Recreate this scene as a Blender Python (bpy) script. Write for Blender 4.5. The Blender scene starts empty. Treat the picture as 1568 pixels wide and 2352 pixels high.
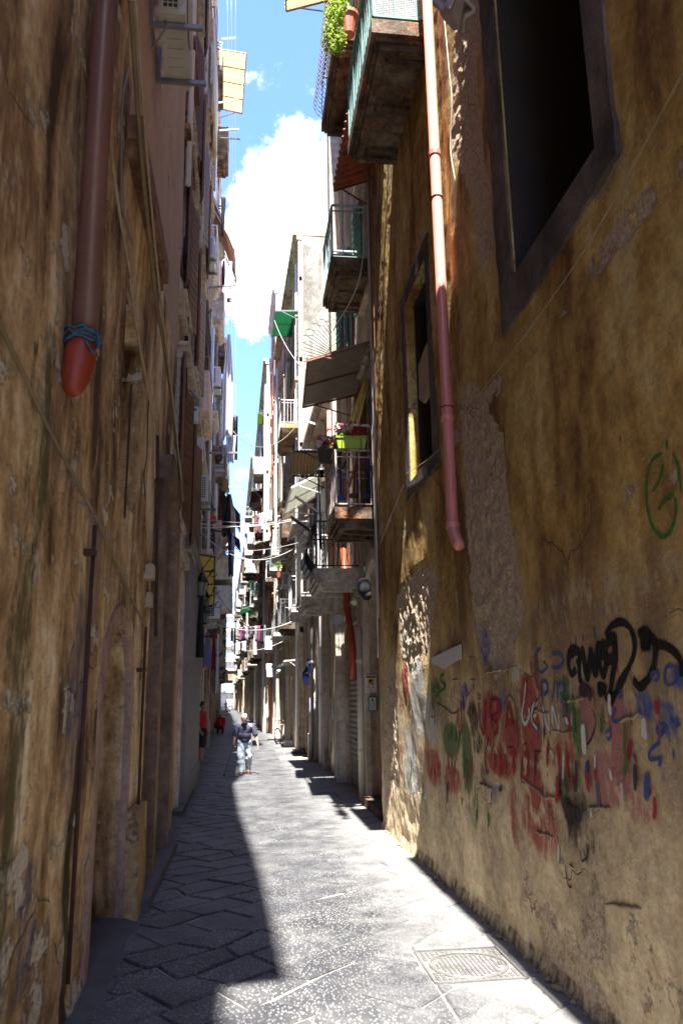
import bpy, bmesh, math, random
from mathutils import Vector, Matrix, noise
R = math.radians
random.seed(7)
C = bpy.context.scene.collection
S = bpy.context.scene

# ------------------------------------------------------------------ camera
PW, PH, F, HC = 1568.0, 2352.0, 1800.0, 1.9
def _basis(vx, vy, roll):
    d = Vector((vx-PW/2, -(vy-PH/2), F)).normalized()
    r = R(roll)
    u = Vector((-math.sin(r), math.cos(r), 0)); u = (u-d*u.dot(d)).normalized()
    x = u.cross(d)
    return Matrix((x, d, u))
MB3 = _basis(558, 1606, -0.8)
cam = bpy.data.cameras.new('camera'); camo = bpy.data.objects.new('camera', cam); C.objects.link(camo)
rt = MB3 @ Vector((1, 0, 0)); up = MB3 @ Vector((0, 1, 0)); fw = MB3 @ Vector((0, 0, 1))
mm = Matrix.Identity(4)
for i in range(3):
    mm[i][0] = rt[i]; mm[i][1] = up[i]; mm[i][2] = -fw[i]
mm[2][3] = HC
camo.matrix_world = mm
cam.sensor_fit = 'HORIZONTAL'; cam.sensor_width = 24; cam.lens = 24*F/PW
cam.clip_start = 0.05; cam.clip_end = 3000
cam.dof.use_dof = True; cam.dof.focus_distance = 17; cam.dof.aperture_fstop = 3.2
S.camera = camo
def _ray(px, py): return MB3 @ Vector((px-PW/2, -(py-PH/2), F))
def wx(px, py, x):
    r = _ray(px, py); t = x/r.x; return Vector((x, r.y*t, HC+r.z*t))
def wy(px, py, y):
    r = _ray(px, py); t = y/r.y; return Vector((r.x*t, y, HC+r.z*t))
def wz(px, py, z=0.0):
    r = _ray(px, py); t = (z-HC)/r.z; return Vector((r.x*t, r.y*t, z))

# ------------------------------------------------------------------ sky, sun, exposure
SUN_EL, SUN_DX = 66.0, 0.040
w = bpy.data.worlds.new("World"); S.world = w; w.use_nodes = True
nt = w.node_tree; nt.nodes.clear()
def nn(nt, t, **k):
    n = nt.nodes.new(t)
    for a, b in k.items(): setattr(n, a, b)
    return n
az = math.atan2(SUN_DX, math.cos(R(SUN_EL)))     # light travels +y and slightly +x
out = nn(nt, 'ShaderNodeOutputWorld'); bg = nn(nt, 'ShaderNodeBackground'); sky = nn(nt, 'ShaderNodeTexSky')
sky.sky_type = 'NISHITA'; sky.sun_disc = False; sky.sun_elevation = R(SUN_EL); sky.sun_rotation = math.pi+az
sky.air_density = 1.0; sky.dust_density = 0.4; sky.ozone_density = 4.0
tc = nn(nt, 'ShaderNodeTexCoord')
n1 = nn(nt, 'ShaderNodeTexNoise'); n1.inputs['Scale'].default_value = 9; n1.inputs['Detail'].default_value = 9; n1.inputs['Roughness'].default_value = 0.68
nt.links.new(tc.outputs['Generated'], n1.inputs['Vector'])
def vdot(d):
    v = nn(nt, 'ShaderNodeVectorMath', operation='DOT_PRODUCT'); v.inputs[1].default_value = d
    nt.links.new(tc.outputs['Generated'], v.inputs[0]); return v.outputs['Value']
def mth(op, a, b=None, c=None):
    m = nn(nt, 'ShaderNodeMath', operation=op)
    for i, q in enumerate((a, b, c)):
        if q is None: continue
        if isinstance(q, (int, float)): m.inputs[i].default_value = q
        else: nt.links.new(q, m.inputs[i])
    return m.outputs[0]
def mrange(v, a, b, c=0, d=1):
    m = nn(nt, 'ShaderNodeMapRange'); m.inputs[1].default_value = a; m.inputs[2].default_value = b
    m.inputs[3].default_value = c; m.inputs[4].default_value = d; m.interpolation_type = 'SMOOTHSTEP'
    nt.links.new(v, m.inputs[0]); return m.outputs[0]
tot = None
for (px, py, c0, c1, s) in ((690, 500, .9925, .9995, 1.0), (640, 640, .9950, .9995, .8), (610, 390, .9990, 1.0, .6), (-900, 300, .9, .99, .8), (2400, 900, .85, .99, .8), (700, 1700, .9, .96, .3)):
    if s == 0: continue
    d = _ray(px, py).normalized()
    b = mrange(vdot(d), c0, c1, 0, s)
    tot = b if tot is None else mth('MAXIMUM', tot, b)
cl = mth('ADD', mth('MULTIPLY', tot, .60), mth('MULTIPLY', n1.outputs[0], 1.75))
cm = mrange(cl, 1.04, 1.36)
mx = nn(nt, 'ShaderNodeMix', data_type='RGBA'); nt.links.new(cm, mx.inputs[0]); tint = nn(nt, 'ShaderNodeMix', data_type='RGBA'); tint.blend_type = 'MULTIPLY'; tint.inputs[0].default_value = 1; tint.inputs[7].default_value = (.62, .69, 1.0, 1); nt.links.new(sky.outputs[0], tint.inputs[6]); nt.links.new(tint.outputs[2], mx.inputs[6])
n2 = nn(nt, 'ShaderNodeTexNoise'); n2.inputs['Scale'].default_value = 7; n2.inputs['Detail'].default_value = 8; nt.links.new(tc.outputs['Generated'], n2.inputs['Vector'])
cr = nn(nt, 'ShaderNodeValToRGB'); cr.color_ramp.elements[0].position = .38; cr.color_ramp.elements[0].color = (.62, .68, .80, 1); cr.color_ramp.elements[1].position = .56; cr.color_ramp.elements[1].color = (1, 1, 1, 1); nt.links.new(n2.outputs[0], cr.inputs[0])
cs = nn(nt, 'ShaderNodeMix', data_type='RGBA'); cs.blend_type = 'MULTIPLY'; cs.inputs[0].default_value = 1; cs.inputs[6].default_value = (5.6, 5.6, 5.7, 1); nt.links.new(cr.outputs[0], cs.inputs[7]); nt.links.new(cs.outputs[2], mx.inputs[7])
nt.links.new(mx.outputs[2], bg.inputs[0]); bg.inputs[1].default_value = 0.135
nt.links.new(bg.outputs[0], out.inputs[0])
sun = bpy.data.lights.new('sun', 'SUN'); sun.energy = 4.8; sun.angle = R(0.5); sun.color = (1, .965, .91)
so = bpy.data.objects.new('sun', sun); C.objects.link(so)
ld = Vector((SUN_DX, math.cos(R(SUN_EL)), -math.sin(R(SUN_EL)))).normalized()
so.rotation_euler = (-ld).to_track_quat('Z', 'Y').to_euler(); so.location = (0, -20, 60)
S.view_settings.view_transform = 'Standard'; S.view_settings.look = 'None'
S.view_settings.exposure = 2.45; S.view_settings.gamma = 1; S.view_settings.use_curve_mapping = False
S.cycles.max_bounces = 8; S.cycles.diffuse_bounces = 5; S.cycles.use_denoising = True

# ------------------------------------------------------------------ mesh + object helpers
ORIG = {}
def lerp(a, b, t): return a+(b-a)*t
class MB:
    def __init__(s): s.v = []; s.f = []; s.m = []
    def add(s, vs, fs, mi=0):
        o = len(s.v); s.v += [Vector(v) for v in vs]
        for f in fs: s.f.append([i+o for i in f]); s.m.append(mi)
        return s
    def box(s, a, b, mi=0):
        a = Vector(a); b = Vector(b)
        lo = Vector([min(a[i], b[i]) for i in range(3)]); hi = Vector([max(a[i], b[i]) for i in range(3)])
        v = [(x, y, z) for x in (lo.x, hi.x) for y in (lo.y, hi.y) for z in (lo.z, hi.z)]
        return s.add(v, [(0, 1, 3, 2), (4, 6, 7, 5), (0, 4, 5, 1), (2, 3, 7, 6), (0, 2, 6, 4), (1, 5, 7, 3)], mi)
    def hexa(s, base, off, mi=0):
        """base: polygon points, extruded by off"""
        n = len(base); off = Vector(off); v = [Vector(p) for p in base]+[Vector(p)+off for p in base]
        f = [list(range(n))[::-1], [i+n for i in range(n)]]+[[i, (i+1) % n, (i+1) % n+n, i+n] for i in range(n)]
        return s.add(v, f, mi)
    def bar(s, p, q, w, h=None, up=(0, 0, 1), mi=0):
        h = w if h is None else h
        p = Vector(p); q = Vector(q); d = (q-p).normalized(); u = Vector(up)
        if abs(d.dot(u)) > .98: u = Vector((0, 1, 0))
        a = d.cross(u).normalized()*(w/2); b = a.cross(d).normalized()*(h/2)
        return s.hexa([p-a-b, p+a-b, p+a+b, p-a+b], q-p, mi)
    def tube(s, pts, r, n=8, cap=True, mi=0):
        pts = [Vector(p) for p in pts]; k = len(pts)
        rs = r if isinstance(r, (list, tuple)) else [r]*k
        d0 = (pts[1]-pts[0]).normalized(); u = Vector((0, 0, 1)) if abs(d0.z) < .9 else Vector((0, 1, 0))
        a = d0.cross(u).normalized(); vs = []; 
        for i, p in enumerate(pts):
            d = (pts[min(i+1, k-1)]-pts[max(i-1, 0)])
            if d.length < 1e-9: d = d0
            d.normalize(); a = (a-d*a.dot(d)).normalized(); b = d.cross(a)
            for j in range(n):
                t = 2*math.pi*j/n; vs.append(p+(a*math.cos(t)+b*math.sin(t))*rs[i])
        fs = [[i*n+j, i*n+(j+1) % n, (i+1)*n+(j+1) % n, (i+1)*n+j] for i in range(k-1) for j in range(n)]
        if cap: fs += [list(range(n))[::-1], [(k-1)*n+j for j in range(n)]]
        return s.add(vs, fs, mi)
    def lathe(s, o, prof, n=16, axis=(0, 0, 1), mi=0):
        o = Vector(o); ax = Vector(axis).normalized(); u = Vector((1, 0, 0)) if abs(ax.x) < .9 else Vector((0, 1, 0))
        a = ax.cross(u).normalized(); b = ax.cross(a); vs = []
        for (r, h) in prof:
            for j in range(n):
                t = 2*math.pi*j/n; vs.append(o+ax*h+(a*math.cos(t)+b*math.sin(t))*max(r, 1e-4))
        k = len(prof)
        fs = [[i*n+j, i*n+(j+1) % n, (i+1)*n+(j+1) % n, (i+1)*n+j] for i in range(k-1) for j in range(n)]
        fs += [list(range(n))[::-1], [(k-1)*n+j for j in range(n)]]
        return s.add(vs, fs, mi)
    def ell(s, c, rad, n=12, m=8, rot=None, mi=0):
        c = Vector(c); vs = []
        for i in range(m+1):
            ph = math.pi*i/m
            for j in range(n):
                t = 2*math.pi*j/n
                p = Vector((max(math.sin(ph), 1e-3)*math.cos(t)*rad[0], max(math.sin(ph), 1e-3)*math.sin(t)*rad[1], math.cos(ph)*rad[2]))
                if rot: p = rot @ p
                vs.append(c+p)
        fs = [[i*n+j, (i+1)*n+j, (i+1)*n+(j+1) % n, i*n+(j+1) % n] for i in range(m) for j in range(n)]
        return s.add(vs, fs, mi)
    def torus(s, c, axis, Rr, r, n=24, m=8, mi=0, a0=0, a1=2*math.pi):
        ax = Vector(axis).normalized(); u = Vector((0, 0, 1)) if abs(ax.z) < .9 else Vector((1, 0, 0))
        a = ax.cross(u).normalized(); b = ax.cross(a)
        full = abs(a1-a0-2*math.pi) < 1e-6
        pts = [Vector(c)+(a*math.cos(a0+(a1-a0)*i/n)+b*math.sin(a0+(a1-a0)*i/n))*Rr for i in range(n+1)]
        return s.tube(pts, r, m, cap=not full, mi=mi)
    def sheet(s, fn, nu, nv, th=.004, mi=0):
        """thin two sided sheet fn(u,v)->Vector"""
        g = [[fn(i/nu, j/nv) for j in range(nv+1)] for i in range(nu+1)]
        nrm = [[None]*(nv+1) for _ in range(nu+1)]
        for i in range(nu+1):
            for j in range(nv+1):
                du = g[min(i+1, nu)][j]-g[max(i-1, 0)][j]; dv = g[i][min(j+1, nv)]-g[i][max(j-1, 0)]
                q = du.cross(dv); nrm[i][j] = q.normalized()*(th/2) if q.length > 1e-12 else Vector((0, 0, th/2))
        k = (nu+1)*(nv+1)
        vs = [g[i][j]+nrm[i][j] for i in range(nu+1) for j in range(nv+1)]+[g[i][j]-nrm[i][j] for i in range(nu+1) for j in range(nv+1)]
        id_ = lambda i, j: i*(nv+1)+j
        fs = []
        for i in range(nu):
            for j in range(nv):
                q = [id_(i, j), id_(i+1, j), id_(i+1, j+1), id_(i, j+1)]
                fs.append(q); fs.append([x+k for x in q[::-1]])
        rim = [id_(i, 0) for i in range(nu+1)]+[id_(nu, j) for j in range(1, nv+1)]+[id_(i, nv) for i in range(nu-1, -1, -1)]+[id_(0, j) for j in range(nv-1, 0, -1)]
        for a_, b_ in zip(rim, rim[1:]+rim[:1]): fs.append([b_, a_, a_+k, b_+k])
        return s.add(vs, fs, mi)
    def build(s, name, mat, parent=None, smooth=False, org=None, attrs=None):
        if parent is not None: o0 = ORIG[parent.name]
        elif org is not None: o0 = Vector(org)
        else:
            lo = Vector([min(v[i] for v in s.v) for i in range(3)]); hi = Vector([max(v[i] for v in s.v) for i in range(3)])
            o0 = Vector(((lo.x+hi.x)/2, (lo.y+hi.y)/2, lo.z))
        me = bpy.data.meshes.new(name); me.from_pydata([tuple(v-o0) for v in s.v], [], s.f)
        for m_ in (mat if isinstance(mat, (list, tuple)) else [mat]): me.materials.append(m_)
        if any(s.m): me.polygons.foreach_set('material_index', s.m)
        if smooth: me.polygons.foreach_set('use_smooth', [True]*len(s.f))
        bm = bmesh.new(); bm.from_mesh(me); bmesh.ops.recalc_face_normals(bm, faces=bm.faces); bm.to_mesh(me); bm.free()
        if attrs:
            for an, vals in attrs.items():
                at = me.color_attributes.new(an, 'FLOAT_COLOR', 'POINT'); at.data.foreach_set('color', vals)
        o = bpy.data.objects.new(name, me); C.objects.link(o)
        if parent is not None: o.parent = parent
        else: o.location = o0
        ORIG[o.name] = o0
        return o
def tag(o, label=None, cat=None, group=None, kind=None):
    if label: o['label'] = label
    if cat: o['category'] = cat
    if group: o['group'] = group
    if kind: o['kind'] = kind
    return o
def thing(name, loc, label, cat, group=None):
    o = bpy.data.objects.new(name, None); C.objects.link(o); o.location = loc; o.empty_display_size = .1
    ORIG[o.name] = Vector(loc); return tag(o, label, cat, group)
def dup(root, loc, label=None, rz=None, scale=None):
    r = root.copy(); C.objects.link(r); r.location = loc
    if rz is not None: r.rotation_euler = (0, 0, rz)
    if scale: r.scale = scale
    if label: r['label'] = label
    for ch in root.children:
        c = ch.copy(); C.objects.link(c); c.parent = r
        for g in ch.children:
            d = g.copy(); C.objects.link(d); d.parent = c
    return r
def text_mesh(mb, txt, size, org, ux, uy, depth=.002, mi=0, width=None):
    """adds extruded lettering; org = lower left, ux/uy = unit vectors"""
    cu = bpy.data.curves.new('t', 'FONT'); cu.body = txt; cu.size = size; cu.extrude = depth/2; cu.resolution_u = 2
    ob = bpy.data.objects.new('t', cu); C.objects.link(ob)
    bpy.context.view_layer.update()
    me = bpy.data.meshes.new_from_object(ob.evaluated_get(bpy.context.evaluated_depsgraph_get()))
    ux = Vector(ux); uy = Vector(uy); uz = ux.cross(uy)
    xs = [v.co.x for v in me.vertices]; k = 1
    if width and xs: k = width/(max(xs)-min(xs))
    x0 = min(xs) if xs else 0
    vs = [Vector(org)+ux*((v.co.x-x0)*k)+uy*v.co.y+uz*v.co.z for v in me.vertices]
    fs = [list(p.vertices) for p in me.polygons]
    C.objects.unlink(ob); bpy.data.objects.remove(ob); bpy.data.meshes.remove(me)
    mb.add(vs, fs, mi)

# ------------------------------------------------------------------ materials
def _base(name, rough=.8, metal=0.0):
    m = bpy.data.materials.new(name); m.use_nodes = True; t = m.node_tree; b = t.nodes['Principled BSDF']
    b.inputs['Roughness'].default_value = rough; b.inputs['Metallic'].default_value = metal
    return m, t, b
def _pos(t, scale=(1, 1, 1), obj=False):
    if obj: g = nn(t, 'ShaderNodeTexCoord').outputs['Object']
    else: g = nn(t, 'ShaderNodeNewGeometry').outputs['Position']
    mp = nn(t, 'ShaderNodeMapping'); mp.inputs['Scale'].default_value = scale
    t.links.new(g, mp.inputs[0]); return mp.outputs[0]
def _noise(t, vec, sc, det=5, ro=.55, dist=0):
    n = nn(t, 'ShaderNodeTexNoise'); n.inputs['Scale'].default_value = sc; n.inputs['Detail'].default_value = det
    n.inputs['Roughness'].default_value = ro; n.inputs['Distortion'].default_value = dist
    t.links.new(vec, n.inputs['Vector']); return n.outputs[0]
def _ramp(t, fac, st):
    r = nn(t, 'ShaderNodeValToRGB'); e = r.color_ramp.elements
    while len(e) < len(st): e.new(.5)
    for i, (p, c) in enumerate(st):
        e[i].position = p; e[i].color = (c[0], c[1], c[2], 1) if not isinstance(c, (int, float)) else (c, c, c, 1)
    t.links.new(fac, r.inputs[0]); return r.outputs[0]
def _mix(t, fac, a, b, mode='MIX'):
    m = nn(t, 'ShaderNodeMix', data_type='RGBA'); m.blend_type = mode
    for i, q in ((0, fac), (6, a), (7, b)):
        if isinstance(q, (int, float)): m.inputs[i].default_value = q
        elif isinstance(q, (tuple, list)): m.inputs[i].default_value = (q[0], q[1], q[2], 1)
        else: t.links.new(q, m.inputs[i])
    return m.outputs[2]
def _m(t, op, a, b=0.0):
    m = nn(t, 'ShaderNodeMath', operation=op)
    for i, q in enumerate((a, b)):
        if isinstance(q, (int, float)): m.inputs[i].default_value = q
        else: t.links.new(q, m.inputs[i])
    return m.outputs[0]
def _bump(t, b, h, st=.4, dist=.02, prev=None):
    n = nn(t, 'ShaderNodeBump'); n.inputs['Strength'].default_value = st; n.inputs['Distance'].default_value = dist
    t.links.new(h, n.inputs['Height'])
    if prev: t.links.new(prev, n.inputs['Normal'])
    t.links.new(n.outputs[0], b.inputs['Normal']); return n.outputs[0]
def sc3(c, k): return tuple(min(1, x*k) for x in c)
_mc = {}
def flat(name, col, rough=.7, metal=0.0, var=.25, scale=6, bump=.15, obj=False, spec=None, dirt=None):
    """a plain thing colour with wear variation"""
    if name in _mc: return _mc[name]
    m, t, b = _base(name, rough, metal)
    p = _pos(t, obj=obj); n = _noise(t, p, scale, 6, .6); n2 = _noise(t, p, scale*7, 4, .6)
    c = _ramp(t, n, [(.3, sc3(col, 1-var)), (.55, col), (.75, sc3(col, 1+var*.6))])
    if dirt:
        mk = _ramp(t, _noise(t, _pos(t, (1, 1, .35), obj=obj), scale*1.6, 7, .7), [(dirt[1], 0), (dirt[1]+.07, 1)])
        c = _mix(t, mk, c, dirt[0])
    t.links.new(c, b.inputs['Base Color'])
    rr = _ramp(t, n2, [(.2, max(0, rough-.12)), (.8, min(1, rough+.12))]); t.links.new(rr, b.inputs['Roughness'])
    if bump: _bump(t, b, n2, bump, .004)
    if spec is not None: b.inputs['Specular IOR Level'].default_value = spec
    _mc[name] = m; return m
def rust(name, col, rc=(.16, .06, .025), thr=.5, rough=.6, metal=.2):
    return flat(name, col, rough, metal, .2, 9, .2, dirt=(rc, thr))
def plaster(name, cols, peel=(.42, .38, .32), thr=.60, stain=(.05, .035, .02), sthr=.60, streak=.22, bump=.5, attr=False, scale=1.0, low=None, ysc=1.0):
    if name in _mc: return _mc[name]
    m, t, b = _base(name, .93); b.inputs['Specular IOR Level'].default_value = .2
    ps = _pos(t, (1, ysc, streak)); p = _pos(t, (1, ysc, 1))
    n1 = _noise(t, ps, 1.7*scale, 9, .62, .3); nf = _noise(t, p, 28*scale, 8, .65); nm = _noise(t, p, 7*scale, 8, .6)
    k = len(cols)
    c = _ramp(t, n1, [(.37+.27*i/(k-1), cols[i]) for i in range(k)])
    if low:
        sz = nn(t, 'ShaderNodeSeparateXYZ'); t.links.new(p, sz.inputs[0])
        zz = _m(t, 'ADD', sz.outputs[2], _m(t, 'MULTIPLY', nm, 1.6))
        lf = nn(t, 'ShaderNodeMapRange'); t.links.new(zz, lf.inputs[0]); lf.inputs[1].default_value = low[1]; lf.inputs[2].default_value = low[2]; lf.inputs[3].default_value = low[3]; lf.inputs[4].default_value = 0
        lc = _mix(t, 1, low[0], _ramp(t, n1, [(.3, .6), (.7, 1.25)]), 'MULTIPLY'); c = _mix(t, lf.outputs[0], c, lc)
    c = _mix(t, .55, c, _ramp(t, nm, [(.32, .25), (.5, .5), (.7, .75)]), 'OVERLAY')
    c = _mix(t, .35, c, _ramp(t, nf, [(.3, .3), (.7, .7)]), 'OVERLAY')
    # run-down stains
    st = _ramp(t, _noise(t, _pos(t, (1, ysc, .12 if ysc == 1 else .4)), 3.3*scale, 7, .68), [(sthr, 0), (sthr+.12, 1)])
    c = _mix(t, _m(t, 'MULTIPLY', st, .75), c, stain)
    # peeled patches
    pk0 = _noise(t, p, 1.9*scale, 10, .68, .15)
    pk = pk0
    if attr:
        wa = nn(t, 'ShaderNodeVertexColor'); wa.layer_name = 'wear'
        sp = nn(t, 'ShaderNodeSeparateColor'); t.links.new(wa.outputs[0], sp.inputs[0])
        pk = _m(t, 'ADD', pk0, _m(t, 'MULTIPLY', sp.outputs[0], .45))
    mk = _ramp(t, pk, [(thr, 0), (thr+.025, 1)])
    pc = _mix(t, .8, peel, _ramp(t, nf, [(.3, .25), (.7, .8)]), 'OVERLAY')
    c = _mix(t, mk, c, pc)
    h = _m(t, 'ADD', _m(t, 'MULTIPLY', mk, -1.2), _m(t, 'ADD', _m(t, 'MULTIPLY', nm, .8), _m(t, 'MULTIPLY', nf, _m(t, 'ADD', .35, _m(t, 'MULTIPLY', mk, .8)))))
    if attr:
        nv = _noise(t, _pos(t, (1, 1, .5)), 9, 8, .7)
        # pale worn band
        g = _ramp(t, _m(t, 'ADD', _m(t, 'MULTIPLY', nv, .9), _m(t, 'MULTIPLY', sp.outputs[1], .6)), [(.68, 0), (.80, 1)])
        c = _mix(t, _m(t, 'MULTIPLY', g, .8), c, _mix(t, .6, (.42, .36, .24), _ramp(t, nf, [(.3, .3), (.7, .75)]), 'OVERLAY'))
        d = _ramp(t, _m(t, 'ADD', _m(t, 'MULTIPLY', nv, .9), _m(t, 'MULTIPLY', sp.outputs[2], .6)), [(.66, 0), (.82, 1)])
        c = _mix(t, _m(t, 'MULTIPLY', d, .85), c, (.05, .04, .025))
        # pits and fine cracks
        pit = _ramp(t, _noise(t, _pos(t, (1, ysc, .7)), 17, 7, .75), [(.655, 0), (.69, 1)])
        vo = nn(t, 'ShaderNodeTexVoronoi'); vo.feature = 'DISTANCE_TO_EDGE'; vo.inputs['Scale'].default_value = 1.25
        wn = nn(t, 'ShaderNodeTexNoise'); wn.inputs['Scale'].default_value = 3.0; wn.inputs['Detail'].default_value = 8; t.links.new(p, wn.inputs['Vector'])
        t.links.new(_mix(t, .28, p, wn.outputs[1]), vo.inputs['Vector'])
        ck = _m(t, 'MULTIPLY', _ramp(t, vo.outputs[0], [(.0, 1), (.009, 0)]), _ramp(t, _noise(t, p, .9, 3, .5), [(.50, 0), (.60, 1)]))
        dk_ = _m(t, 'MAXIMUM', _m(t, 'MULTIPLY', pit, .7), _m(t, 'MULTIPLY', ck, .8))
        c = _mix(t, dk_, c, (.07, .045, .025)); h = _m(t, 'SUBTRACT', h, _m(t, 'MULTIPLY', dk_, 1.2))
        pa = nn(t, 'ShaderNodeVertexColor'); pa.layer_name = 'paint'
        al = _ramp(t, _m(t, 'ADD', _m(t, 'MULTIPLY', _noise(t, _pos(t, (1, 1, .35)), 17, 9, .72), .9), _m(t, 'MULTIPLY', pa.outputs[1], .64)), [(.64, 0), (.84, 1)])
        c = _mix(t, _m(t, 'MULTIPLY', al, .88), c, pa.outputs[0])
    t.links.new(c, b.inputs['Base Color'])
    _bump(t, b, h, bump, .02)
    _mc[name] = m; return m
def spray(name, col, thr=.52):
    '''worn spray paint lying on the plaster: soft edged (vertex attribute) and broken by noise'''
    if name in _mc: return _mc[name]
    m, t, b = _base(name, .85); b.inputs['Specular IOR Level'].default_value = .2
    e = nn(t, 'ShaderNodeVertexColor'); e.layer_name = 'edge'
    n = _noise(t, _pos(t, (1, 1, .4)), 16, 9, .75); nf = _noise(t, _pos(t), 60, 4, .7)
    c = _mix(t, .5, col, _ramp(t, nf, [(.3, .3), (.7, .7)]), 'OVERLAY'); t.links.new(c, b.inputs['Base Color'])
    sp = nn(t, 'ShaderNodeSeparateColor'); t.links.new(e.outputs[0], sp.inputs[0])
    a = _ramp(t, _m(t, 'ADD', _m(t, 'MULTIPLY', n, .8), _m(t, 'MULTIPLY', sp.outputs[0], .62)), [(thr+.02, 0), (thr+.28, .95)])
    t.links.new(a, b.inputs['Alpha']); _bump(t, b, _noise(t, _pos(t), 26, 8, .7), .5, .01)
    _mc[name] = m; return m
def corr(name, col, freq, axis=(0, 1, 0), rough=.6, trans=0.0, dirt=None):
    """corrugated sheet look comes from geometry; this only gives weathered colour, optional translucency"""
    if name in _mc: return _mc[name]
    m = flat(name, col, rough, 0, .2, 5, .1, dirt=dirt)
    if trans:
        b = m.node_tree.nodes['Principled BSDF']; t = m.node_tree
        tr = nn(t, 'ShaderNodeBsdfTranslucent'); tr.inputs[0].default_value = (*sc3(col, 1.15), 1)
        ms = nn(t, 'ShaderNodeMixShader'); ms.inputs[0].default_value = trans
        t.links.new(b.outputs[0], ms.inputs[1]); t.links.new(tr.outputs[0], ms.inputs[2])
        t.links.new(ms.outputs[0], [n for n in t.nodes if n.type == 'OUTPUT_MATERIAL'][0].inputs[0])
    return m
# ------------------------------------------------------------------ materials of the place
def stone_mat():
    m, t, b = _base('lava_paving', .62)
    p = _pos(t)
    at = nn(t, 'ShaderNodeVertexColor'); at.layer_name = 'tone'; sp = nn(t, 'ShaderNodeSeparateColor'); t.links.new(at.outputs[0], sp.inputs[0])
    n = _noise(t, p, 2.2, 8, .65); nf = _noise(t, p, 60, 4, .7)
    c = _ramp(t, n, [(.3, (.028, .028, .032)), (.5, (.048, .048, .053)), (.72, (.090, .088, .085))])
    c = _mix(t, 1.0, c, _ramp(t, sp.outputs[0], [(0, .75), (1, 1.25)]), 'MULTIPLY')
    # chisel pecks
    v = nn(t, 'ShaderNodeTexVoronoi'); v.inputs['Scale'].default_value = 52
    mp = nn(t, 'ShaderNodeMapping'); mp.inputs['Scale'].default_value = (1, .5, 1); mp.inputs['Rotation'].default_value = (0, 0, .6)
    t.links.new(_pos(t), mp.inputs[0]); 
    jit = _mix(t, .06, mp.outputs[0], _mix(t, 1, (0, 0, 0), nn(t, 'ShaderNodeTexNoise').outputs[1]))
    t.links.new(jit, v.inputs['Vector'])
    dot = _m(t, 'ADD', v.outputs[0], _m(t, 'MULTIPLY', _noise(t, p, 3.2, 5, .7), .55))
    mk = _ramp(t, dot, [(.54, 1), (.72, 0)])
    zone = _ramp(t, _noise(t, p, 1.1, 3, .5), [(.35, .35), (.6, 1)])
    mk2 = _m(t, 'MULTIPLY', mk, zone)
    c = _mix(t, _m(t, 'MULTIPLY', mk2, .85), c, (.22, .218, .21))
    # dust film
    du = _ramp(t, _noise(t, _pos(t, (1, .5, 1)), 1.6, 7, .7), [(.50, 0), (.68, 1)])
    c = _mix(t, _m(t, 'MULTIPLY', du, .5), c, (.15, .147, .14))
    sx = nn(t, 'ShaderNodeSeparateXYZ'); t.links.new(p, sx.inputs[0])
    # pale cement towards the right hand wall, with sunlit brightness painted in
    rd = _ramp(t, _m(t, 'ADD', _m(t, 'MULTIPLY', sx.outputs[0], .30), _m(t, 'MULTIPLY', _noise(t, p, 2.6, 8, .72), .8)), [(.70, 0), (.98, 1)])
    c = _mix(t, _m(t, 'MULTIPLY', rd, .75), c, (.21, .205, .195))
    c = _mix(t, .4, c, _ramp(t, nf, [(.3, .3), (.7, .7)]), 'OVERLAY')
    t.links.new(c, b.inputs['Base Color'])
    h = _m(t, 'ADD', _m(t, 'MULTIPLY', mk2, -.5), _m(t, 'ADD', _m(t, 'MULTIPLY', n, 1.0), _m(t, 'MULTIPLY', nf, .25)))
    _bump(t, b, h, .55, .012)
    return m
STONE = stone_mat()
def joint_mat():
    m, t, b = _base('joint_sand', .95); p = _pos(t)
    c = _ramp(t, _noise(t, p, 9, 8, .7), [(.35, (.05, .046, .043)), (.52, (.26, .245, .215)), (.7, (.40, .375, .33))])
    t.links.new(c, b.inputs['Base Color']); _bump(t, b, _noise(t, p, 40, 6, .7), .6, .01)
    return m
JOINT = joint_mat()
def clip_poly(poly, f):
    """keep the part where f(p)>=0 (f linear)"""
    outp = []
    for i in range(len(poly)):
        a = poly[i]; b = poly[(i+1) % len(poly)]; fa = f(a); fb = f(b)
        if fa >= 0: outp.append(a)
        if (fa >= 0) != (fb >= 0):
            t = fa/(fa-fb); outp.append((a[0]+(b[0]-a[0])*t, a[1]+(b[1]-a[1])*t))
    return outp
def inset(poly, d):
    n = len(poly); cx = sum(p[0] for p in poly)/n; cy = sum(p[1] for p in poly)/n; o = []
    for i in range(n):
        p0 = Vector(poly[i-1]); p1 = Vector(poly[i]); p2 = Vector(poly[(i+1) % n])
        e1 = (p1-p0); e2 = (p2-p1)
        if e1.length < 1e-5 or e2.length < 1e-5: o.append((p1.x, p1.y)); continue
        n1_ = Vector((-e1.y, e1.x)).normalized(); n2_ = Vector((-e2.y, e2.x)).normalized()
        bis = n1_+n2_
        if bis.length < .3: bis = n1_
        bis.normalize(); k = d/max(.5, bis.dot(n1_)); o.append((p1.x+bis.x*k, p1.y+bis.y*k))
    return o
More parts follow.
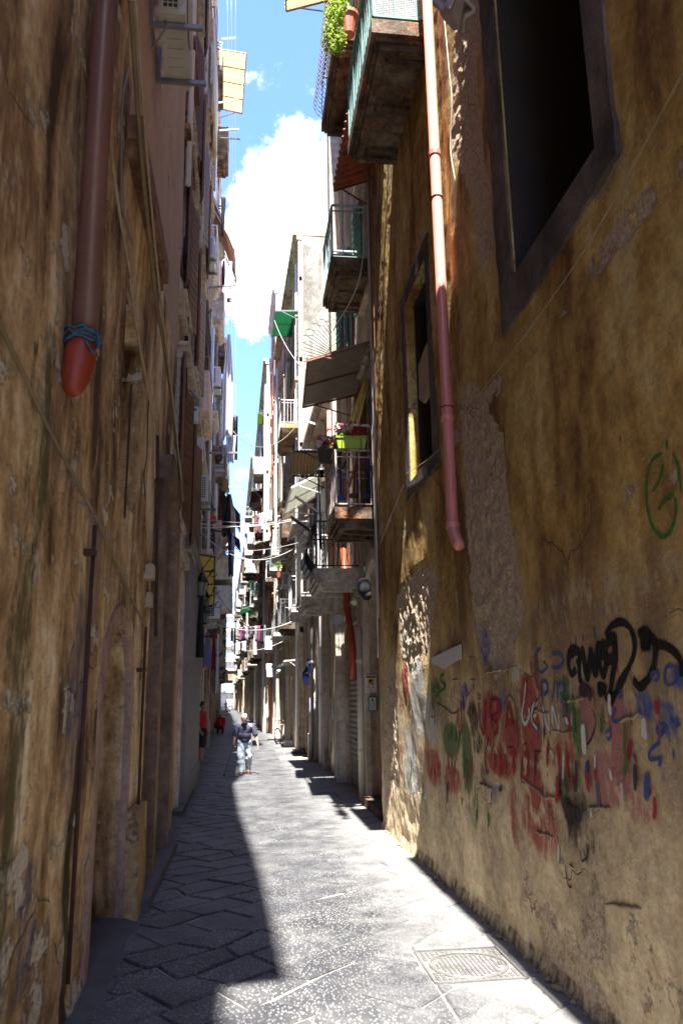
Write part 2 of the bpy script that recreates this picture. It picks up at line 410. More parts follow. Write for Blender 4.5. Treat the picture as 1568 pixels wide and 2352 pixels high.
def paving():
    rr = random.Random(11); mb = MB(); tone = []
    ang = R(41); ca, sa = math.cos(ang), math.sin(ang)
    U, V = .54, .38; holes = (1.32, 1.99, 5.81, 6.54)
    def lat(i, j):
        q = random.Random(i*7919+j*104729)
        return (q.uniform(-.10, .10), q.uniform(-.075, .075))
    def clean(p): 
        o = []
        for q in p:
            if not o or math.hypot(q[0]-o[-1][0], q[1]-o[-1][1]) > .02: o.append(q)
        return o
    for j in range(-10, 160):
        offs = .18*math.sin(j*1.7)+(.5 if j % 5 == 0 else 0)
        for i in range(-60, 110):
            cs = []
            for (di, dj) in ((0, 0), (1, 0), (1, 1), (0, 1)):
                a, b_ = lat(i+di, j+dj)
                u = (i+di+offs)*U+a; v = (j+dj)*V+b_
                cs.append((u*ca-v*sa, u*sa+v*ca))
            cy = sum(c[1] for c in cs)/4; cx = sum(c[0] for c in cs)/4
            if cy < 1.5 or cy > 48 or cx < -2.4 or cx > 3.0: continue
            xl = -1.0 if cy < 20 else (-1.35 if cy < 34 else -1.85); xr = 2.13 if cy < 12.4 else (2.32 if cy < 24 else 2.05 if cy < 38 else 1.7)
            poly = clip_poly(cs, lambda p: p[0]-xl); 
            if len(poly) < 3: continue
            poly = clip_poly(poly, lambda p: xr-p[0])
            if len(poly) < 3: continue
            if holes[0]-.4 < cx < holes[1]+.4 and holes[2]-.4 < cy < holes[3]+.4:
                # split round the cast iron cover
                parts = [clip_poly(poly, lambda p: holes[0]-p[0]),
                         clip_poly(poly, lambda p: p[0]-holes[1]),
                         clip_poly(clip_poly(clip_poly(poly, lambda p: p[0]-holes[0]), lambda p: holes[1]-p[0]), lambda p: p[1]-holes[3]),
                         clip_poly(clip_poly(clip_poly(poly, lambda p: p[0]-holes[0]), lambda p: holes[1]-p[0]), lambda p: holes[2]-p[1])]
            else: parts = [poly]
            tn = rr.random()
            for q in parts:
                q = clean(q)
                if len(q) < 3: continue
                ar = abs(sum(q[k][0]*q[(k+1) % len(q)][1]-q[(k+1) % len(q)][0]*q[k][1] for k in range(len(q))))/2
                if ar < .012: continue
                g = rr.uniform(.005, .015)
                a1 = inset(q, g); a2 = inset(q, g+.012)
                z0 = rr.uniform(-.004, .005); tx, ty = rr.uniform(-.012, .012), rr.uniform(-.012, .012)
                n = len(q); vs = [(p[0], p[1], -.05) for p in a1]+[(p[0], p[1], -.013+z0) for p in a1]+[(p[0], p[1], z0+(p[0]-cx)*tx+(p[1]-cy)*ty) for p in a2]
                fs = [[k, (k+1) % n, (k+1) % n+n, k+n] for k in range(n)]+[[k+n, (k+1) % n+n, (k+1) % n+2*n, k+2*n] for k in range(n)]+[[2*n+k for k in range(n)]]
                mb.add(vs, fs); tone += [tn, tn, tn, 1]*(3*n)
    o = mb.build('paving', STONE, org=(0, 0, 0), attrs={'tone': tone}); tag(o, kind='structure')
    # beyond: one sheet of paving
    mb = MB(); mb.box((-9, 46, -.3), (9, 230, -.004)); 
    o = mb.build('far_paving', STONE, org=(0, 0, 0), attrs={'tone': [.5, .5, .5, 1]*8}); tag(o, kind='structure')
paving()
g = MB(); g.add([(-900, -900, -.017), (900, -900, -.017), (900, 1500, -.017), (-900, 1500, -.017)], [(0, 1, 2, 3)])
tag(g.build('ground', JOINT, org=(0, 0, 0)), kind='structure')
# pale cement fillet and worn stone kerb at the foot of the left wall
CEM = flat('cement', (.085, .084, .085), .9, 0, .3, 3, .5)
mb = MB()
pts = []
for i in range(0, 71):
    y = 1.0+i*.27; pts.append((y, -.86+.07*noise.noise((y*1.3, 0, 3))+.03*noise.noise((y*5, 0, 3))))
vs = []; fs = []
for (y, x) in pts: vs += [(-1.25, y, .05), (-1.05, y, .045), (x, y, -.012)]
for i in range(len(pts)-1): fs += [[3*i, 3*i+1, 3*i+4, 3*i+3], [3*i+1, 3*i+2, 3*i+5, 3*i+4]]
mb.add(vs, fs); tag(mb.build('gutter_cement', CEM, org=(0, 0, 0)), kind='structure')

# ------------------------------------------------------------------ facade builder
GLASS = flat('dark_glass', (.015, .018, .022), .08, 0, .3, 3, 0)
DARKIN = flat('dark_interior', (.03, .025, .02), .95, 0, .3, 3, 0)
def wall_disp(y, z, amp, pk, rough):
    d = amp*(noise.noise((y*.7, z*.5, 1.3))*1.4+noise.noise((y*2.6, z*2.1, 5.1))*.6+noise.noise((y*7, z*6, 9))*.28)-pk*(.02+.022*noise.noise((y*8, z*8, 7))+.012*noise.noise((y*19, z*19, 3)))
    if rough and z < 1.3: d += (1-z/1.3)*(.030*noise.noise((y*3.3, z*3.7, 2.2))+.014*noise.noise((y*9, z*9, 4.4)))+max(0, .12-z)*.25
    return d
def facade_into(mb, xf, y0, y1, z0, z1, ops, n, res, ztop_fine, amp, attr, wearf, paintf):
    """xf(y) wall plane, n = outward x direction (+1/-1); ops = [(ya,yb,za,zb,arch,depth)]"""
    def ticks(a, b, extra, st, bf=None):
        t = {a, b}; x = a
        while x < b:
            t.add(round(x, 4)); x += (st if (bf is None or x < bf) else st*6)
        for e in extra:
            if a < e < b: t.add(e)
        t = sorted(t); o = [t[0]]; ex = set(extra) | {a, b}
        for q in t[1:]:
            if q-o[-1] < .012:
                if q in ex: o[-1] = q
                continue
            o.append(q)
        return o
    ys = ticks(y0, y1, [o[0] for o in ops]+[o[1] for o in ops], res)
    zs = ticks(z0, z1, [o[2] for o in ops]+[o[3] for o in ops], res, ztop_fine)
    def inside(y, z):
        for o in ops:
            if o[0] < y < o[1] and o[2] < z < o[3]:
                if o[4]:
                    r = (o[1]-o[0])/2; zc = o[3]-r
                    if z > zc and math.hypot(y-(o[0]+o[1])/2, z-zc) > r: continue
                return True
        return False
    def edge(y, z):
        d = 1
        for o in ops:
            dy = max(o[0]-y, 0, y-o[1]); dz = max(o[2]-z, 0, z-o[3]); d = min(d, math.hypot(dy, dz)/.12)
        return d
    idx = {}; 
    def V_(i, j):
        if (i, j) in idx: return idx[(i, j)]
        y, z = ys[i], zs[j]
        wv = wearf(y, z) if wearf else (0, 0, 0)
        d = wall_disp(y, z, amp, wv[0], attr is not None)
        d *= edge(y, z)
        mb.v.append(Vector((xf(y)+n*d, y, z))); idx[(i, j)] = len(mb.v)-1
        if attr is not None:
            attr['wear'] += [wv[0], wv[1], wv[2], 1]; pc = paintf(y, z) if paintf else (0, 0, 0, 0); attr['paint'] += list(pc)
        return idx[(i, j)]
    for i in range(len(ys)-1):
        for j in range(len(zs)-1):
            if inside((ys[i]+ys[i+1])/2, (zs[j]+zs[j+1])/2): continue
            mb.f.append([V_(i, j), V_(i+1, j), V_(i+1, j+1), V_(i, j+1)]); mb.m.append(0)
def pad(mb, attr):
    if attr is None: return
    k = len(mb.v)-len(attr['wear'])//4
    attr['wear'] += [0, 0, 0, 1]*k; attr['paint'] += [0, 0, 0, 0]*k
def building(name, label, side, xa, xb, y0, y1, h, mat, ops=(), res=.5, zf=None, amp=.01, wearf=None, paintf=None, attr=False, depth=9, roof=None, cat='building', cornice=.35, roofm=None, ends=True):
    n = -side; xf = lambda y: lerp(xa, xb, (y-y0)/(y1-y0))
    b = thing(name, ((xa+side*depth/2), (y0+y1)/2, 0), label, cat)
    at = {'wear': [], 'paint': []} if attr else None
    mb = MB(); facade_into(mb, xf, y0, y1, -.04, h, ops, n, res, zf if zf else h, amp, at, wearf, paintf)
    xbk = xa+side*depth
    mb.add([(xa-n*.02, y0+.003, -.04), (xbk, y0+.003, -.04), (xbk, y0+.003, h), (xa-n*.02, y0+.003, h)], [(0, 1, 2, 3)])
    mb.add([(xb-n*.02, y1-.003, -.04), (xbk, y1-.003, -.04), (xbk, y1-.003, h), (xb-n*.02, y1-.003, h)], [(0, 1, 2, 3)])
    mb.add([(xbk, y0, -.04), (xbk, y1, -.04), (xbk, y1, h), (xbk, y0, h)], [(0, 1, 2, 3)])
    for o in ops:
        d = o[5]; x0 = lambda y: xf(y)+n*.004; 
        ya, yb, za, zb = o[0], o[1], o[2], o[3]
        if o[4]:
            r = (yb-ya)/2; zc = zb-r; yc = (ya+yb)/2
            arc = [(yc-r*math.cos(math.pi*k/16), zc+r*math.sin(math.pi*k/16)) for k in range(17)]
            prof = [(ya, za)]+arc+[(yb, za)]
        else: prof = [(ya, za), (ya, zb), (yb, zb), (yb, za)]
        for (p, q) in zip(prof, prof[1:]+prof[:1]):
            mb.add([(x0(p[0]), p[0], p[1]), (x0(q[0]), q[0], q[1]), (xf(q[0])-n*d, q[0], q[1]), (xf(p[0])-n*d, p[0], p[1])], [(0, 1, 2, 3)])
    pad(mb, at)
    # winding is fixed by build's normal recalculation; open shells are fine
    wl = mb.build('wall', mat, b, attrs=at)
    rm = MB(); 
    rm.hexa([(xa+n*cornice, y0-.02, h-.12), (xb+n*cornice, y1+.02, h-.12), (xbk-n*.1, y1+.02, h-.12), (xbk-n*.1, y0-.02, h-.12)], (0, 0, .18))
    rm.hexa([(xa+n*cornice*.6, y0-.01, h-.32), (xb+n*cornice*.6, y1+.01, h-.32), (xb-n*.03, y1+.01, h-.32), (xa-n*.03, y0-.01, h-.32)], (0, 0, .195))
    rm.build('roof', roofm or mat, b)
    return b, xf
def hpart(b, name, mat, mb, label=None, **k):
    o = mb.build(name, mat, b, **k)
    if label: o['label'] = label
    return o
def window_part(b, xf, n, ya, yb, za, zb, depth, fm, style='shut', sm=None, surround=None):
    yc = (ya+yb)/2; x = xf(yc)-n*(depth-.03); mb = MB()
    fw_ = .07
    mb.box((x, ya, za), (x+n*.05, ya+fw_, zb)); mb.box((x, yb-fw_, za), (x+n*.05, yb, zb))
    mb.box((x, ya+fw_, za), (x+n*.05, yb-fw_, za+fw_)); mb.box((x, ya+fw_, zb-fw_), (x+n*.05, yb-fw_, zb))
    mb.box((x+n*.002, yc-.035, za+fw_), (x+n*.052, yc+.035, zb-fw_)); mb.box((x+n*.004, ya+fw_, lerp(za, zb, .68)), (x+n*.046, yb-fw_, lerp(za, zb, .68)+.05))
    wo = hpart(b, 'window', fm, mb)
    mb = MB(); mb.box((x-n*.02, ya, za), (x+n*.01, yb, zb)); hpart(wo, 'pane', GLASS, mb)
    if style == 'shut' and sm:
        for (yh, sgn) in ((ya, -1), (yb, 1)):
            mb = MB(); L = (yb-ya)/2*.95; xs = xf(yh)+n*.05
            # leaf folded back nearly flat on the facade
            a = Vector((xs, yh, 0)); e = a+Vector((n*L*.22, sgn*L*.97, 0))
            d = (e-a); nv = Vector((-d.y, d.x, 0)).normalized()*.02
            mb.hexa([a-nv+Vector((0, 0, za)), e-nv+Vector((0, 0, za)), e+nv+Vector((0, 0, za)), a+nv+Vector((0, 0, za))], (0, 0, zb-za))
            k = int((zb-za)/.16)
            for i in range(1, k):
                z = lerp(za, zb, i/k); mb.bar(a+d*.08+Vector((0, 0, z)), e-d*.08+Vector((0, 0, z)), .055, .05)
            hpart(wo, 'shutter', sm, mb)
    if surround:
        mb = MB(); w_ = .16; t = .07; xs = xf(yc)
        mb.box((xs-n*.05, ya-w_, za-.02), (xs+n*t, ya-.003, zb+.02)); mb.box((xs-n*.05, yb+.003, za-.02), (xs+n*t, yb+w_, zb+.02))
        mb.box((xs-n*.05, ya-w_-.03, zb+.02), (xs+n*(t+.02), yb+w_+.03, zb+.22)); mb.box((xs-n*.05, ya-w_-.08, zb+.22), (xs+n*(t+.12), yb+w_+.08, zb+.29))
        mb.box((xs-n*.05, ya-w_-.05, za-.12), (xs+n*(t+.06), yb+w_+.05, za-.023))
        hpart(b, 'window_surround', surround, mb)
    return wo
def balcony(b, side, xw, xo, y0, y1, z, slabm, railm, style='bars', th=.14, rh=1.0, step=.12, panelm=None, rail=True, mould=True, lab=None):
    n = -side; mb = MB()
    mb.box((xw-n*.02, y0, z), (xo, y1, z+th))
    if mould:
        mb.box((xw-n*.02, y0+.05, z-.07), (xo-n*.05, y1-.05, z-.001)); 
        # framed soffit: edge beam and iron joists
        mb.box((xw-n*.02, y0+.09, z-.16), (xo-n*.1, y0+.2, z-.072)); mb.box((xw-n*.02, y1-.2, z-.16), (xo-n*.1, y1-.09, z-.072))
        mb.box((xo-n*.1, y0+.2, z-.15), (xo-n*.2, y1-.2, z-.072))
    k = max(2, int((y1-y0)/1.0))
    for i in range(k+1):
        y = lerp(y0+.28, y1-.28, i/k); 
        mb.hexa([(xw-n*.02, y-.05, z-.073), (xo-n*.22, y-.05, z-.073), (xo-n*.24, y-.05, z-.12), (xw-n*.02, y-.05, z-.16)], (0, .10, 0))
    so_ = hpart(b, 'balcony', slabm, mb, lab)
    if not rail: return so_
    mb = MB(); zt = z+th+rh; zb = z+th+.06
    P = [(xw, y0+.03), (xo-n*.03, y0+.03), (xo-n*.03, y1-.03), (xw, y1-.03)]
    if style == 'panel':
        for (p, q) in zip(P, P[1:]):
            mb.bar((p[0], p[1], z+th+rh/2), (q[0], q[1], z+th+rh/2), .06, rh)
        mb.bar((P[1][0], P[1][1], zt+.02), (P[2][0], P[2][1], zt+.02), .09, .05)
    else:
        for (p, q) in zip(P, P[1:]):
            mb.bar((p[0], p[1], zt), (q[0], q[1], zt), .045, .03); mb.bar((p[0], p[1], zb), (q[0], q[1], zb), .03, .02)
            if style != 'scroll': mb.bar((p[0], p[1], zt-.12), (q[0], q[1], zt-.12), .03, .016)
            L = math.hypot(q[0]-p[0], q[1]-p[1]); k = max(1, int(L/step))
            dx, dy = (q[0]-p[0])/L, (q[1]-p[1])/L; ox, oy = -dy*0, 0
            # outward normal of this run
            nx, ny = (dy, -dx)
            if (nx*(((p[0]+q[0])/2)-(xw+xo)/2)+ny*(((p[1]+q[1])/2)-(y0+y1)/2)) < 0: nx, ny = -nx, -ny
            for i in range(k+1):
                t = i/k; x = lerp(p[0], q[0], t); y = lerp(p[1], q[1], t)
                if style == 'scroll':
                    pr = [(0, 0), (.10, .12), (.17, .28), (.15, .45), (.06, .62), (.0, .78), (0, 1.0)]
                    mb.tube([(x+nx*a, y+ny*a, zb+(zt-zb)*c) for a, c in pr], .009, 5)
                    if i % 2 == 0: mb.torus((x+nx*.02, y+ny*.02, zb+(zt-zb)*.86), (nx, ny, 0), .045, .008, 8, 4)
                else:
                    mb.bar((x, y, zb), (x, y, zt), .016 if i % 6 else .03)
    ro = hpart(so_, 'railing', railm, mb)
    if panelm:
        mb = MB()
        for (p, q) in zip(P, P[1:]):
            mb.bar((p[0]+n*.02, p[1], z+th+rh*.48), (q[0]+n*.02, q[1], z+th+rh*.48), .008, rh*.85)
        hpart(so_, 'screen', panelm, mb)
    return so_

# ------------------------------------------------------------------ near right house: wear, paint and painted-in sunlight masks from the photograph's wall
def poly_in(pts, x, y):
    c = False; n = len(pts)
    for i in range(n):
        x1, y1 = pts[i]; x2, y2 = pts[i-1]
        if (y1 > y) != (y2 > y) and x < (x2-x1)*(y-y1)/(y2-y1)+x1: c = not c
    return c
def seg_d(p, a, b):
    dx, dy = b[0]-a[0], b[1]-a[1]; t = max(0, min(1, ((p[0]-a[0])*dx+(p[1]-a[1])*dy)/(dx*dx+dy*dy+1e-9)))
    return math.hypot(p[0]-a[0]-dx*t, p[1]-a[1]-dy*t)
XR = 2.13; XL = -1.05
def wallpts(pp, x): return [(wx(a, b, x).y, wx(a, b, x).z) for a, b in pp]
PEEL_R = [wallpts(q, XR) for q in (
    [(1052, 900), (1066, 1050), (1072, 1250), (1088, 1400), (1112, 1500), (1140, 1550), (1172, 1515), (1196, 1400), (1188, 1320), (1160, 1160), (1150, 1020), (1120, 960), (1080, 880)],
    [(1045, 60), (1075, 0), (1100, 10), (1090, 200), (1112, 420), (1128, 560), (1105, 600), (1075, 430), (1040, 330)],
    [(1330, 420), (1400, 300), (1415, 350), (1375, 440)],
    [(910, 1380), (950, 1320), (985, 1300), (1000, 1340), (980, 1500), (930, 1560)],
    [(880, 1560), (905, 1500), (915, 1800), (885, 1850)],
)]
ORANGE_R = [wallpts(q, XR) for q in ([(985, 250), (990, 560), (905, 760), (890, 640), (930, 380)], [(870, 1300), (935, 1130), (1000, 1090), (1010, 1300), (940, 1330)])]
def smooth_in(polys, y, z, w_=.12):
    best = 0.0
    for pl in polys:
        ys_ = [p[0] for p in pl]; zs_ = [p[1] for p in pl]
        if y < min(ys_)-.2 or y > max(ys_)+.2 or z < min(zs_)-.2 or z > max(zs_)+.2: continue
        d = min(seg_d((y, z), pl[i-1], pl[i]) for i in range(len(pl)))
        if not poly_in(pl, y, z): d = -d
        best = max(best, min(1, max(0, .5+d/.24)))
    return best
def wear_r(y, z):
    pk = smooth_in(PEEL_R, y, z)
    s = wx(1180, 800, XR)
    # worn diagonal band below the old cornice line, pale band at graffiti height, rough base
    pale = 0
    if 2.05 < z < 3.0: pale = .42*(1-abs(z-2.5)/.5)*(1 if y < 7.2 else .6)
    if z < 1.15: pale = max(pale, .30*(1-max(0, z-.75)/.4))
    if y > 7.0 and z < 4.6: pale = max(pale, .28)
    if 4.42 < z < 4.62: pk = max(pk, .28)
    if z < .9 and y < 6.2: pk = max(pk, .30*(1-z/.9)+.08)
    if y > 9.5 and z > 4: pk = max(pk, .12)
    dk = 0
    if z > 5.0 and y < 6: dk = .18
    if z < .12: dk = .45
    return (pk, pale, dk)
BL = []
def blob(px, py, rx, ry, col, a=1.0):
    p = wx(px, py, XR); e = wx(px+rx, py, XR); f = wx(px, py+ry, XR)
    BL.append((p.y, p.z, abs(e.y-p.y)+1e-3, abs(f.z-p.z)+1e-3, col, a))
RED, GRN, PNK, WHT, BLK, BLU = (.30, .045, .04), (.085, .14, .045), (.38, .15, .15), (.50, .49, .45), (.02, .018, .015), (.05, .09, .28)
for a in ((1213, 1600, 24, 60, RED), (1222, 1680, 26, 90, RED), (1228, 1780, 20, 110, RED, .8), (1240, 1880, 60, 110, RED, .55), (1180, 1700, 30, 60, RED, .7), (1125, 1650, 24, 80, RED, .75),
          (1150, 1740, 50, 60, RED, .72), (1000, 1600, 16, 60, GRN, .6), (1035, 1700, 22, 50, GRN, .85), (1072, 1740, 16, 110, GRN, .75), (1085, 1830, 20, 90, GRN, .5), (1306, 1610, 10, 80, GRN, .9), (1330, 1680, 14, 70, GRN, .8),
          (1345, 1640, 22, 80, PNK, .9), (1425, 1700, 26, 160, PNK, .9), (1395, 1790, 60, 90, PNK, .6), (1470, 1830, 60, 90, PNK, .45), (1310, 1850, 50, 110, BLK, .6), (1345, 1900, 30, 120, BLK, .5), (1300, 1750, 50, 80, RED, .5),
          (990, 1650, 18, 70, WHT, .85), (960, 1600, 22, 110, WHT, .8), (945, 1760, 20, 110, WHT, .75), (975, 1880, 14, 90, WHT, .55), (930, 1570, 8, 60, RED, .9), (945, 1640, 14, 50, GRN, .6), (960, 1720, 14, 80, RED, .5), (995, 1760, 26, 60, RED, .6), (1040, 1790, 30, 40, RED, .6),  # white blobs paint a sunlit patch into the plaster near the far corner
          (1400, 1400, 60, 40, BLU, .35), (1480, 1620, 30, 50, BLU, .6), (1535, 1650, 30, 60, BLU, .55), (1500, 1780, 60, 50, BLU, .35), (1260, 1540, 20, 30, BLU, .3), (1450, 1600, 20, 120, BLK, .4), (1390, 1650, 20, 80, BLK, .35),
          (1270, 1860, 30, 110, (.3, .05, .05), .6), (1180, 1860, 14, 120, RED, .5), (1240, 1960, 6, 70, WHT, .6), (1350, 1790, 5, 60, WHT, .7)):
    blob(*a)
_rb = random.Random(31)
for _ in range(150):
    _px = _rb.uniform(915, 1560); _pc = 1690+_rb.gauss(0, 85)+(_px-1200)*.08
    blob(_px, _pc, _rb.uniform(12, 26)*(.6+(_px-900)/700), _rb.uniform(25, 70), _rb.choice((RED, RED, GRN, PNK, WHT, BLK, BLU, (.2, .05, .05), (.12, .14, .2))), _rb.uniform(.3, .62))
def paint_r(y, z):
    if not (.7 < z < 3.4): return (0, 0, 0, 0)
    for (a, b_, ra, rb, col, al) in BL:
        q = ((y-a)/ra)**2+((z-b_)/rb)**2
        if q < 1: return (*col, al*min(1, (1-q)*1.3+.15))
    return (0, 0, 0, 0)
OCHRE = plaster('ochre_plaster', [(.17, .085, .028), (.33, .20, .055), (.45, .30, .095), (.54, .41, .18)], peel=(.43, .33, .23), thr=.635, stain=(.05, .03, .018), sthr=.62, streak=.45, bump=.8, attr=True, low=((.64, .51, .33), 1.9, 3.7, .9))
w1 = (3.98, 5.50, 5.20, 9.2, False, .012); w2 = (8.40, 9.62, 4.62, 7.12, False, .12)
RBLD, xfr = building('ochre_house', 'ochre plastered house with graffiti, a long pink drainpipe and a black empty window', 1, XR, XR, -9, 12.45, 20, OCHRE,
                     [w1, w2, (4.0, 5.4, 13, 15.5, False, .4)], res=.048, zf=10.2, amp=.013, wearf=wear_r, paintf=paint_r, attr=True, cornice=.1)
def V(*a): return Vector(a)
DGREY = plaster('slate_render', [(.045, .036, .030), (.095, .076, .064), (.15, .12, .10)], peel=(.24, .18, .12), thr=.68, sthr=.6, streak=.6, bump=.8)
def band_poly(bld, name, mat, outer, inner, x, n, t=.03, jit=.012):
    """flat irregular surround between an outer and an inner outline in the wall plane (y,z)"""
    mb = MB(); rr = random.Random(5)
    def dense(pl):
        o = []
        for (a, b_) in zip(pl, pl[1:]+pl[:1]):
            k = max(1, int(math.hypot(a[0]-b_[0], a[1]-b_[1])/.09))
            for i in range(k): o.append((lerp(a[0], b_[0], i/k), lerp(a[1], b_[1], i/k)))
        return o
    k = 120
    def samp(pl, k):
        L = [math.hypot(a[0]-b_[0], a[1]-b_[1]) for a, b_ in zip(pl, pl[1:]+pl[:1])]; T = sum(L); o = []
        for i in range(k):
            s = T*i/k
            for (a, b_), l in zip(zip(pl, pl[1:]+pl[:1]), L):
                if s <= l: o.append((lerp(a[0], b_[0], s/l), lerp(a[1], b_[1], s/l))); break
                s -= l
        return o
    O = [(a+rr.uniform(-jit, jit), b_+rr.uniform(-jit, jit)) for a, b_ in samp(outer, k)]; I = samp(inner, k)
    vs = [(x+n*t, a, b_) for a, b_ in O]+[(x+n*t, a, b_) for a, b_ in I]+[(x-n*.05, a, b_) for a, b_ in O]+[(x-n*.05, a, b_) for a, b_ in I]
    fs = []
    for i in range(k):
        j = (i+1) % k
        fs += [[i, j, j+k, i+k], [i, j, j+2*k, i+2*k], [i+k, j+k, j+3*k, i+3*k]]
    mb.add(vs, fs); return hpart(bld, name, mat, mb)
band_poly(RBLD, 'window_surround', DGREY, [(3.72, 4.95), (5.84, 4.78), (5.86, 9.5), (3.7, 9.5)], [(3.97, 5.19), (5.51, 5.19), (5.51, 9.21), (3.97, 9.21)], XR, -1, .022, .02)
band_poly(RBLD, 'window_surround', DGREY, [(8.18, 4.42), (9.86, 4.40), (9.84, 7.3), (8.2, 7.34)], [(8.39, 4.61), (9.63, 4.61), (9.63, 7.13), (8.39, 7.13)], XR, -1, .018, .02)
# blind back of the recesses (dark rooms behind)
for (a, b_, c, d) in ((3.98, 5.50, 5.20, 9.2), (8.40, 9.62, 4.62, 7.12)):
    mb = MB(); X0, X1 = XR+(.014 if a < 5 else .122), XR+2.6
    mb.add([(X0, a, c), (X0, b_, c), (X0, b_, d), (X0, a, d), (X1, a, c), (X1, b_, c), (X1, b_, d), (X1, a, d)], [(4, 5, 6, 7), (0, 1, 5, 4), (2, 3, 7, 6), (1, 2, 6, 5), (0, 3, 7, 4)])
    hpart(RBLD, 'room', DARKIN, mb)
mb = MB(); mb.box((XR-.58, -8.9, 9.92), (XR+.02, 5.55, 10.12)); mb.box((XR-.3, -8.8, 9.74), (XR+.02, 5.5, 9.918)); hpart(RBLD, 'cornice', OCHRE, mb)  # unseen ledge added to shade the lower pipe, wall and street edge
# vertical crevice between the near plaster and the exposed strip, and horizontal cracks with lumps of old mortar
LUMP = flat('old_mortar', (.30, .23, .14), .95, 0, .35, 14, .9)
for (a, b_) in (((1225, 1632), (1262, 1640)), ((1195, 1785), (1250, 1832)), ((1250, 1832), (1282, 1833)), ((1112, 1545), (1165, 1538)), ((1350, 1855), (1400, 1858)), ((1265, 1680), (1322, 1685)), ((1300, 1612), (1345, 1602)), ((1100, 1800), (1130, 1812)), ((1390, 2075), (1470, 2090)), ((1230, 1912), (1270, 1922)), ((1420, 1660), (1470, 1640))):
    mb = MB(); A = wx(a[0], a[1], XR-.012); B = wx(b_[0], b_[1], XR-.012); k = 9; rr = random.Random(a[0])
    mb.tube([lerp(A, B, i/k)+Vector((0, 0, rr.uniform(-.008, .008))) for i in range(k+1)], [.004]+[rr.uniform(.006, .014) for _ in range(k-1)]+[.004], 6)
    hpart(RBLD, 'mortar_ridge', LUMP, mb, smooth=True)

# crumbled render and rubble along the foot of the ochre wall
rq = random.Random(8)
mb = MB()
for k in range(60):
    y = rq.uniform(3.6, 12.2); r_ = rq.uniform(.006, .026)*(1.5 if k % 9 == 0 else 1); v0 = len(mb.v); c_ = V(XR-.035-rq.uniform(0, .03), y, r_*.4)
    mb.ell(c_, (r_, r_*rq.uniform(.8, 1.8), r_*rq.uniform(.5, .9)), 9, 6)
    for v in mb.v[v0:]: v += (v-c_)*.35*noise.noise(v*38)
tag(mb.build('rubble', LUMP), 'crumbled mortar lying along the foot of the ochre graffiti wall', 'rubble', kind='stuff')

# ------------------------------------------------------------------ near left house
def wear_l(y, z):
    return (.1 if z < 1.2 else 0, .12 if z > 1 else .22, .25 if z < .5 else (.45 if abs(y-3.78-.02*math.sin(z*5)) < .05 and z < 4.6 else 0))
MOSS = (.085, .078, .025)
def paint_l(y, z):
    if z > 6.85 and y > 6.0: return (.52, .38, .31, 1.3)
    d = abs(y-3.98-.05*math.sin(z*2.3)-.03*math.sin(z*7))
    if z < 3.9 and d < .20: return (*MOSS, (.35+.65*(1-d/.20))*(.62+.5*noise.noise((y*6, z*1.6, 3))))
    d = abs(y-5.35-.06*math.sin(z*5))
    if z < 1.7 and d < .16: return (.025, .03, .008, (1-d/.16)*1.1)
    for (py_, pz, ry, rz, c, a) in ((3.0, .9, .18, .35, (.50, .47, .45), .95), (3.25, 1.6, .1, .3, (.45, .43, .42), .6), (5.2, 1.9, .3, .9, (.10, .10, .16), .45), (4.4, .8, .2, .4, (.09, .09, .14), .5), (6.3, 1.4, .15, .8, (.13, .14, .24), .5), (5.6, 2.8, .3, .5, (.30, .20, .18), .5), (3.1, 4.3, .5, .6, (.25, .13, .05), .5)):
        q = ((y-py_)/ry)**2+((z-pz)/rz)**2
        if q < 1: return (*c, a*min(1, (1-q)*2+.2))
    return (0, 0, 0, 0)
BROWN = plaster('brown_plaster', [(.09, .05, .024), (.34, .21, .10), (.60, .42, .22), (.82, .67, .46)], peel=(.64, .55, .42), thr=.58, stain=(.06, .035, .02), sthr=.60, streak=.26, bump=1.0, attr=True, scale=1.5, ysc=.72)
aL1 = (6.15, 7.7, -.04, 2.55, True, .42); aL2 = (9.3, 10.75, -.04, 4.7, True, .45)
wL1 = (6.35, 7.5, 3.6, 5.3, False, .3)
LBLD, xfl = building('brown_house', 'brown streaked plaster house at the near left with a mossy downpipe stain', -1, XL, XL, -9, 11.0, 19, BROWN,
                     [aL1, aL2, wL1, (7.0, 8.1, 8.9, 11, False, .3), (2.5, 3.6, 9.5, 12, False, .3)], res=.06, zf=9.5, amp=.016, wearf=wear_l, paintf=paint_l, attr=True, cornice=.05)
# unseen overhang added above the view, edge shaped to throw the street shadow
mb = MB()
ed = [(-9, -.92), (-2.45, -.92), (-2.4, -.49), (1.1, -.60), (5.7, -.85), (11.0, -1.03)]
for i in range(len(ed)-1):
    a, b_ = ed[i], ed[i+1]
    mb.hexa([(-1.2, a[0], 18.9), (a[1], a[0], 18.9), (b_[1], b_[0], 18.9), (-1.2, b_[0], 18.9)], (0, 0, .2))
hpart(LBLD, 'shadow_eave', BROWN, mb)
STONED = plaster('pier_stone', [(.11, .068, .042), (.18, .118, .078), (.27, .19, .13)], peel=(.26, .2, .15), thr=.66, sthr=.6, streak=.6, bump=.7)
STONEW = plaster('warm_stone', [(.20, .11, .05), (.32, .19, .08), (.42, .28, .13)], peel=(.42, .30, .16), thr=.55, sthr=.6, streak=.5, bump=1.0)
PINKP = plaster('pink_plaster', [(.20, .12, .09), (.33, .21, .17), (.42, .29, .22)], thr=.66, sthr=.62, bump=.5)
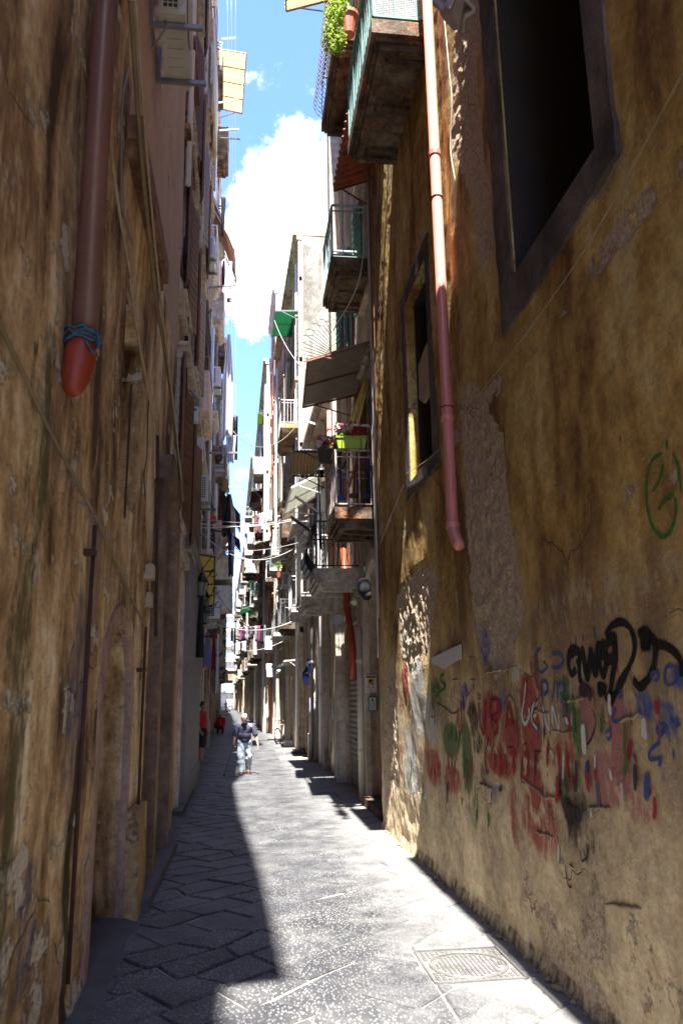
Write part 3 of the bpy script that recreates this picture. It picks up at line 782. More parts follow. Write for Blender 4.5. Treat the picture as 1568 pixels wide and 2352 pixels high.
def arch_ring(bld, x, n, y0, y1, ztop, z0, wd, t, mat, name='arch_surround', emb=.04):
    y0 += .005; y1 -= .005; ztop -= .005
    mb = MB(); r = (y1-y0)/2; yc = (y0+y1)/2; zc = ztop-r
    prof_i = [(y0, z0)]+[(yc-r*math.cos(math.pi*k/20), zc+r*math.sin(math.pi*k/20)) for k in range(21)]+[(y1, z0)]
    ro = r+wd
    prof_o = [(y0-wd, z0)]+[(yc-ro*math.cos(math.pi*k/20), zc+ro*math.sin(math.pi*k/20)) for k in range(21)]+[(y1+wd, z0)]
    k = len(prof_i); vs = [(x+n*t, a, b_) for a, b_ in prof_o]+[(x+n*t, a, b_) for a, b_ in prof_i]+[(x-n*emb, a, b_) for a, b_ in prof_o]+[(x-n*emb, a, b_) for a, b_ in prof_i]
    fs = []
    for i in range(k-1): fs += [[i, i+1, i+1+k, i+k], [i, i+1, i+1+2*k, i+2*k], [i+k, i+1+k, i+1+3*k, i+3*k]]
    mb.add(vs, fs); return hpart(bld, name, mat, mb)
arch_ring(LBLD, XL, 1, 6.15, 7.7, 2.55, 0.0, .15, .018, PINKP)
arch_ring(LBLD, XL, 1, 9.3, 10.75, 4.7, 0.0, .30, .13, STONED)
mb = MB(); mb.box((XL-.425, 6.12, 0), (XL-.36, 7.74, 2.6)); hpart(LBLD, 'blocked_door', plaster('dark_infill', [(.05, .03, .016), (.11, .062, .03), (.20, .12, .06)], thr=.66, sthr=.55, streak=.6, bump=.9), mb)  # dark brown infill closing the arch, darker than the wall
mb = MB(); mb.box((XL-.44, 9.31, 0), (XL-.40, 10.74, 4.75)); hpart(LBLD, 'door', STONED, mb)
# base stones and kerb block
mb = MB()
mb.hexa([(XL-.02, 7.72, -.03), (XL+.15, 7.74, -.03), (XL+.13, 8.5, -.03), (XL-.02, 8.55, -.03)], (-.02, 0, .95))
hpart(LBLD, 'buttress', STONEW, mb)
mb = MB(); mb.hexa([(XL-.02, 8.0, -.03), (-.84, 8.05, -.03), (-.83, 11.2, -.03), (XL-.02, 11.2, -.03)], (0, 0, .13)); 
tag(mb.build('kerb_stone', CEM, org=(0, 0, 0)), kind='structure')
mb = MB(); mb.hexa([(-1.2, 13.9, -.03), (-.97, 13.9, -.03), (-.97, 17.2, -.03), (-1.2, 17.2, -.03)], (0, 0, .15))
tag(mb.build('kerb_stone', CEM, org=(0, 0, 0)), kind='structure')
WOODB = flat('brown_wood', (.14, .05, .02), .7, 0, .35, 4, .3)
WHITEF = flat('white_frame', (.62, .62, .66), .5, 0, .15, 3, .1, dirt=((.3, .26, .2), .62))
GREYM = flat('grey_metal', (.22, .22, .23), .5, .4, .2, 5, .1)
BLKM = flat('black_iron', (.02, .02, .022), .5, .5, .3, 6, .1)
window_part(LBLD, xfl, 1, 6.35, 7.5, 3.6, 5.3, .3, WOODB, '')
window_part(LBLD, xfl, 1, 7.0, 8.1, 8.9, 11, .3, WOODB, '')
BRICKY = plaster('brick_trim', [(.15, .07, .04), (.24, .12, .07), (.32, .18, .11)], peel=(.3, .2, .14), thr=.6, sthr=.58, streak=1.0, bump=1.0, scale=1.6)
mb = MB(); mb.box((XL-.03, 6.0, 6.62), (-.93, 8.45, 6.86)); mb.box((XL-.03, 6.06, 6.5), (-.98, 8.4, 6.618)); hpart(LBLD, 'cornice', BRICKY, mb)

# ------------------------------------------------------------------ the other houses
TAN = plaster('tan_plaster', [(.24, .16, .12), (.38, .28, .22), (.50, .40, .33)], thr=.62, sthr=.58, streak=.2, bump=.5)
PEACH = plaster('peach_plaster', [(.42, .28, .21), (.60, .45, .36), (.70, .58, .48)], peel=(.5, .45, .36), thr=.63, sthr=.60, streak=.22, bump=.4)
CREAM = plaster('cream_plaster', [(.42, .35, .25), (.62, .55, .43), (.72, .67, .56)], peel=(.45, .40, .30), thr=.62, sthr=.58, streak=.2, bump=.5)
GREYP = plaster('grey_plaster', [(.24, .17, .12), (.38, .29, .22), (.52, .43, .34)], peel=(.42, .37, .28), thr=.60, sthr=.57, streak=.22, bump=.6)
OCHR2 = plaster('sand_plaster', [(.38, .28, .17), (.56, .45, .30), (.70, .60, .44)], peel=(.4, .36, .28), thr=.60, sthr=.57, streak=.22, bump=.6)
PALE = plaster('pale_plaster', [(.50, .46, .39), (.66, .62, .55), (.74, .72, .67)], peel=(.4, .36, .30), thr=.66, sthr=.62, streak=.3, bump=.35)
ROSE = plaster('rose_plaster', [(.40, .22, .19), (.52, .30, .27), (.60, .40, .36)], thr=.64, sthr=.6, bump=.4)
SHG = flat('green_shutter', (.03, .12, .07), .6, 0, .25, 5); SHB = flat('brown_shutter', (.16, .07, .03), .6, 0, .3, 5); SHW = flat('white_shutter', (.55, .55, .56), .5, 0, .15, 5); SHGR = flat('grey_shutter', (.28, .27, .25), .6, 0, .25, 5)
def auto_house(name, label, side, xa, xb, y0, y1, h, mat, shut, surround, g=4.4, fl=3.7, nb=None, pil=True, ground='shop', skip=(), seed=1, cornice=.35, wdt=1.05, doorm=None, extra=()):
    rr = random.Random(seed); ops = []; wins = []
    L = y1-y0; nb = nb or max(1, int(L/3.6)); nf = int((h-g-1)/fl)
    for i in range(nb):
        yc = y0+L*(i+.5)/nb
        for f in range(nf):
            if (i, f) in skip: continue
            z = g+f*fl+.35; hgt = 2.45 if f < nf-1 else 1.7
            ops.append((yc-wdt/2, yc+wdt/2, z, z+hgt, False, .28)); wins.append((yc-wdt/2, yc+wdt/2, z, z+hgt))
        if ground and ('g', i) not in skip:
            if rr.random() < .6: ops.append((yc-1.0, yc+1.0, -.04, 3.1, False, .25))
            else: ops.append((yc-.65, yc+.65, -.04, 2.9, True, .3))
    ops += list(extra)
    b, xf = building(name, label, side, xa, xb, y0, y1, h, mat, ops, res=max(.5, L/18), amp=.012, cornice=cornice)
    n = -side
    for (a, c, z0, z1) in wins:
        window_part(b, xf, n, a, c, z0, z1, .28, WHITEF if rr.random() < .6 else WOODB, 'shut' if rr.random() < .75 else '', shut, surround)
    for o in ops[:]:
        if o[2] < 0 and o not in extra:
            mb = MB(); x = xf((o[0]+o[1])/2)-n*(o[5]-.04)
            if o[4]:
                mb.box((x-n*.03, o[0], 0), (x, o[1], o[3]))
                mb.box((x, (o[0]+o[1])/2-.02, .02), (x+n*.02, (o[0]+o[1])/2+.02, o[3]-.3))
                hpart(b, 'door', doorm or rr.choice((WOODB, SHG, SHGR)), mb)
            else:
                k = 28
                def fn(u, v, x=x, o=o): return Vector((x+n*.018*math.sin(v*k*2*math.pi), lerp(o[0], o[1], u), lerp(0, o[3], v)))
                mb.sheet(fn, 1, k*4, .006); hpart(b, 'roller_shutter', SHGR if rr.random() < .7 else SHG, mb)
    mb = MB()
    for f in range(nf+1):
        z = g-.12+f*fl
        if z < h-1:
            for q in range(1):
                mb.hexa([(xa+n*.10, y0+.02, z), (xb+n*.10, y1-.02, z), (xb-n*.04, y1-.02, z), (xa-n*.04, y0+.02, z)], (0, 0, .2))
    hpart(b, 'string_course', surround, mb)
    if pil:
        for yy in ([y0+.02, y1-.5]+([lerp(y0, y1, .5)-.2] if L > 9 else [])):
            mb = MB(); x = xf(yy); mb.box((x-n*.06, yy, 0), (x+n*.14, yy+.46, h-.35)); mb.box((x-n*.06, yy-.03, 0), (x+n*.18, yy+.49, .9)); hpart(b, 'pilaster', surround, mb)
    return b, xf
STTR = plaster('stone_trim', [(.35, .28, .21), (.50, .42, .33), (.62, .55, .45)], peel=(.4, .35, .25), thr=.6, sthr=.56, streak=.25, bump=.5)
L2, xL2 = auto_house('peach_house', 'tall peach house on the left carrying the gas meter and brown window hoods', -1, -1.12, -1.15, 11.0, 20.2, 22, PEACH, SHB, STTR, skip=[('g', 0), ('g', 1), ('g', 2)], nb=3, seed=3, pil=False, cornice=.06)
L3, xL3 = auto_house('tan_house', 'tall tan house on the left where a woman leans from a balcony', -1, -1.40, -1.52, 20.2, 34, 28, TAN, SHW, STTR, nb=4, seed=4, cornice=.1)
L4, xL4 = auto_house('pink_house', 'pink fronted house on the left behind the hanging black cloth and red scooter', -1, -1.75, -2.0, 34, 52, 25, ROSE, SHB, STTR, nb=5, seed=5)
L5, xL5 = auto_house('cream_house', 'cream house on the left beyond the red scooter', -1, -2.15, -2.45, 52, 75, 24, CREAM, SHG, STTR, nb=5, seed=6)
L6, xL6 = auto_house('grey_house', 'grey house on the left just before the archway', -1, -2.6, -3.2, 75, 105, 25, GREYP, SHG, STTR, nb=6, seed=7)
L7, xL7 = auto_house('pale_house', 'pale distant house on the left touching the archway', -1, -3.3, -4.2, 105, 149, 21, PALE, SHGR, STTR, nb=7, seed=8)
pt = (13.0, 15.0, -.04, 4.35, True, .34)
R2, xR2 = building('stone_portal_house', 'weathered brown house with an arched portal, security notice and flower balcony', 1, 2.34, 2.38, 12.46, 19.5, 21, GREYP,
                   [pt, (16.4, 18.6, -.04, 3.5, False, .14), (13.2, 14.3, 5.35, 7.9, False, .25), (13.2, 14.3, 9.6, 12, False, .25), (16.6, 17.6, 9.6, 12, False, .25), (13.3, 14.3, 14, 16.4, False, .25)], res=.16, amp=.02)
R2b, xR2b = building('low_house', 'lower brown house with a silver door, blue lanterns and a mourning poster', 1, 2.38, 2.20, 19.51, 29.2, 10.4, GREYP,
                     [(20.3, 21.6, -.04, 4.2, False, .12), (23.0, 24.0, -.04, 2.9, False, .2), (27.2, 28.3, -.04, 3.0, False, .2), (20.6, 21.6, 5.4, 7.8, False, .25), (24.8, 25.8, 5.4, 7.8, False, .25)], res=.3, amp=.02)
R3, xR3 = auto_house('beige_house', 'tall beige house with a bare white end wall above the corrugated canopy', 1, 2.16, 1.80, 29.21, 41.7, 20.9, OCHR2, SHGR, STTR, nb=4, seed=12, fl=3.6)
mb = MB(); mb.box((2.22, 29.12, 10.6), (10.5, 29.20, 20.3)); hpart(R3, 'end_wall', plaster('end_plaster', [(.18, .165, .13), (.28, .26, .21), (.34, .32, .27)], peel=(.20, .17, .13), thr=.60, stain=(.12, .09, .06), sthr=.58, streak=.4, bump=.6, scale=.6), mb)
R4, xR4 = auto_house('red_roof_house', 'narrow pale house with a red roof edge rising over the green awning', 1, 1.70, 1.62, 41.71, 47.5, 25.3, PALE, SHGR, STTR, nb=2, seed=13)
R5, xR5 = auto_house('streaked_house', 'long streaked grey and cream house right of the sky gap', 1, 1.36, .98, 47.51, 75, 23.4, CREAM, SHB, STTR, nb=7, seed=14, fl=3.8)
R6, xR6 = auto_house('sand_house', 'sand coloured house with green shutters where the street bends', 1, .80, .25, 75.01, 105, 25.5, OCHR2, SHG, STTR, nb=6, seed=15)
R7, xR7 = auto_house('dim_house', 'far grey house on the right beside the archway', 1, .12, -1.15, 105.01, 149, 22, GREYP, SHG, STTR, nb=7, seed=16)
# passage arch closing the first stretch, and the pale houses behind it
b, xf = thing('archway', (-2.7, 150, 0), 'dark archway bridging the far end of the alley', 'archway'), None
mb = MB(); y0, y1 = 149.2, 152
r = 1.55; cx = -2.9; zt = 4.9; zc = zt-r*.45
prof = [(cx-r, 0)]+[(cx-r*math.cos(math.pi*k/14), zc+.45*r*math.sin(math.pi*k/14)) for k in range(15)]+[(cx+r, 0)]
o_l, o_r, ot = -5.5, 0, 7.0
for (p, q) in zip(prof, prof[1:]):
    mb.add([(p[0], y0, p[1]), (q[0], y0, q[1]), (q[0], y1, q[1]), (p[0], y1, p[1])], [(0, 1, 2, 3)])
for yy in (y0, y1):
    mb.add([(o_l, yy, 0), (prof[0][0], yy, 0), (prof[1][0], yy, prof[1][1]), (o_l, yy, ot)], [(0, 1, 2, 3)])
    mb.add([(o_r, yy, 0), (prof[-1][0], yy, 0), (prof[-2][0], yy, prof[-2][1]), (o_r, yy, ot)], [(0, 1, 2, 3)])
    k = len(prof)-2
    mb.add([(o_l, yy, ot), (o_r, yy, ot)]+[(p[0], yy, p[1]) for p in prof[1:-1][::-1]], [list(range(2+k))])
mb.add([(o_l, y0, ot), (o_r, y0, ot), (o_r, y1, ot), (o_l, y1, ot)], [(0, 1, 2, 3)])
mb.build('vault', GREYP, b)
mb = MB(); mb.box((o_l, y0-.25, ot), (o_r, y0-.001, ot+.25)); mb.box((o_l, y0-.2, 5.3), (o_r, y0-.001, 5.45)); mb.build('cornice', STTR, b)
auto_house('white_block', 'pale house glimpsed left beyond the archway', -1, -5.2, -5.6, 153, 205, 24, PALE, SHGR, STTR, nb=5, seed=21)
auto_house('white_block', 'bright house glimpsed right beyond the archway', 1, -1.4, -2.2, 153, 205, 24, PALE, SHG, STTR, nb=5, seed=22)
# end block across the far end
eb = thing('end_building', (-4, 214, 0), 'pale many-windowed block closing the far end of the alley', 'building')
mb = MB(); mb.box((-22, 214, 0), (9, 224, 33)); mb.build('wall', PALE, eb)
for k, zz in enumerate(range(4, 32, 4)):
    for xx in (-7.2, -5.2, -3.2, -1.2):
        mb = MB(); mb.box((xx, 213.93, zz), (xx+1, 213.99, zz+2.1)); fr = hpart(eb, 'window', flat('blue_shutter', (.20, .32, .42), .6), mb)
    mb = MB(); mb.box((-9, 213.2, zz-.35), (1.5, 213.99, zz-.2)); mb.bar((-9, 213.25, zz+.6), (1.5, 213.25, zz+.6), .05)
    for q in range(36): mb.bar((-9+q*.3, 213.25, zz-.2), (-9+q*.3, 213.25, zz+.6), .03)
    hpart(eb, 'balcony', PALE, mb)
Q = wy
def V3(*a): return Vector(a)
PINKPIPE = flat('pink_pipe', (.58, .20, .15), .38, 0, .12, 3, .05)
ORPIPE = flat('orange_pipe', (.42, .055, .02), .45, 0, .15, 3, .05)
CRPIPE = flat('cream_pipe', (.55, .50, .38), .5, 0, .15, 3, .05)
WPIPE = flat('white_pipe', (.66, .66, .68), .4, 0, .1, 3, .05)
TEAL = rust('teal_iron', (.06, .17, .165), thr=.60); PTEAL = rust('pale_teal_iron', (.30, .42, .42), thr=.62); WIRON = rust('white_iron', (.62, .62, .60), thr=.6); RIRON = rust('rusty_iron', (.24, .09, .05), thr=.5)
CABLEW = flat('pale_cable', (.50, .48, .44), .6, 0, .2, 4, 0); CABLEB = flat('dark_cable', (.03, .03, .03), .6, 0, .2, 4, 0); CABLEG = flat('grey_cable', (.22, .20, .19), .6, 0, .2, 4, 0)
SLAB = plaster('balcony_slab', [(.06, .04, .03), (.12, .085, .06), (.22, .165, .12)], peel=(.24, .12, .06), thr=.56, stain=(.03, .02, .015), sthr=.55, streak=1.0, bump=.9, scale=1.5)
SLABP = plaster('pale_slab', [(.35, .31, .26), (.48, .44, .38), (.58, .54, .48)], peel=(.3, .25, .2), thr=.6, sthr=.62, streak=1.0, bump=.5, scale=1.2)
def pipe(name, label, pts, r, mat, collars=(), group=None, n=14, straps=()):
    t = thing(name, pts[-1], label, 'drainpipe', group)
    mb = MB(); mb.tube(pts, r, n); mb.build('shaft', mat, t, smooth=True)
    r = r[0] if isinstance(r, list) else r
    for c in collars:
        mb = MB(); c = Vector(c); mb.lathe(c-V3(0, 0, .04), [(r*1.0, 0), (r*1.18, .005), (r*1.2, .06), (r*1.0, .075)], n); mb.build('collar', mat, t, smooth=False)
    for c in straps:
        mb = MB(); c = Vector(c); mb.torus(c, (0, 0, 1), r*1.06, .006, 14, 5); mb.build('strap', BLKM, t)
    return t
def cable(label, pts, r, mat, cat='cable', group=None, name='cable', sag=0):
    pts = [Vector(p) for p in pts]
    if len(pts) == 2:
        a, b_ = pts; k = 18; pts = [lerp(a, b_, i/k)-V3(0, 0, sag*4*(i/k)*(1-i/k)) for i in range(k+1)]
    elif len(pts) > 2:
        o = []
        P = [pts[0]]+pts+[pts[-1]]
        for i in range(1, len(P)-2):
            for q in range(6):
                t = q/6; a, b_, c, d = P[i-1], P[i], P[i+1], P[i+2]
                o.append(.5*((2*b_)+(c-a)*t+(2*a-5*b_+4*c-d)*t*t+(3*b_-a-3*c+d)*t*t*t))
        pts = o+[pts[-1]]
    mb = MB(); mb.tube(pts, r, 6); return tag(mb.build(name, mat, smooth=True), label, cat, group)
# long pink drainpipe
py_ = 7.37; px_ = XR-.10
zs_ = lambda P_: wx(P_[0], P_[1], px_).z
z_el = zs_((1036, 1222))
pipe('drainpipe', 'long pink plastic drainpipe on the ochre graffiti wall, ending in an elbow',
     [V3(px_, py_, 13.5), V3(px_, py_, z_el+.05), V3(px_, py_-.02, z_el), V3(px_-.005, py_-.10, z_el-.10), V3(px_-.005, py_-.19, z_el-.17), V3(px_-.005, py_-.22, z_el-.20)], [.058, .058, .06, .06, .056, .05], PINKPIPE,
     [V3(px_, py_, zs_((1000, 345))), V3(px_, py_, zs_((1024, 965))), V3(px_, py_, z_el+.06)], straps=[V3(px_, py_, zs_((1023, 940))), V3(px_, py_, zs_((1008, 440)))])
cable('thin pale cord slanting across the ochre wall below the big black window', [wx(930, 1090, XR-.03), wx(1000, 1040, XR-.03), wx(1060, 955, XR-.03), wx(1180, 803, XR-.03), wx(1350, 560, XR-.03), wx(1568, 165, XR-.03)], .0042, flat('dull_cord', (.26, .23, .16), .8), group=None)
cable('thin cord dropping from the small window corner towards the arched portal', [wx(927, 1112, XR-.02), wx(900, 1180, XR-.02), wx(850, 1300, XR+.02), wx(800, 1392, XR+.1)], .005, CABLEW)
cable('thin white lead beside the pink drainpipe near the top of the wall', [wx(1020, 40, XR-.04), wx(1030, 150, XR-.04), wx(1037, 230, XR-.03), wx(1034, 340, XR-.04), wx(1045, 420, XR-.03), wx(1046, 520, XR-.03)], .006, CABLEW)
# rolled cloth over the rail at the very top
RAG = flat('grey_canvas', (.40, .36, .33), .95, 0, .25, 4, .4)
mb = MB()
a0, a1 = V3(XR-.35, 6.9, 9.75), V3(XR-.02, 5.9, 8.75)
def rag(u, v):
    p = lerp(wx(990, -60, 1.72), wx(1090, -60, 1.72), u); q = lerp(wx(1010, 18, 1.72), wx(1072, 30, 1.72), u)-V3(0, 0, .22*math.sin(u*math.pi)**2)
    return lerp(p, q, v)+V3(-.05*math.sin(v*9+u*4), .02*math.sin(u*20), .03*math.sin(u*17))
mb.sheet(rag, 24, 14, .03); tag(mb.build('canvas_roll', RAG, smooth=True), 'crumpled grey canvas hanging at the top beside the pink drainpipe', 'canvas')
# board in the small window, torn white notice on the wall
mb = MB(); bp = [(8.50, 6.28), (8.52, 5.72), (8.78, 5.78), (8.86, 5.62), (9.35, 5.60), (9.60, 5.75), (9.58, 6.22), (9.2, 6.30)]
mb.hexa([(XR+.14, a, b_) for a, b_ in bp], (.03, 0, 0)); tag(mb.build('board', flat('pale_board', (.42, .36, .30), .9, 0, .2, 5, .4)), 'torn pale board closing the middle of the small dark window', 'board')
mb = MB(); pp = [wx(*q, XR-.022) for q in ((990, 1512), (1035, 1490), (1058, 1480), (1058, 1513), (1016, 1536), (1003, 1528), (992, 1526))]
mb.hexa([(p.x, p.y, p.z) for p in pp], (.006, 0, 0)); tag(mb.build('notice', flat('grey_paper', (.55, .52, .52), .9, 0, .1, 5, .2)), 'torn grey rectangular sheet stuck on the wall above the green graffiti', 'notice')

# ---------------- graffiti strokes on the ochre wall (parts of that house)
PB = spray('black_spray', (.012, .01, .01), .36); PBL = spray('blue_spray', (.045, .085, .26), .56)
PWH = spray('white_spray', (.60, .60, .58), .50); PRD = spray('red_spray', (.34, .025, .03), .50); PGR = spray('green_spray', (.04, .17, .03), .50)
PBT = spray('thin_black_spray', (.04, .03, .03), .54); PPU = spray('purple_spray', (.14, .08, .22), .56)
EDGE = []
def stroke(mb, pts, w_, off=0):
    """flat soft-edged spray line following the uneven wall"""
    P = [Vector(p) for p in pts]; o = []
    if len(P) > 2:
        E_ = [P[0]]+P+[P[-1]]
        for i in range(1, len(E_)-2):
            for q in range(8):
                t = q/8; a, b_, c, d = E_[i-1], E_[i], E_[i+1], E_[i+2]
                o.append(.5*((2*b_)+(c-a)*t+(2*a-5*b_+4*c-d)*t*t+(3*b_-a-3*c+d)*t*t*t))
        o.append(P[-1])
    else: o = [lerp(P[0], P[1], i/9) for i in range(10)]
    W3 = [wx(p.x, p.y, XR) for p in o]; n = len(W3); vs = []; fs = []
    X = lambda y, z: XR-wall_disp(y, z, .013, wear_r(y, z)[0], True)-.0035-off
    for i, p in enumerate(W3):
        a = W3[max(0, i-1)]; c = W3[min(n-1, i+1)]; d = Vector((c.y-a.y, c.z-a.z))
        if d.length < 1e-6: d = Vector((1, 0))
        d.normalize(); k = w_*(.9+.4*noise.noise((p.y*9, p.z*9, w_)))*.75
        for s_ in (-1, -.4, .4, 1):
            y = p.y-d.y*k*s_; z = p.z+d.x*k*s_; vs.append((X(y, z), y, z))
        ee = min(1, i/4, (n-1-i)/4)
        for q in (0, 1, 1, 0): EDGE.extend([q*ee, q*ee, q*ee, 1])
    for i in range(n-1):
        b0 = 4*i; fs += [[b0+q, b0+q+1, b0+q+5, b0+q+4] for q in range(3)]
    mb.add(vs, fs)
def g5(L): return [(1160+.26*a, 1411+.26*b_) for a, b_ in L]
def g3(L): return [(878+.44*a, 1379+.44*b_) for a, b_ in L]
GN = [0]
def graffiti(lines, mat, w_, lab):
    mb = MB(); EDGE.clear(); GN[0] += 1
    for i, l in enumerate(lines): stroke(mb, l, w_, .0004*GN[0]+.00006*i)
    o = hpart(RBLD, 'graffiti', mat, mb, attrs={'edge': list(EDGE)}); o['label'] = lab; return o
graffiti([g5(l) for l in ([(640, 480), (600, 530), (572, 470), (575, 370), (610, 325), (660, 330), (672, 400), (645, 450)], [(672, 330), (668, 450), (676, 620)],
    [(690, 280), (715, 420), (742, 550), (762, 420), (775, 330), (798, 440), (815, 520), (828, 380), (845, 270), (855, 450), (882, 540), (908, 440), (905, 330), (880, 260), (862, 330)],
    [(1020, 370), (930, 400), (880, 350), (925, 250), (980, 210), (985, 400), (962, 550), (935, 760)])], PB, .052, 'black looping spray scrawl')
graffiti([g5(l) for l in ([(900, 200), (960, 100), (1050, 70), (1125, 140), (1155, 280), (1125, 420), (1045, 580), (975, 720), (935, 765), (885, 705)], [(845, 600), (850, 690), (900, 650), (840, 640)],
    [(1180, 190), (1235, 150), (1320, 240), (1328, 400), (1280, 560), (1200, 640), (1135, 570)], [(1330, 265), (1440, 290), (1540, 400), (1560, 560)])], PB, .042, 'big black spray loop')
graffiti([g5(l) for l in ([(1200, 250), (1290, 260)], [(1195, 215), (1300, 225)], [(1220, 180), (1285, 190)])], PB, .075, 'black spray blot')
graffiti([g5(l) for l in ([(335, 290), (290, 340), (292, 430), (320, 510), (368, 490), (392, 430)], [(340, 410), (380, 450)], [(420, 350), (500, 350), (526, 410), (500, 465), (415, 470)], [(415, 355), (412, 400)],
    [(345, 800), (335, 700), (335, 600), (378, 600), (388, 680), (345, 720)], [(462, 560), (445, 680), (432, 800)], [(492, 780), (485, 690), (490, 612), (530, 620), (535, 690), (500, 715)])], PBL, .026, 'blue spray letters')
graffiti([g5(l) for l in ([(1300, 590), (1305, 520), (1350, 510), (1355, 570), (1310, 590)], [(1500, 450), (1430, 470), (1415, 600), (1490, 610), (1505, 460), (1510, 640)], [(1020, 650), (1045, 720), (1000, 740)], [(1000, 800), (960, 940), (1050, 940)],
    [(1380, 960), (1420, 1000), (1370, 1070), (1350, 1010), (1390, 950)], [(1390, 1130), (1300, 1200), (1290, 1280), (1400, 1270)], [(1470, 880), (1480, 1000)], [(1530, 900), (1500, 980), (1560, 960)], [(900, 1060), (940, 1020), (940, 1100), (905, 1090)], [(1490, 1150), (1495, 1320)], [(1130, 1200), (1180, 1330)], [(640, 160), (635, 300)], [(700, 150), (712, 270)], [(800, 80), (820, 240)])], PBL, .022, 'faded blue scribbles')
graffiti([g5(l) for l in ([(195, 575), (176, 740), (160, 890), (188, 970), (220, 900), (215, 810)], [(312, 760), (252, 835), (246, 935), (285, 1000), (325, 1050)], [(248, 905), (300, 885)], [(352, 1030), (345, 830), (398, 1020), (402, 820)], [(440, 1020), (436, 820), (496, 1010), (492, 820)], [(545, 885), (590, 1000)], [(612, 815), (606, 1020)], [(400, 1300), (370, 1260), (385, 1210), (430, 1230), (440, 1300)])], PWH, .030, 'white spray letters reading GENNI')
graffiti([g3(l) for l in ([(505, 520), (512, 620), (530, 700), (540, 600), (540, 515)], [(570, 520), (572, 610), (590, 690)], [(570, 520), (605, 525), (602, 600), (575, 605)], [(602, 610), (610, 680), (585, 700)], [(650, 700), (665, 540), (700, 690)], [(640, 640), (700, 640)], [(540, 770), (545, 880), (560, 900)], [(590, 780), (592, 900)], [(625, 790), (620, 900), (650, 820), (650, 920)], [(690, 800), (695, 930)], [(670, 800), (715, 800)], [(740, 800), (735, 930), (765, 920), (768, 820), (742, 800)])], PRD, .045, 'red spray letters')
graffiti([g3(l) for l in ([(497, 515), (520, 515)], [(560, 520), (612, 522), (606, 590), (572, 610), (612, 650), (590, 720)], [(640, 560), (665, 495), (700, 550), (705, 720)], [(640, 570), (632, 700)], [(712, 500), (716, 760)], [(822, 510), (850, 620), (848, 780)], [(840, 480), (800, 560), (790, 680)], [(535, 720), (545, 780), (560, 720), (575, 790), (585, 730)],
    [(650, 770), (700, 765)], [(722, 765), (735, 900)], [(745, 910), (742, 770), (765, 760), (772, 900)], [(790, 790), (845, 790)], [(800, 790), (812, 900)], [(622, 780), (622, 830)], [(470, 470), (480, 640)], [(1105, 560), (1125, 640), (1100, 720), (1070, 760)], [(960, 1360), (968, 1480), (1000, 1500)], [(965, 1370), (1010, 1400)], [(1040, 1280), (1050, 1360), (1085, 1330), (1090, 1250)], [(280, 530), (330, 560), (370, 590), (410, 560), (400, 510)])], PBT, .014, 'thin dark outlines of letters')
graffiti([g3(l) for l in ([(340, 470), (332, 540)], [(352, 415), (400, 410)], [(375, 415), (372, 500)], [(410, 430), (408, 500)], [(435, 410), (440, 500), (470, 460)], [(455, 415), (500, 410)], [(478, 415), (480, 500)], [(492, 470), (520, 520)])], PPU, .018, 'purple spray letters')
graffiti([g3(l) for l in ([(262, 480), (285, 450), (300, 480), (280, 500)], [(325, 380), (300, 410), (330, 450), (300, 480)], [(1000, 480), (1010, 600), (1015, 740)], [(960, 480), (945, 540)], [(345, 690), (350, 740)], [(215, 560), (222, 700)])], PGR, .035, 'green spray marks')
gc = lambda a, b_: (a*.7015+1400)*.6272
def g2(L): return [(878+.44*a, 752.6+.44*b_) for a, b_ in L]
graffiti([g2(l) for l in ([(1480, 650), (1420, 690), (1392, 780), (1388, 900), (1410, 1020), (1460, 1090), (1510, 1060), (1535, 950), (1530, 880)], [(1498, 570), (1498, 650)], [(1440, 960), (1480, 900), (1535, 870)], [(1525, 640), (1555, 740), (1568, 880)], [(1480, 700), (1450, 800), (1410, 860)])], PGR, .022, 'green round spray sign')

graffiti([g3(l) for l in ([(258, 520), (250, 600), (246, 660)], [(258, 520), (275, 600), (282, 660)], [(252, 610), (276, 605)])], PBL, .02, 'blue letter A')
graffiti([g3(l) for l in ([(345, 780), (350, 900)], [(365, 790), (370, 930)], [(385, 800), (380, 940)], [(300, 830), (290, 940)], [(260, 850), (255, 950)], [(275, 830), (280, 960)], [(870, 700), (880, 820)], [(930, 720), (940, 960)], [(975, 730), (980, 940)], [(1120, 850), (1125, 960)], [(1310, 700), (1290, 860)], [(1390, 960), (1410, 1030)])], PRD, .04, 'streaky red marks')
graffiti([g3(l) for l in ([(365, 640), (360, 740)], [(385, 650), (385, 760)], [(405, 660), (400, 800)], [(425, 760), (430, 960)], [(440, 800), (445, 980)], [(480, 700), (485, 820)], [(490, 1080), (495, 1160)], [(555, 1090), (560, 1200)], [(420, 1020), (425, 1080)])], PGR, .045, 'dripping green paint')
graffiti([g3(l) for l in ([(160, 450), (175, 640), (190, 700)], [(200, 520), (210, 640)], [(150, 700), (165, 900)], [(270, 520), (275, 740)], [(290, 640), (295, 740)], [(1120, 780), (1122, 900)], [(1195, 870), (1215, 960)], [(928, 1240), (930, 1400)], [(1100, 1090), (1102, 1150)], [(900, 980), (912, 985)])], PWH, .03, 'white drips')
graffiti([g3(l) for l in ([(620, 960), (625, 1010)], [(1030, 480), (1080, 470), (1110, 520)], [(965, 1000), (972, 1180)], [(985, 1010), (990, 1210)], [(1005, 1040), (1010, 1200)], [(1030, 1060), (1034, 1180)])], PBT, .09, 'sooty black smears')
rg = random.Random(61)
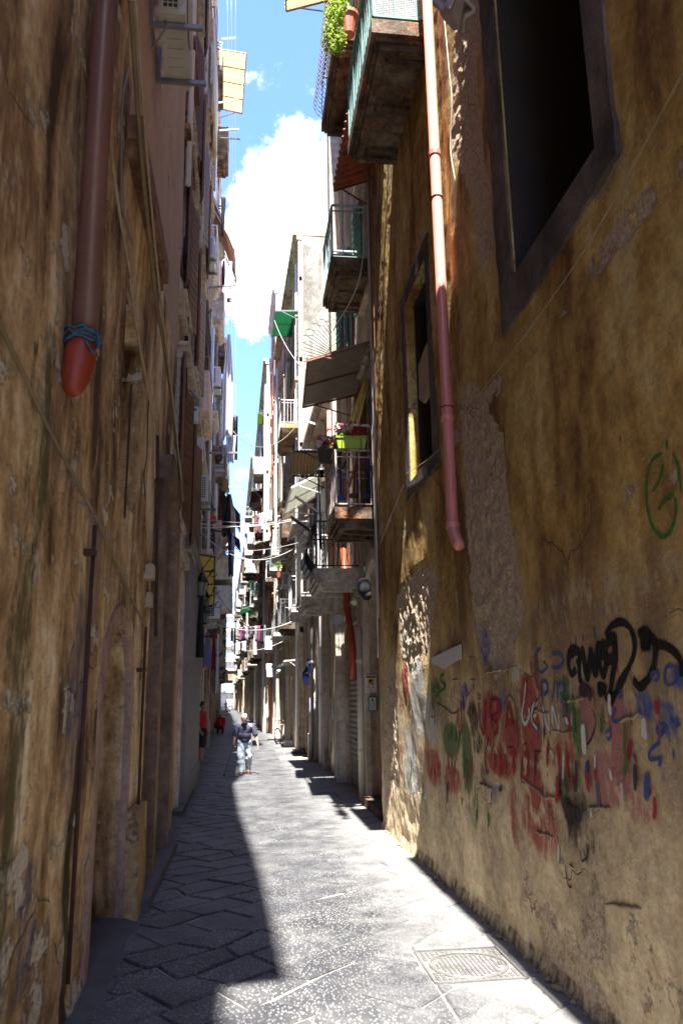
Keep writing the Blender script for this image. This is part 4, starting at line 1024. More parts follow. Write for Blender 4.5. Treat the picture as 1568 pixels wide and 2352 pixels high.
for q_ in range(36):
    px = rg.uniform(925, 1550); py = rg.uniform(1590, 1830); L = rg.uniform(25, 90)
    graffiti([[(px, py), (px+rg.uniform(-3, 3), py+L*.5), (px+rg.uniform(-4, 4), py+L)]], rg.choice((PRD, PRD, PBL, PGR, PWH, PBT, PPU)), rg.uniform(.02, .06), 'run of old spray paint')
# ---------------- balconies of the near right houses
bA = balcony(RBLD, 1, XR, 1.43, 7.75, 10.0, 9.72, SLAB, TEAL, 'bars', th=.2, rh=1.05, step=.13, panelm=None)
MESHM = flat('white_net', (.66, .70, .70), .8, 0, .1, 30, .2)
mb = MB()
for i in range(26):
    x = lerp(1.47, XR-.02, i/25); mb.bar((x, 7.80, 9.98), (x, 7.80, 10.9), .006)
for i in range(36):
    z = lerp(9.98, 10.9, i/35); mb.bar((1.47, 7.797, z), (XR-.02, 7.797, z), .006)
tag(mb.build('net', MESHM), 'white netting tied behind the end rail of the top teal balcony', 'netting')
bB = balcony(RBLD, 1, XR, 1.29, 10.3, 12.42, 12.1, SLAB, BLKM, 'scroll', th=.18, rh=1.0, step=.1)
bC = balcony(R2, 1, 2.34, 1.50, 12.9, 14.5, 9.66, SLAB, PTEAL, 'bars', th=.17, rh=1.1, step=.17)
bF = balcony(R2, 1, 2.34, 1.50, 12.85, 14.25, 4.86, SLAB, rust('white_rusty_iron', (.52, .44, .40), thr=.52), 'bars', th=.2, rh=1.02, step=.17)
bG = balcony(R2, 1, 2.36, 1.42, 16.0, 18.0, 4.30, SLABP, BLKM, 'scroll', th=.22, rh=1.0, step=.09)
bH = balcony(R2b, 1, 2.32, 1.46, 20.3, 22.3, 4.32, SLABP, WIRON, 'bars', th=.2, rh=1.6, step=.14)
bI = balcony(R3, 1, 2.12, 1.33, 29.6, 33.0, 12.4, plaster('golden_slab', [(.3, .2, .09), (.42, .3, .15), (.55, .42, .25)], thr=.6, bump=.7), WIRON, 'bars', th=.18, rh=1.0)
balcony(R2b, 1, 2.25, 1.5, 25.2, 27.0, 4.6, SLABP, WIRON, 'bars', th=.16)
balcony(R2b, 1, 2.3, 1.6, 23.0, 24.6, 8.2, SLAB, GREYM, 'bars', th=.16)
# random balconies down the street (parts of their houses)
rr = random.Random(44)
def far_balconies(b, xf, side, y0, y1, g, fl, nf, dens, styles, depth=.8, th=.15, skip=()):
    n = -side; k = max(1, int((y1-y0)/3.6))
    for i in range(k):
        yc = lerp(y0, y1, (i+.5)/k)
        for f in range(nf):
            if (i, f) in skip or rr.random() > dens: continue
            d = depth*rr.uniform(.75, 1.05); xw = xf(yc)
            st = rr.choice(styles); sm = rr.choice((SLAB, SLABP, SLABP)); rm = rr.choice((WIRON, BLKM, TEAL, GREYM)) if st != 'panel' else sm
            L = rr.choice((1.5, 1.9, 2.6)); balcony(b, side, xw, xw+n*d, yc-L/2, yc+L/2, g+f*fl+.12, sm, rm, st, th=th, step=.16 if yc < 50 else .3)
far_balconies(R3, xR3, 1, 29.2, 41.7, 4.4, 3.6, 4, .6, ('bars', 'bars', 'panel'), skip=((0, 2), (0, 3), (1, 3)))
far_balconies(R4, xR4, 1, 41.7, 47.5, 4.4, 3.7, 5, .6, ('bars',), depth=.6)
far_balconies(R5, xR5, 1, 47.5, 75, 4.4, 3.8, 4, .75, ('bars', 'bars', 'panel'), depth=.8)
far_balconies(R6, xR6, 1, 75, 105, 4.4, 3.7, 5, .6, ('bars', 'panel'), depth=.85)
far_balconies(R7, xR7, 1, 105, 149, 4.4, 3.7, 4, .4, ('bars', 'panel'), depth=.85)
far_balconies(L3, xL3, -1, 22, 34, 4.4, 3.7, 6, .5, ('bars', 'bars', 'panel'), depth=.55, skip=((0, 0),))
far_balconies(L4, xL4, -1, 34, 52, 4.4, 3.7, 5, .7, ('bars', 'panel'), depth=.85)
far_balconies(L5, xL5, -1, 52, 75, 4.4, 3.7, 5, .7, ('bars', 'panel'), depth=.9)
far_balconies(L6, xL6, -1, 75, 105, 4.4, 3.7, 5, .6, ('bars', 'panel'), depth=.9)
far_balconies(L7, xL7, -1, 105, 149, 4.4, 3.7, 4, .5, ('bars', 'panel'), depth=.9)
# windows of the two weathered right houses
for (a, c, z0, z1) in ((13.2, 14.3, 5.35, 7.9), (13.2, 14.3, 9.6, 12), (16.6, 17.6, 9.6, 12), (13.3, 14.3, 14, 16.4)):
    window_part(R2, xR2, -1, a, c, z0, z1, .25, WHITEF, 'shut', SHB if z0 < 9 else SHG, STTR)
for (a, c, z0, z1) in ((20.6, 21.6, 5.4, 7.8), (24.8, 25.8, 5.4, 7.8)): window_part(R2b, xR2b, -1, a, c, z0, z1, .25, WHITEF, 'shut', SHW, STTR)
arch_ring(R2, 2.335, -1, 13.0, 15.0, 4.35, 0, .22, .05, STTR)
mb = MB(); mb.box((2.66, 13.02, 0), (2.72, 14.98, 4.4)); hpart(R2, 'portal_door', WOODB, mb)
mb = MB(); mb.box((2.18, 12.95, -.03), (2.66, 15.05, .14)); hpart(R2, 'doorstep', SLAB, mb)
def roller(b, x, n, ya, yb, zb, mat, hd=True, k=30):
    mb = MB(); mb.sheet(lambda u, v: V3(x+n*.014*math.sin(v*k*2*math.pi), lerp(ya, yb, u), lerp(.02, zb, v)), 1, k*4, .006); o = hpart(b, 'roller_shutter', mat, mb)
    if hd:
        mb = MB(); mb.box((x+n*.02, (ya+yb)/2-.06, 1.0), (x+n*.05, (ya+yb)/2+.06, 1.03)); hpart(o, 'handle', BLKM, mb)
roller(R2, 2.47, -1, 16.42, 18.58, 3.5, flat('dusty_shutter', (.26, .22, .19), .6, .2, .25, 4, .2))
# silver door and others
SIL = flat('silver_door', (.62, .58, .55), .35, .6, .15, 3, .1)
mb = MB(); mb.box((2.34, 20.32, .02), (2.38, 20.94, 4.18)); mb.box((2.34, 20.96, .02), (2.38, 21.58, 4.18)); dr = hpart(R2b, 'door', SIL, mb); dr['label'] = 'tall silver metal door'
mb = MB()
for z in (.5, 1.9, 3.4):
    for y in (20.34, 21.5): mb.box((2.325, y, z), (2.337, y+.06, z+.28))
hpart(dr, 'hinge', BLKM, mb)
mb = MB(); mb.box((2.30, 20.9, 1.35), (2.338, 21.0, 1.62)); hpart(dr, 'lock', WPIPE, mb)
for (a, c, zt) in ((23.0, 24.0, 2.9), (27.2, 28.3, 3.0)):
    mb = MB(); mb.box((2.42, a, 0), (2.46, c, zt)); mb.box((2.41, a+.1, .2), (2.419, c-.1, zt*.45)); hpart(R2b, 'door', GREYM, mb)
mb = MB(); mb.box((2.10, 25.4, 0), (2.36, 25.9, 6.6)); mb.box((2.06, 25.36, 0), (2.36, 25.94, .8)); hpart(R2b, 'pilaster', STTR, mb)
mb = MB(); mb.box((2.20, 22.2, 0), (2.4, 22.55, 10.0)); hpart(R2b, 'pilaster', STTR, mb)
mb = MB(); mb.box((2.16, 18.75, 0), (2.4, 19.3, 20)); hpart(R2, 'pilaster', STTR, mb)
# pipes
zb = 3.0
pipe('drainpipe', 'orange plastic pipe bending down the wall beside the arched portal', [wx(788, 1262, 2.26), wx(793, 1330, 2.26), wx(797, 1400, 2.26), wx(806, 1450, 2.26), wx(811, 1500, 2.27), wx(812, 1560, 2.28)], .07, ORPIPE, [wx(797, 1398, 2.26)])
pipe('drainpipe', 'straight cream pipe standing on the street between shutter and portal', [V3(2.26, 15.45, 3.25), V3(2.26, 15.45, 0)], .07, CRPIPE, [V3(2.26, 15.45, 2.6), V3(2.26, 15.45, .9)])
pipe('drainpipe', 'white pipe with joints running down beside the white box balcony', [V3(2.2, 22.9, 9.8), V3(2.2, 22.9, .1)], .06, WPIPE, [V3(2.2, 22.9, z) for z in (2, 5, 8)])
pipe('drainpipe', 'grey pipe on the low house next to the mourning poster', [V3(2.12, 24.9, 9.6), V3(2.12, 24.9, .1)], .05, GREYM, [V3(2.12, 24.9, 3)])
pipe('drainpipe', 'pinkish pipe behind the flower balcony under the beige canopy', [V3(2.14, 19.2, 9.2), V3(2.14, 19.2, 5.2)], .075, PINKPIPE, [V3(2.14, 19.2, 8.7)])
for (yy, xx, h_, r_, m_, lab) in ((30.2, 2.0, 20, .06, WPIPE, 'white downpipe at the near corner of the tall beige house'), (36.5, 1.83, 20, .05, GREYM, 'grey downpipe halfway along the tall beige house'), (41.3, 1.68, 20, .07, WPIPE, 'bright white downpipe at the far corner of the tall beige house'),
                               (45, 1.55, 24, .05, ORPIPE, 'reddish downpipe on the narrow red roofed house'), (48.2, 1.2, 22, .09, WPIPE, 'thick white downpipe on the near corner of the streaked house'), (56, 1.1, 22, .06, GREYM, 'thin grey downpipe on the streaked house'), (66, .95, 22, .07, WPIPE, 'white downpipe far along the streaked house')):
    pipe('drainpipe', lab, [V3(xx, yy, h_), V3(xx, yy, .05)], r_, m_)
# a bundle of cables running up the corner of the portal house
rr2 = random.Random(9)
for i, (lab, m_) in enumerate((('thick white cable running up the corner left of the small window', CABLEW), ('second white cable on the house corner, slightly slack', CABLEW), ('dark cable on the house corner beside the white ones', CABLEB), ('thin brown cable down the edge of the ochre wall', RIRON))):
    y = 12.35-.25*i; pts = [V3(XR-.03-.02*i, y+rr2.uniform(-.03, .03), z) for z in (2.5+i*.6, 3.5, 4.8, 6, 7.2, 8.4, 9.6, 11)]
    cable(lab, pts, .013-.002*i, m_)
cable('slack white cable looping under the teal balcony', [Q(838, 440, 12.7), Q(835, 560, 12.7), Q(825, 640, 12.7), Q(800, 700, 12.8), Q(775, 740, 13), Q(765, 760, 13.2)], .012, CABLEW)
# awnings / canopies
def sheet_awning(name, label, cat, A, B, D, E_, waves, amp, mat, frame=None, across=False, th=.006, bars=3, group=None, valance=None):
    """A,B on the wall (near, far); D,E outer (near, far)"""
    A, B, D, E_ = map(Vector, (A, B, D, E_)); t = thing(name, (A+B)/2, label, cat, group)
    nrm = (B-A).cross(D-A).normalized()
    def fn(u, v):
        p = lerp(lerp(A, B, u), lerp(D, E_, u), v); s = v if across else u
        return p+nrm*(amp*math.sin(s*waves*2*math.pi))
    mb = MB()
    if across: mb.sheet(fn, 4, max(8, waves*6), th)
    else: mb.sheet(fn, max(8, waves*6), 4, th)
    mb.build('sheet', mat, t)
    if frame:
        mb = MB(); dn = -nrm if nrm.z > 0 else nrm; dn = dn*.035
        mb.bar(A+dn, D+dn, .035); mb.bar(B+dn, E_+dn, .035); mb.bar(D+dn, E_+dn, .035); mb.bar(A+dn, B+dn, .035)
        for i in range(1, bars): mb.bar(lerp(A, B, i/bars)+dn, lerp(D, E_, i/bars)+dn, .03)
        mb.build('frame', frame, t)
        mb = MB(); 
        for p, q in ((A, D), (B, E_)): mb.bar(p-V3(0, 0, .55), lerp(p, q, .8)+dn, .022)
        mb.build('brace', frame, t)
    return t
BEIGE = corr('beige_sheet', (.34, .30, .24), 1, dirt=((.16, .09, .04), .6)); YELT = corr('yellow_plastic', (.70, .55, .18), 1, trans=.6); CREAMT = corr('cream_plastic', (.72, .66, .42), 1, trans=.6, dirt=((.25, .16, .06), .56))
GRNT = corr('green_plastic', (.07, .30, .17), 1, trans=.45, dirt=((.05, .16, .10), .5)); BRNS = corr('brown_sheet', (.30, .19, .07), 1); WHTS = corr('white_sheet', (.66, .66, .60), 1, trans=.3); GRN2 = corr('olive_plastic', (.30, .38, .10), 1, trans=.4)
TERRA = flat('terracotta', (.38, .10, .05), .85, 0, .35, 6, .5)
z0_ = 7.95
sheet_awning('canopy', 'wide beige corrugated canopy with rusty beams over the flower balcony', 'canopy', (2.32, 12.95, 8.25), (2.32, 15.6, 8.25), tuple(Q(705, 825, 12.95)), tuple(Q(694, 932, 15.5)), 26, .012, BEIGE, RIRON, bars=2)
tl = sheet_awning('tiled_canopy', 'red terracotta tiled canopy below the ornate balcony', 'canopy', (XR, 10.4, 11.15), (XR, 12.4, 11.15), tuple(wx(797, 262, 1.47)), tuple(wx(765, 434, 1.47)), 11, .035, TERRA, WOODB, bars=2, th=.02)
sheet_awning('awning', 'green plastic awning high on the beige house against the sky', 'awning', tuple(Q(697, 712, 30)), tuple(Q(685, 772, 34)), tuple(Q(632, 712, 30)), tuple(Q(625, 770, 34)), 22, .02, GRNT, GREYM, across=False, bars=2)
sheet_awning('awning', 'brown ribbed awning below the dark flower box', 'awning', (2.36, 17.0, 7.4), (2.36, 19.0, 7.4), tuple(Q(668, 1034, 17)), tuple(Q(668, 1090, 19)), 16, .02, BRNS, BLKM, across=True, bars=1)
sheet_awning('awning', 'white corrugated sloping awning over the white box balcony', 'awning', tuple(Q(735, 1085, 19.6)), tuple(Q(722, 1140, 22.6)), tuple(Q(668, 1118, 19.6)), tuple(Q(650, 1182, 22.6)), 14, .015, WHTS, WIRON, across=True, bars=2)
sheet_awning('canopy', 'small white canopy with a bracket beside the blue lanterns', 'canopy', tuple(Q(700, 1512, 31)), tuple(Q(695, 1522, 34)), tuple(Q(652, 1517, 31)), tuple(Q(638, 1530, 34)), 6, .01, WHTS, WIRON, bars=2)
sheet_awning('awning', 'pale tilted awning panel beside the clothes arms', 'awning', tuple(Q(705, 1195, 25)), tuple(Q(700, 1215, 28)), tuple(Q(672, 1200, 25)), tuple(Q(660, 1240, 28)), 5, .008, SLABP, WIRON, bars=1)
sheet_awning('awning', 'olive plastic awning on the streaked house against the sky', 'awning', tuple(Q(618, 946, 50)), tuple(Q(612, 972, 52.5)), tuple(Q(592, 948, 50)), tuple(Q(591, 975, 52.5)), 10, .02, GRN2, GREYM, bars=1)
sheet_awning('awning', 'small green awning over a far balcony beside the washing', 'awning', tuple(Q(586, 1388, 64)), tuple(Q(584, 1400, 69)), tuple(Q(556, 1398, 64)), tuple(Q(545, 1412, 69)), 10, .02, GRNT, GREYM, bars=1)
sheet_awning('awning', 'brown slatted awning on the beige house below a red shutter', 'awning', tuple(Q(620, 1240, 44)), tuple(Q(618, 1255, 48)), tuple(Q(588, 1248, 44)), tuple(Q(582, 1275, 48)), 10, .02, BRNS, BLKM, across=True, bars=1)
sheet_awning('awning', 'brown tiled awning just right of the hanging street lantern', 'awning', tuple(Q(612, 1312, 46)), tuple(Q(608, 1325, 50)), tuple(Q(586, 1318, 46)), tuple(Q(582, 1335, 50)), 8, .02, TERRA, BLKM, across=True, bars=1)
sheet_awning('awning', 'dark red awning under a far right balcony', 'awning', tuple(Q(601, 1125, 52)), tuple(Q(598, 1160, 58)), tuple(Q(577, 1128, 52)), tuple(Q(572, 1165, 58)), 8, .02, flat('maroon_canvas', (.09, .02, .02), .9), BLKM, bars=1)
sheet_awning('awning', 'cream plastic roof corner jutting over the highest right balcony', 'awning', (XR, 12.7, 17.6), (XR, 14.6, 17.6), tuple(Q(652, -60, 12.9)), tuple(Q(655, 22, 14.6)), 8, .02, CREAMT, RIRON, bars=3)
RIB = 7
RUSTF = flat('fan_rust', (.06, .04, .03), .7)
# spiked fan guard
fg = thing('fan_guard', tuple(Q(800, 832, 16.6)), 'fan of thin iron spikes guarding the gap beside the canopy', 'guard')
c0 = Q(800, 832, 16.6); mb = MB()
for k in range(20):
    a = R(93+k*4.9); L = 1.05+.12*(k % 2); e = c0+V3(math.cos(a)*L, 0, math.sin(a)*L); mb.tube([c0, lerp(c0, e, .5), e, e+V3(math.cos(a+.9)*.12, .0, math.sin(a+.9)*.12)], .007, 5)
mb.build('spikes', RUSTF, fg)
mb = MB(); mb.torus(c0, (0, 1, 0), .12, .012, 16, 5); mb.torus(c0, (0, 1, 0), .55, .006, 24, 5); mb.build('ring', RUSTF, fg)
# ================================================================= left side
ACW = flat('ac_shell', (.50, .47, .40), .55, 0, .15, 4, .05, dirt=((.28, .24, .18), .62)); ACW2 = flat('ac_white', (.66, .66, .66), .5, 0, .1, 4, .05)
def ac_unit(label, side, xw, xo, y0, y1, z, h, mat, group='air conditioners on the house fronts', bm=None, face='end', hose=True):
    n = -side; t = thing('air_conditioner', (xo, (y0+y1)/2, z), label, 'air conditioner', group)
    xi = xw+n*.10; mb = MB(); mb.box((xi, y0, z), (xo, y1, z+h))
    for k in range(7):    # pressed ribs in the base pan
        yy = lerp(y0+.06, y1-.1, k/6.5); mb.box((min(xi, xo)+.05, yy, z-.012), (max(xi, xo)-.05, yy+.03, z-.001))
    mb.build('casing', mat, t)
    mb = MB()
    if face == 'end':
        nx, nz = 3, 9
        mb.box((min(xi, xo)+.04, y0-.006, z+.06), (min(xi, xo)+abs(xo-xi)*.72, y0-.001, z+h-.06), 1)
        x0, x1 = min(xi, xo)+.04, min(xi, xo)+abs(xo-xi)*.72
        for i in range(nx+1): x = lerp(x0, x1, i/nx); mb.box((x-.006, y0-.018, z+.06), (x+.006, y0-.007, z+h-.06))
        for i in range(nz+1): q = lerp(z+.06, z+h-.06, i/nz); mb.box((x0, y0-.014, q-.006), (x1, y0-.0065, q+.006))
    xf_ = xo+n*.004; cy = lerp(y0, y1, .4); cz = z+h/2; R_ = h*.42
    mb.lathe((xf_-n*.002, cy, cz), [(R_, 0), (R_, .006)], 24, (n, 0, 0), mi=1)
    for r_ in (.25, .45, .65, .85, 1.0): mb.torus((xf_+n*.01, cy, cz), (1, 0, 0), R_*r_, .004, 20, 4)
    for k in range(8): a = k*math.pi/8; mb.bar((xf_+n*.012, cy-math.cos(a)*R_, cz-math.sin(a)*R_), (xf_+n*.012, cy+math.cos(a)*R_, cz+math.sin(a)*R_), .005)
    mb.build('grille', [mat, flat('fin_black', (.03, .03, .035), .5)], t)
    for yy in (y0+.12, y1-.12):
        mb = MB(); mb.bar((xw-n*.02, yy, z-.035), (xo+n*(.17 if y0 < 8 else .05), yy, z-.035), .045, .05); mb.bar((xw+n*.01, yy, z-.06), (xw+n*.01, yy, z+.4), .04, .02)
        mb.build('bracket', bm or GREYM, t)
    if hose:
        mb = MB(); mb.tube([(xw+n*.15, y0+.1, z+.02), (xw+n*.2, y0+.02, z-.12), (xw+n*.12, y0+.05, z-.25), (xw+n*.03, y0+.15, z-.3)], .012, 6); mb.build('hose', CABLEG, t, smooth=True)
    return t
ac_unit('large beige air conditioner on steel brackets, the nearest at top left', -1, XL, -.68, 6.75, 7.75, 8.72, .7, ACW)
ac_unit('beige air conditioner just above the nearest one at top left', -1, XL, -.70, 5.9, 6.6, 9.0, .7, ACW)
def at_y(px, py, y): return Q(px, py, y)
p0 = Q(462, 584, 19); ac_unit('white air conditioner with square grille beside the striped orange awning', -1, -1.15, Q(492, 584, 18.2).x, 18.2, 19.1, Q(470, 588, 18.2).z, .58, ACW2)
ac_unit('white air conditioner above a cream wall box, behind the hanging white sheet', -1, -1.4, Q(505, 890, 22).x, 22, 22.9, Q(490, 884, 22).z, .6, ACW2)
ac_unit('white air conditioner under the yellow awning near the lantern', -1, -1.42, Q(503, 1420, 25).x, 25, 25.9, Q(490, 1420, 25).z, .6, ACW2)
ac_unit('grimy air conditioner beneath the white hanging tray', -1, -1.15, -.82, 17.0, 17.8, Q(460, 1150, 17).z, .6, ACW)
for i, (yy, zz, lab) in enumerate(((39, 9.5, 'small air conditioner on the pink house behind the black cloth'), (46, 6.2, 'low air conditioner on the pink house above the scooter'), (57, 9.3, 'air conditioner midway up the cream house'))):
    xw = (xL4 if yy < 52 else xL5)(yy); ac_unit(lab, -1, xw, xw+.42, yy, yy+.9, zz, .6, ACW2, hose=False)
for i, (yy, zz, lab) in enumerate(((33.5, 6.6, 'air conditioner on the beige house above the white meters'), (50, 5.4, 'air conditioner low on the streaked house'), (58, 9.6, 'air conditioner on the second floor of the streaked house'), (44.2, 11.9, 'air conditioner on the narrow red roofed house'))):
    xw = (xR3 if yy < 41 else xR4 if yy < 47.5 else xR5)(yy); ac_unit(lab, 1, xw, xw-.42, yy, yy+.9, zz, .6, ACW2, hose=False)
# broken drainpipe
MAUVE = flat('mauve_pipe', (.17, .08, .068), .35, 0, .15, 2, .05); ORCUP = flat('orange_clay', (.30, .04, .014), .5, 0, .3, 7, .2, dirt=((.06, .03, .02), .6)); ROPE = flat('blue_rope', (.03, .12, .17), .9, 0, .5, 30, .6)
xp = XL+.115; yp = wx(203, 627, xp).y; zt0 = wx(190, 782, xp).z; rp = .076
t = thing('drainpipe', (xp, yp, zt0-.35), 'thick mauve drainpipe on the left wall, ending in an orange spout tied with blue rope', 'drainpipe')
mb = MB(); mb.tube([(xp, yp, 12), (xp, yp, zt0)], rp, 20); mb.build('shaft', MAUVE, t, smooth=True)
mb = MB(); mb.tube([(xp-.01, yp, zt0+.05), (xp-.015, yp, zt0-.12), (xp-.03, yp-.01, zt0-.22), (xp-.04, yp-.02, zt0-.30), (xp-.05, yp-.02, zt0-.33)], [rp*1.10, rp*1.18, rp*1.05, rp*.72, rp*.35], 18); mb.build('spout', ORCUP, t, smooth=True)
mb = MB(); rr3 = random.Random(3)
for k in range(4):
    pts = []
    for i in range(15):
        a = 2*math.pi*i/14; pts.append((xp-.01+math.cos(a)*(rp*1.2+rr3.uniform(0, .012)), yp+math.sin(a)*(rp*1.2+rr3.uniform(0, .012)), zt0+.05-.02*k+rr3.uniform(-.02, .02)))
    mb.tube(pts, .008, 5)
mb.tube([(xp+.08, yp-.05, zt0+.05), (xp+.10, yp-.06, zt0-.03), (xp+.07, yp-.08, zt0-.10), (xp+.03, yp-.09, zt0-.03)], .008, 5)
mb.build('rope', ROPE, t, smooth=True)
# hanging cables and conduits along the wall
OLIVE = flat('olive_conduit', (.20, .15, .075), .6, 0, .3, 6, .15); CONDG = flat('pale_conduit', (.42, .34, .22), .6, 0, .3, 9, .2)
xc = XL+.06
cable('thick olive cable slanting down the near left wall past a mossy stain', [wx(-80, 560, xc), wx(0, 745, xc), wx(50, 850, xc), wx(120, 1000, xc), wx(225, 1200, xc), wx(330, 1435, xc)], .0115, OLIVE)
mb = MB()
for (a, b_) in ((195, 1155), (215, 1190), (248, 1235), (282, 1320)):
    c = wx(a, b_, xc); mb.torus(c, (0, 1, .8), .02, .004, 10, 4); mb.tube([c, c-V3(.06, 0, .0)], .004, 4)
tag(mb.build('cable_hooks', GREYM), 'row of iron hooks holding the slanting olive cable', 'hooks')
xc2 = XL+.14
cable('thick brown conduit sweeping down the left wall beneath the nearest air conditioner', [wx(a, b_, xc2) for a, b_ in ((300, 0), (325, 360), (352, 627), (360, 700), (376, 788), (392, 900), (405, 1020), (413, 1076), (420, 1150))], .020, OLIVE)
cable('second conduit running close beside the thick brown one', [wx(a, b_, xc2+.03) for a, b_ in ((312, 0), (338, 360), (364, 640), (378, 760), (390, 860), (402, 960), (410, 1040), (417, 1102))], .010, CONDG)
cable('mottled cream conduit on the left wall right of the mauve pipe', [wx(a, b_, XL+.05) for a, b_ in ((255, 335), (262, 400), (277, 504), (299, 627), (301, 660), (323, 807), (344, 912), (355, 980), (356, 1044), (354, 1100))], .014, CONDG)
cable('grey cable curling beside the mauve pipe on the left wall', [wx(a, b_, XL+.05) for a, b_ in ((296, 160), (283, 216), (279, 324), (280, 468), (290, 510), (303, 560))], .010, CABLEG)
cable('thin dark cable hanging down the left wall above the arches', [wx(a, b_, XL+.03) for a, b_ in ((341, 920), (339, 980), (337, 1050), (331, 1090), (334, 1150))], .006, CABLEB)
RUSTD = flat('dark_rust', (.07, .03, .02), .8, .2, .3, 8, .4)
def rod(label, pts, r, brk, mat=RUSTD):
    t = thing('iron_rod', tuple(pts[-1]), label, 'iron rod', 'iron rods down the left wall')
    mb = MB(); mb.tube(pts, r, 8); mb.build('bar', mat, t, smooth=True)
    for b_ in brk:
        mb = MB(); mb.box((XL-.02, b_[0]-.05, b_[1]-.02), (pts[0].x+.02, b_[0]+.03, b_[1]+.02)); mb.build('clamp', mat, t)
rod('rusty iron rod under the olive cable on the near left wall', [wx(218, 1207, XL+.06), V3(XL+.06, wx(218, 1207, XL+.06).y, .3)], .014, [(wx(218, 1207, XL+.06).y, 2.85)])
rod('dark iron rod left of the tall arch', [wx(335, 1440, XL+.06), V3(XL+.06, wx(335, 1440, XL+.06).y, .2)], .014, [(wx(335, 1440, XL+.06).y, 2.2)])
rod('short black rod fixed above the low arch window', [V3(XL+.04, 6.6, 4.6), V3(XL+.04, 6.6, 3.4)], .010, [])
rod('dark thin rod running up beside the meter boxes', [wx(362, 1000, XL+.08), V3(XL+.08, 9.0, 2.6)], .018, [(9.0, 4.4)])
pipe('drainpipe', 'black pipe running down the left wall above the gas meter', [wx(427, 545, -1.03), wx(424, 600, -1.04), V3(-1.05, 12.6, wx(422, 640, -1.05).z), V3(-1.05, 12.7, 6.9)], .035, BLKM)
pipe('drainpipe', 'thin black pipe between the tall arch and the grey pilaster', [V3(-1.03, 12.0, 6.2), V3(-1.03, 12.0, .1)], .03, BLKM)
pipe('drainpipe', 'grey pipe on the tan house behind the gas meter', [Q(470, 560, 19.8), Q(466, 900, 19.8), Q(462, 1120, 19.8)], .06, GREYM)
pipe('drainpipe', 'white pipe running up behind the leaning woman', [V3(-.98, 20.4, 12), V3(-.98, 20.4, 5.4)], .055, WPIPE)
for i, (yy, xx, h_, r_, m_, lab) in enumerate(((15.2, -1.03, 26, .045, WPIPE, 'white pipe high on the peach house between the window hoods'), (11.3, -1.0, 26, .05, WPIPE, 'bright pipe close behind the near air conditioners'), (24.5, -1.32, 27, .06, GREYM, 'grey downpipe on the tan house'), (34.2, -1.62, 24, .06, WPIPE, 'white downpipe at the corner of the pink house'), (43, -1.75, 24, .05, BLKM, 'dark downpipe on the pink house'))):
    pipe('drainpipe', lab, [V3(xx, yy, h_), V3(xx, yy, 10 if i < 2 else .1)], r_, m_)
# meters and boxes
def gas_meter(label, o, w_, h_, d_, mat, n=1, pipes=True):
    """o = lower left corner of the face turned to the camera"""
    o = Vector(o); t = thing('gas_meter', tuple(o), label, 'meter')
    mb = MB(); mb.box(o, o+V3(w_, d_, h_)); mb.box(o+V3(-.006, -.006, h_*.42), o+V3(w_+.006, -.001, h_*.45)); mb.build('casing', mat, t)
    mb = MB(); mb.box(o+V3(w_*.58, -.008, h_*.68), o+V3(w_*.9, -.001, h_*.86)); mb.build('display', flat('lcd_grey', (.10, .12, .11), .3), t)
    if pipes:
        mb = MB(); mb.tube([o+V3(w_*.25, d_/2, h_), o+V3(w_*.25, d_/2, h_+.12), o+V3(w_*.1, d_/2, h_+.17), o+V3(-w_*.3, d_/2, h_+.17), o+V3(-w_*.45, d_/2, h_+.10), o+V3(-w_*.45, d_/2, -1.0)], .03, 8)
        mb.tube([o+V3(w_*.92, d_/2, h_), o+V3(w_*.92, d_/2, h_+.16), o+V3(w_*.75, d_/2, h_+.22), o+V3(w_*.5, d_/2, h_+.32), o+V3(-w_*.5, d_/2, h_+.40)], .026, 8); mb.build('pipes', GREYM, t, smooth=True)
    return t
gas_meter('pale grey gas meter with curved pipes, high on the left wall', Q(425, 966, 13.6), .225, .28, .16, flat('meter_grey', (.50, .52, .52), .45, 0, .08, 3, .05))
gas_meter('white meter cabinet hanging low on the beige house above another', Q(609, 1492, 37), .38, .62, .3, ACW2, pipes=False)
gas_meter('white meter cabinet just above the bicycle side doorway', Q(611, 1555, 37), .36, .6, .3, ACW2, pipes=False)
for (a, b_, w_, h_, lab) in ((336, 1328, .06, .15, 'small worn box with a rounded cover on the left wall'), (338, 1392, .03, .15, 'narrow pale box below the rounded one on the left wall'), (393, 1310, .05, .10, 'tiny white junction box beside the tall arch')):
    o = wx(a, b_, XL+.01); mb = MB(); mb.box((XL-.02, o.y, o.z), (XL+w_+.02, o.y+.2, o.z+h_)); mb.lathe((XL+w_/2, o.y+.1, o.z+h_), [(w_*.7, 0), (w_*.6, .02), (.01, .03)], 12)
    tag(mb.build('junction_box', CONDG), lab, 'junction box')
# brown window hoods projecting from the peach house
def hood(y0, y1, z0, z1, xo, lab, mat, mat2):
    mb = MB(); xw = -1.10
    mb.box((xw-.06, y0, z0), (xo-.04, y0+.14, z1)); mb.box((xw-.06, y1-.14, z0), (xo-.04, y1, z1)); mb.box((xw-.06, y0-.06, z1), (xo, y1+.06, z1+.1)); mb.box((xw-.06, y0-.14, z1+.101), (xo+.07, y1+.14, z1+.2))
    o = hpart(L2, 'window_hood', mat, mb, lab)
    mb = MB(); mb.box((xw-.04, y0+.15, z0-.01), (xo-.12, y1-.15, z1-.01)); mb.box((xw, y0+.15, z0-.12), (xo-.02, y1-.15, z0-.012)); hpart(o, 'shutter', mat2, mb)
def hoodP(px0, py0, px1, py1, y, L, lab, mat, mat2):
    a = Q(px0, py1, y); b_ = Q(px1, py0, y); hood(y, y+L, a.z, b_.z, b_.x, lab, mat, mat2)
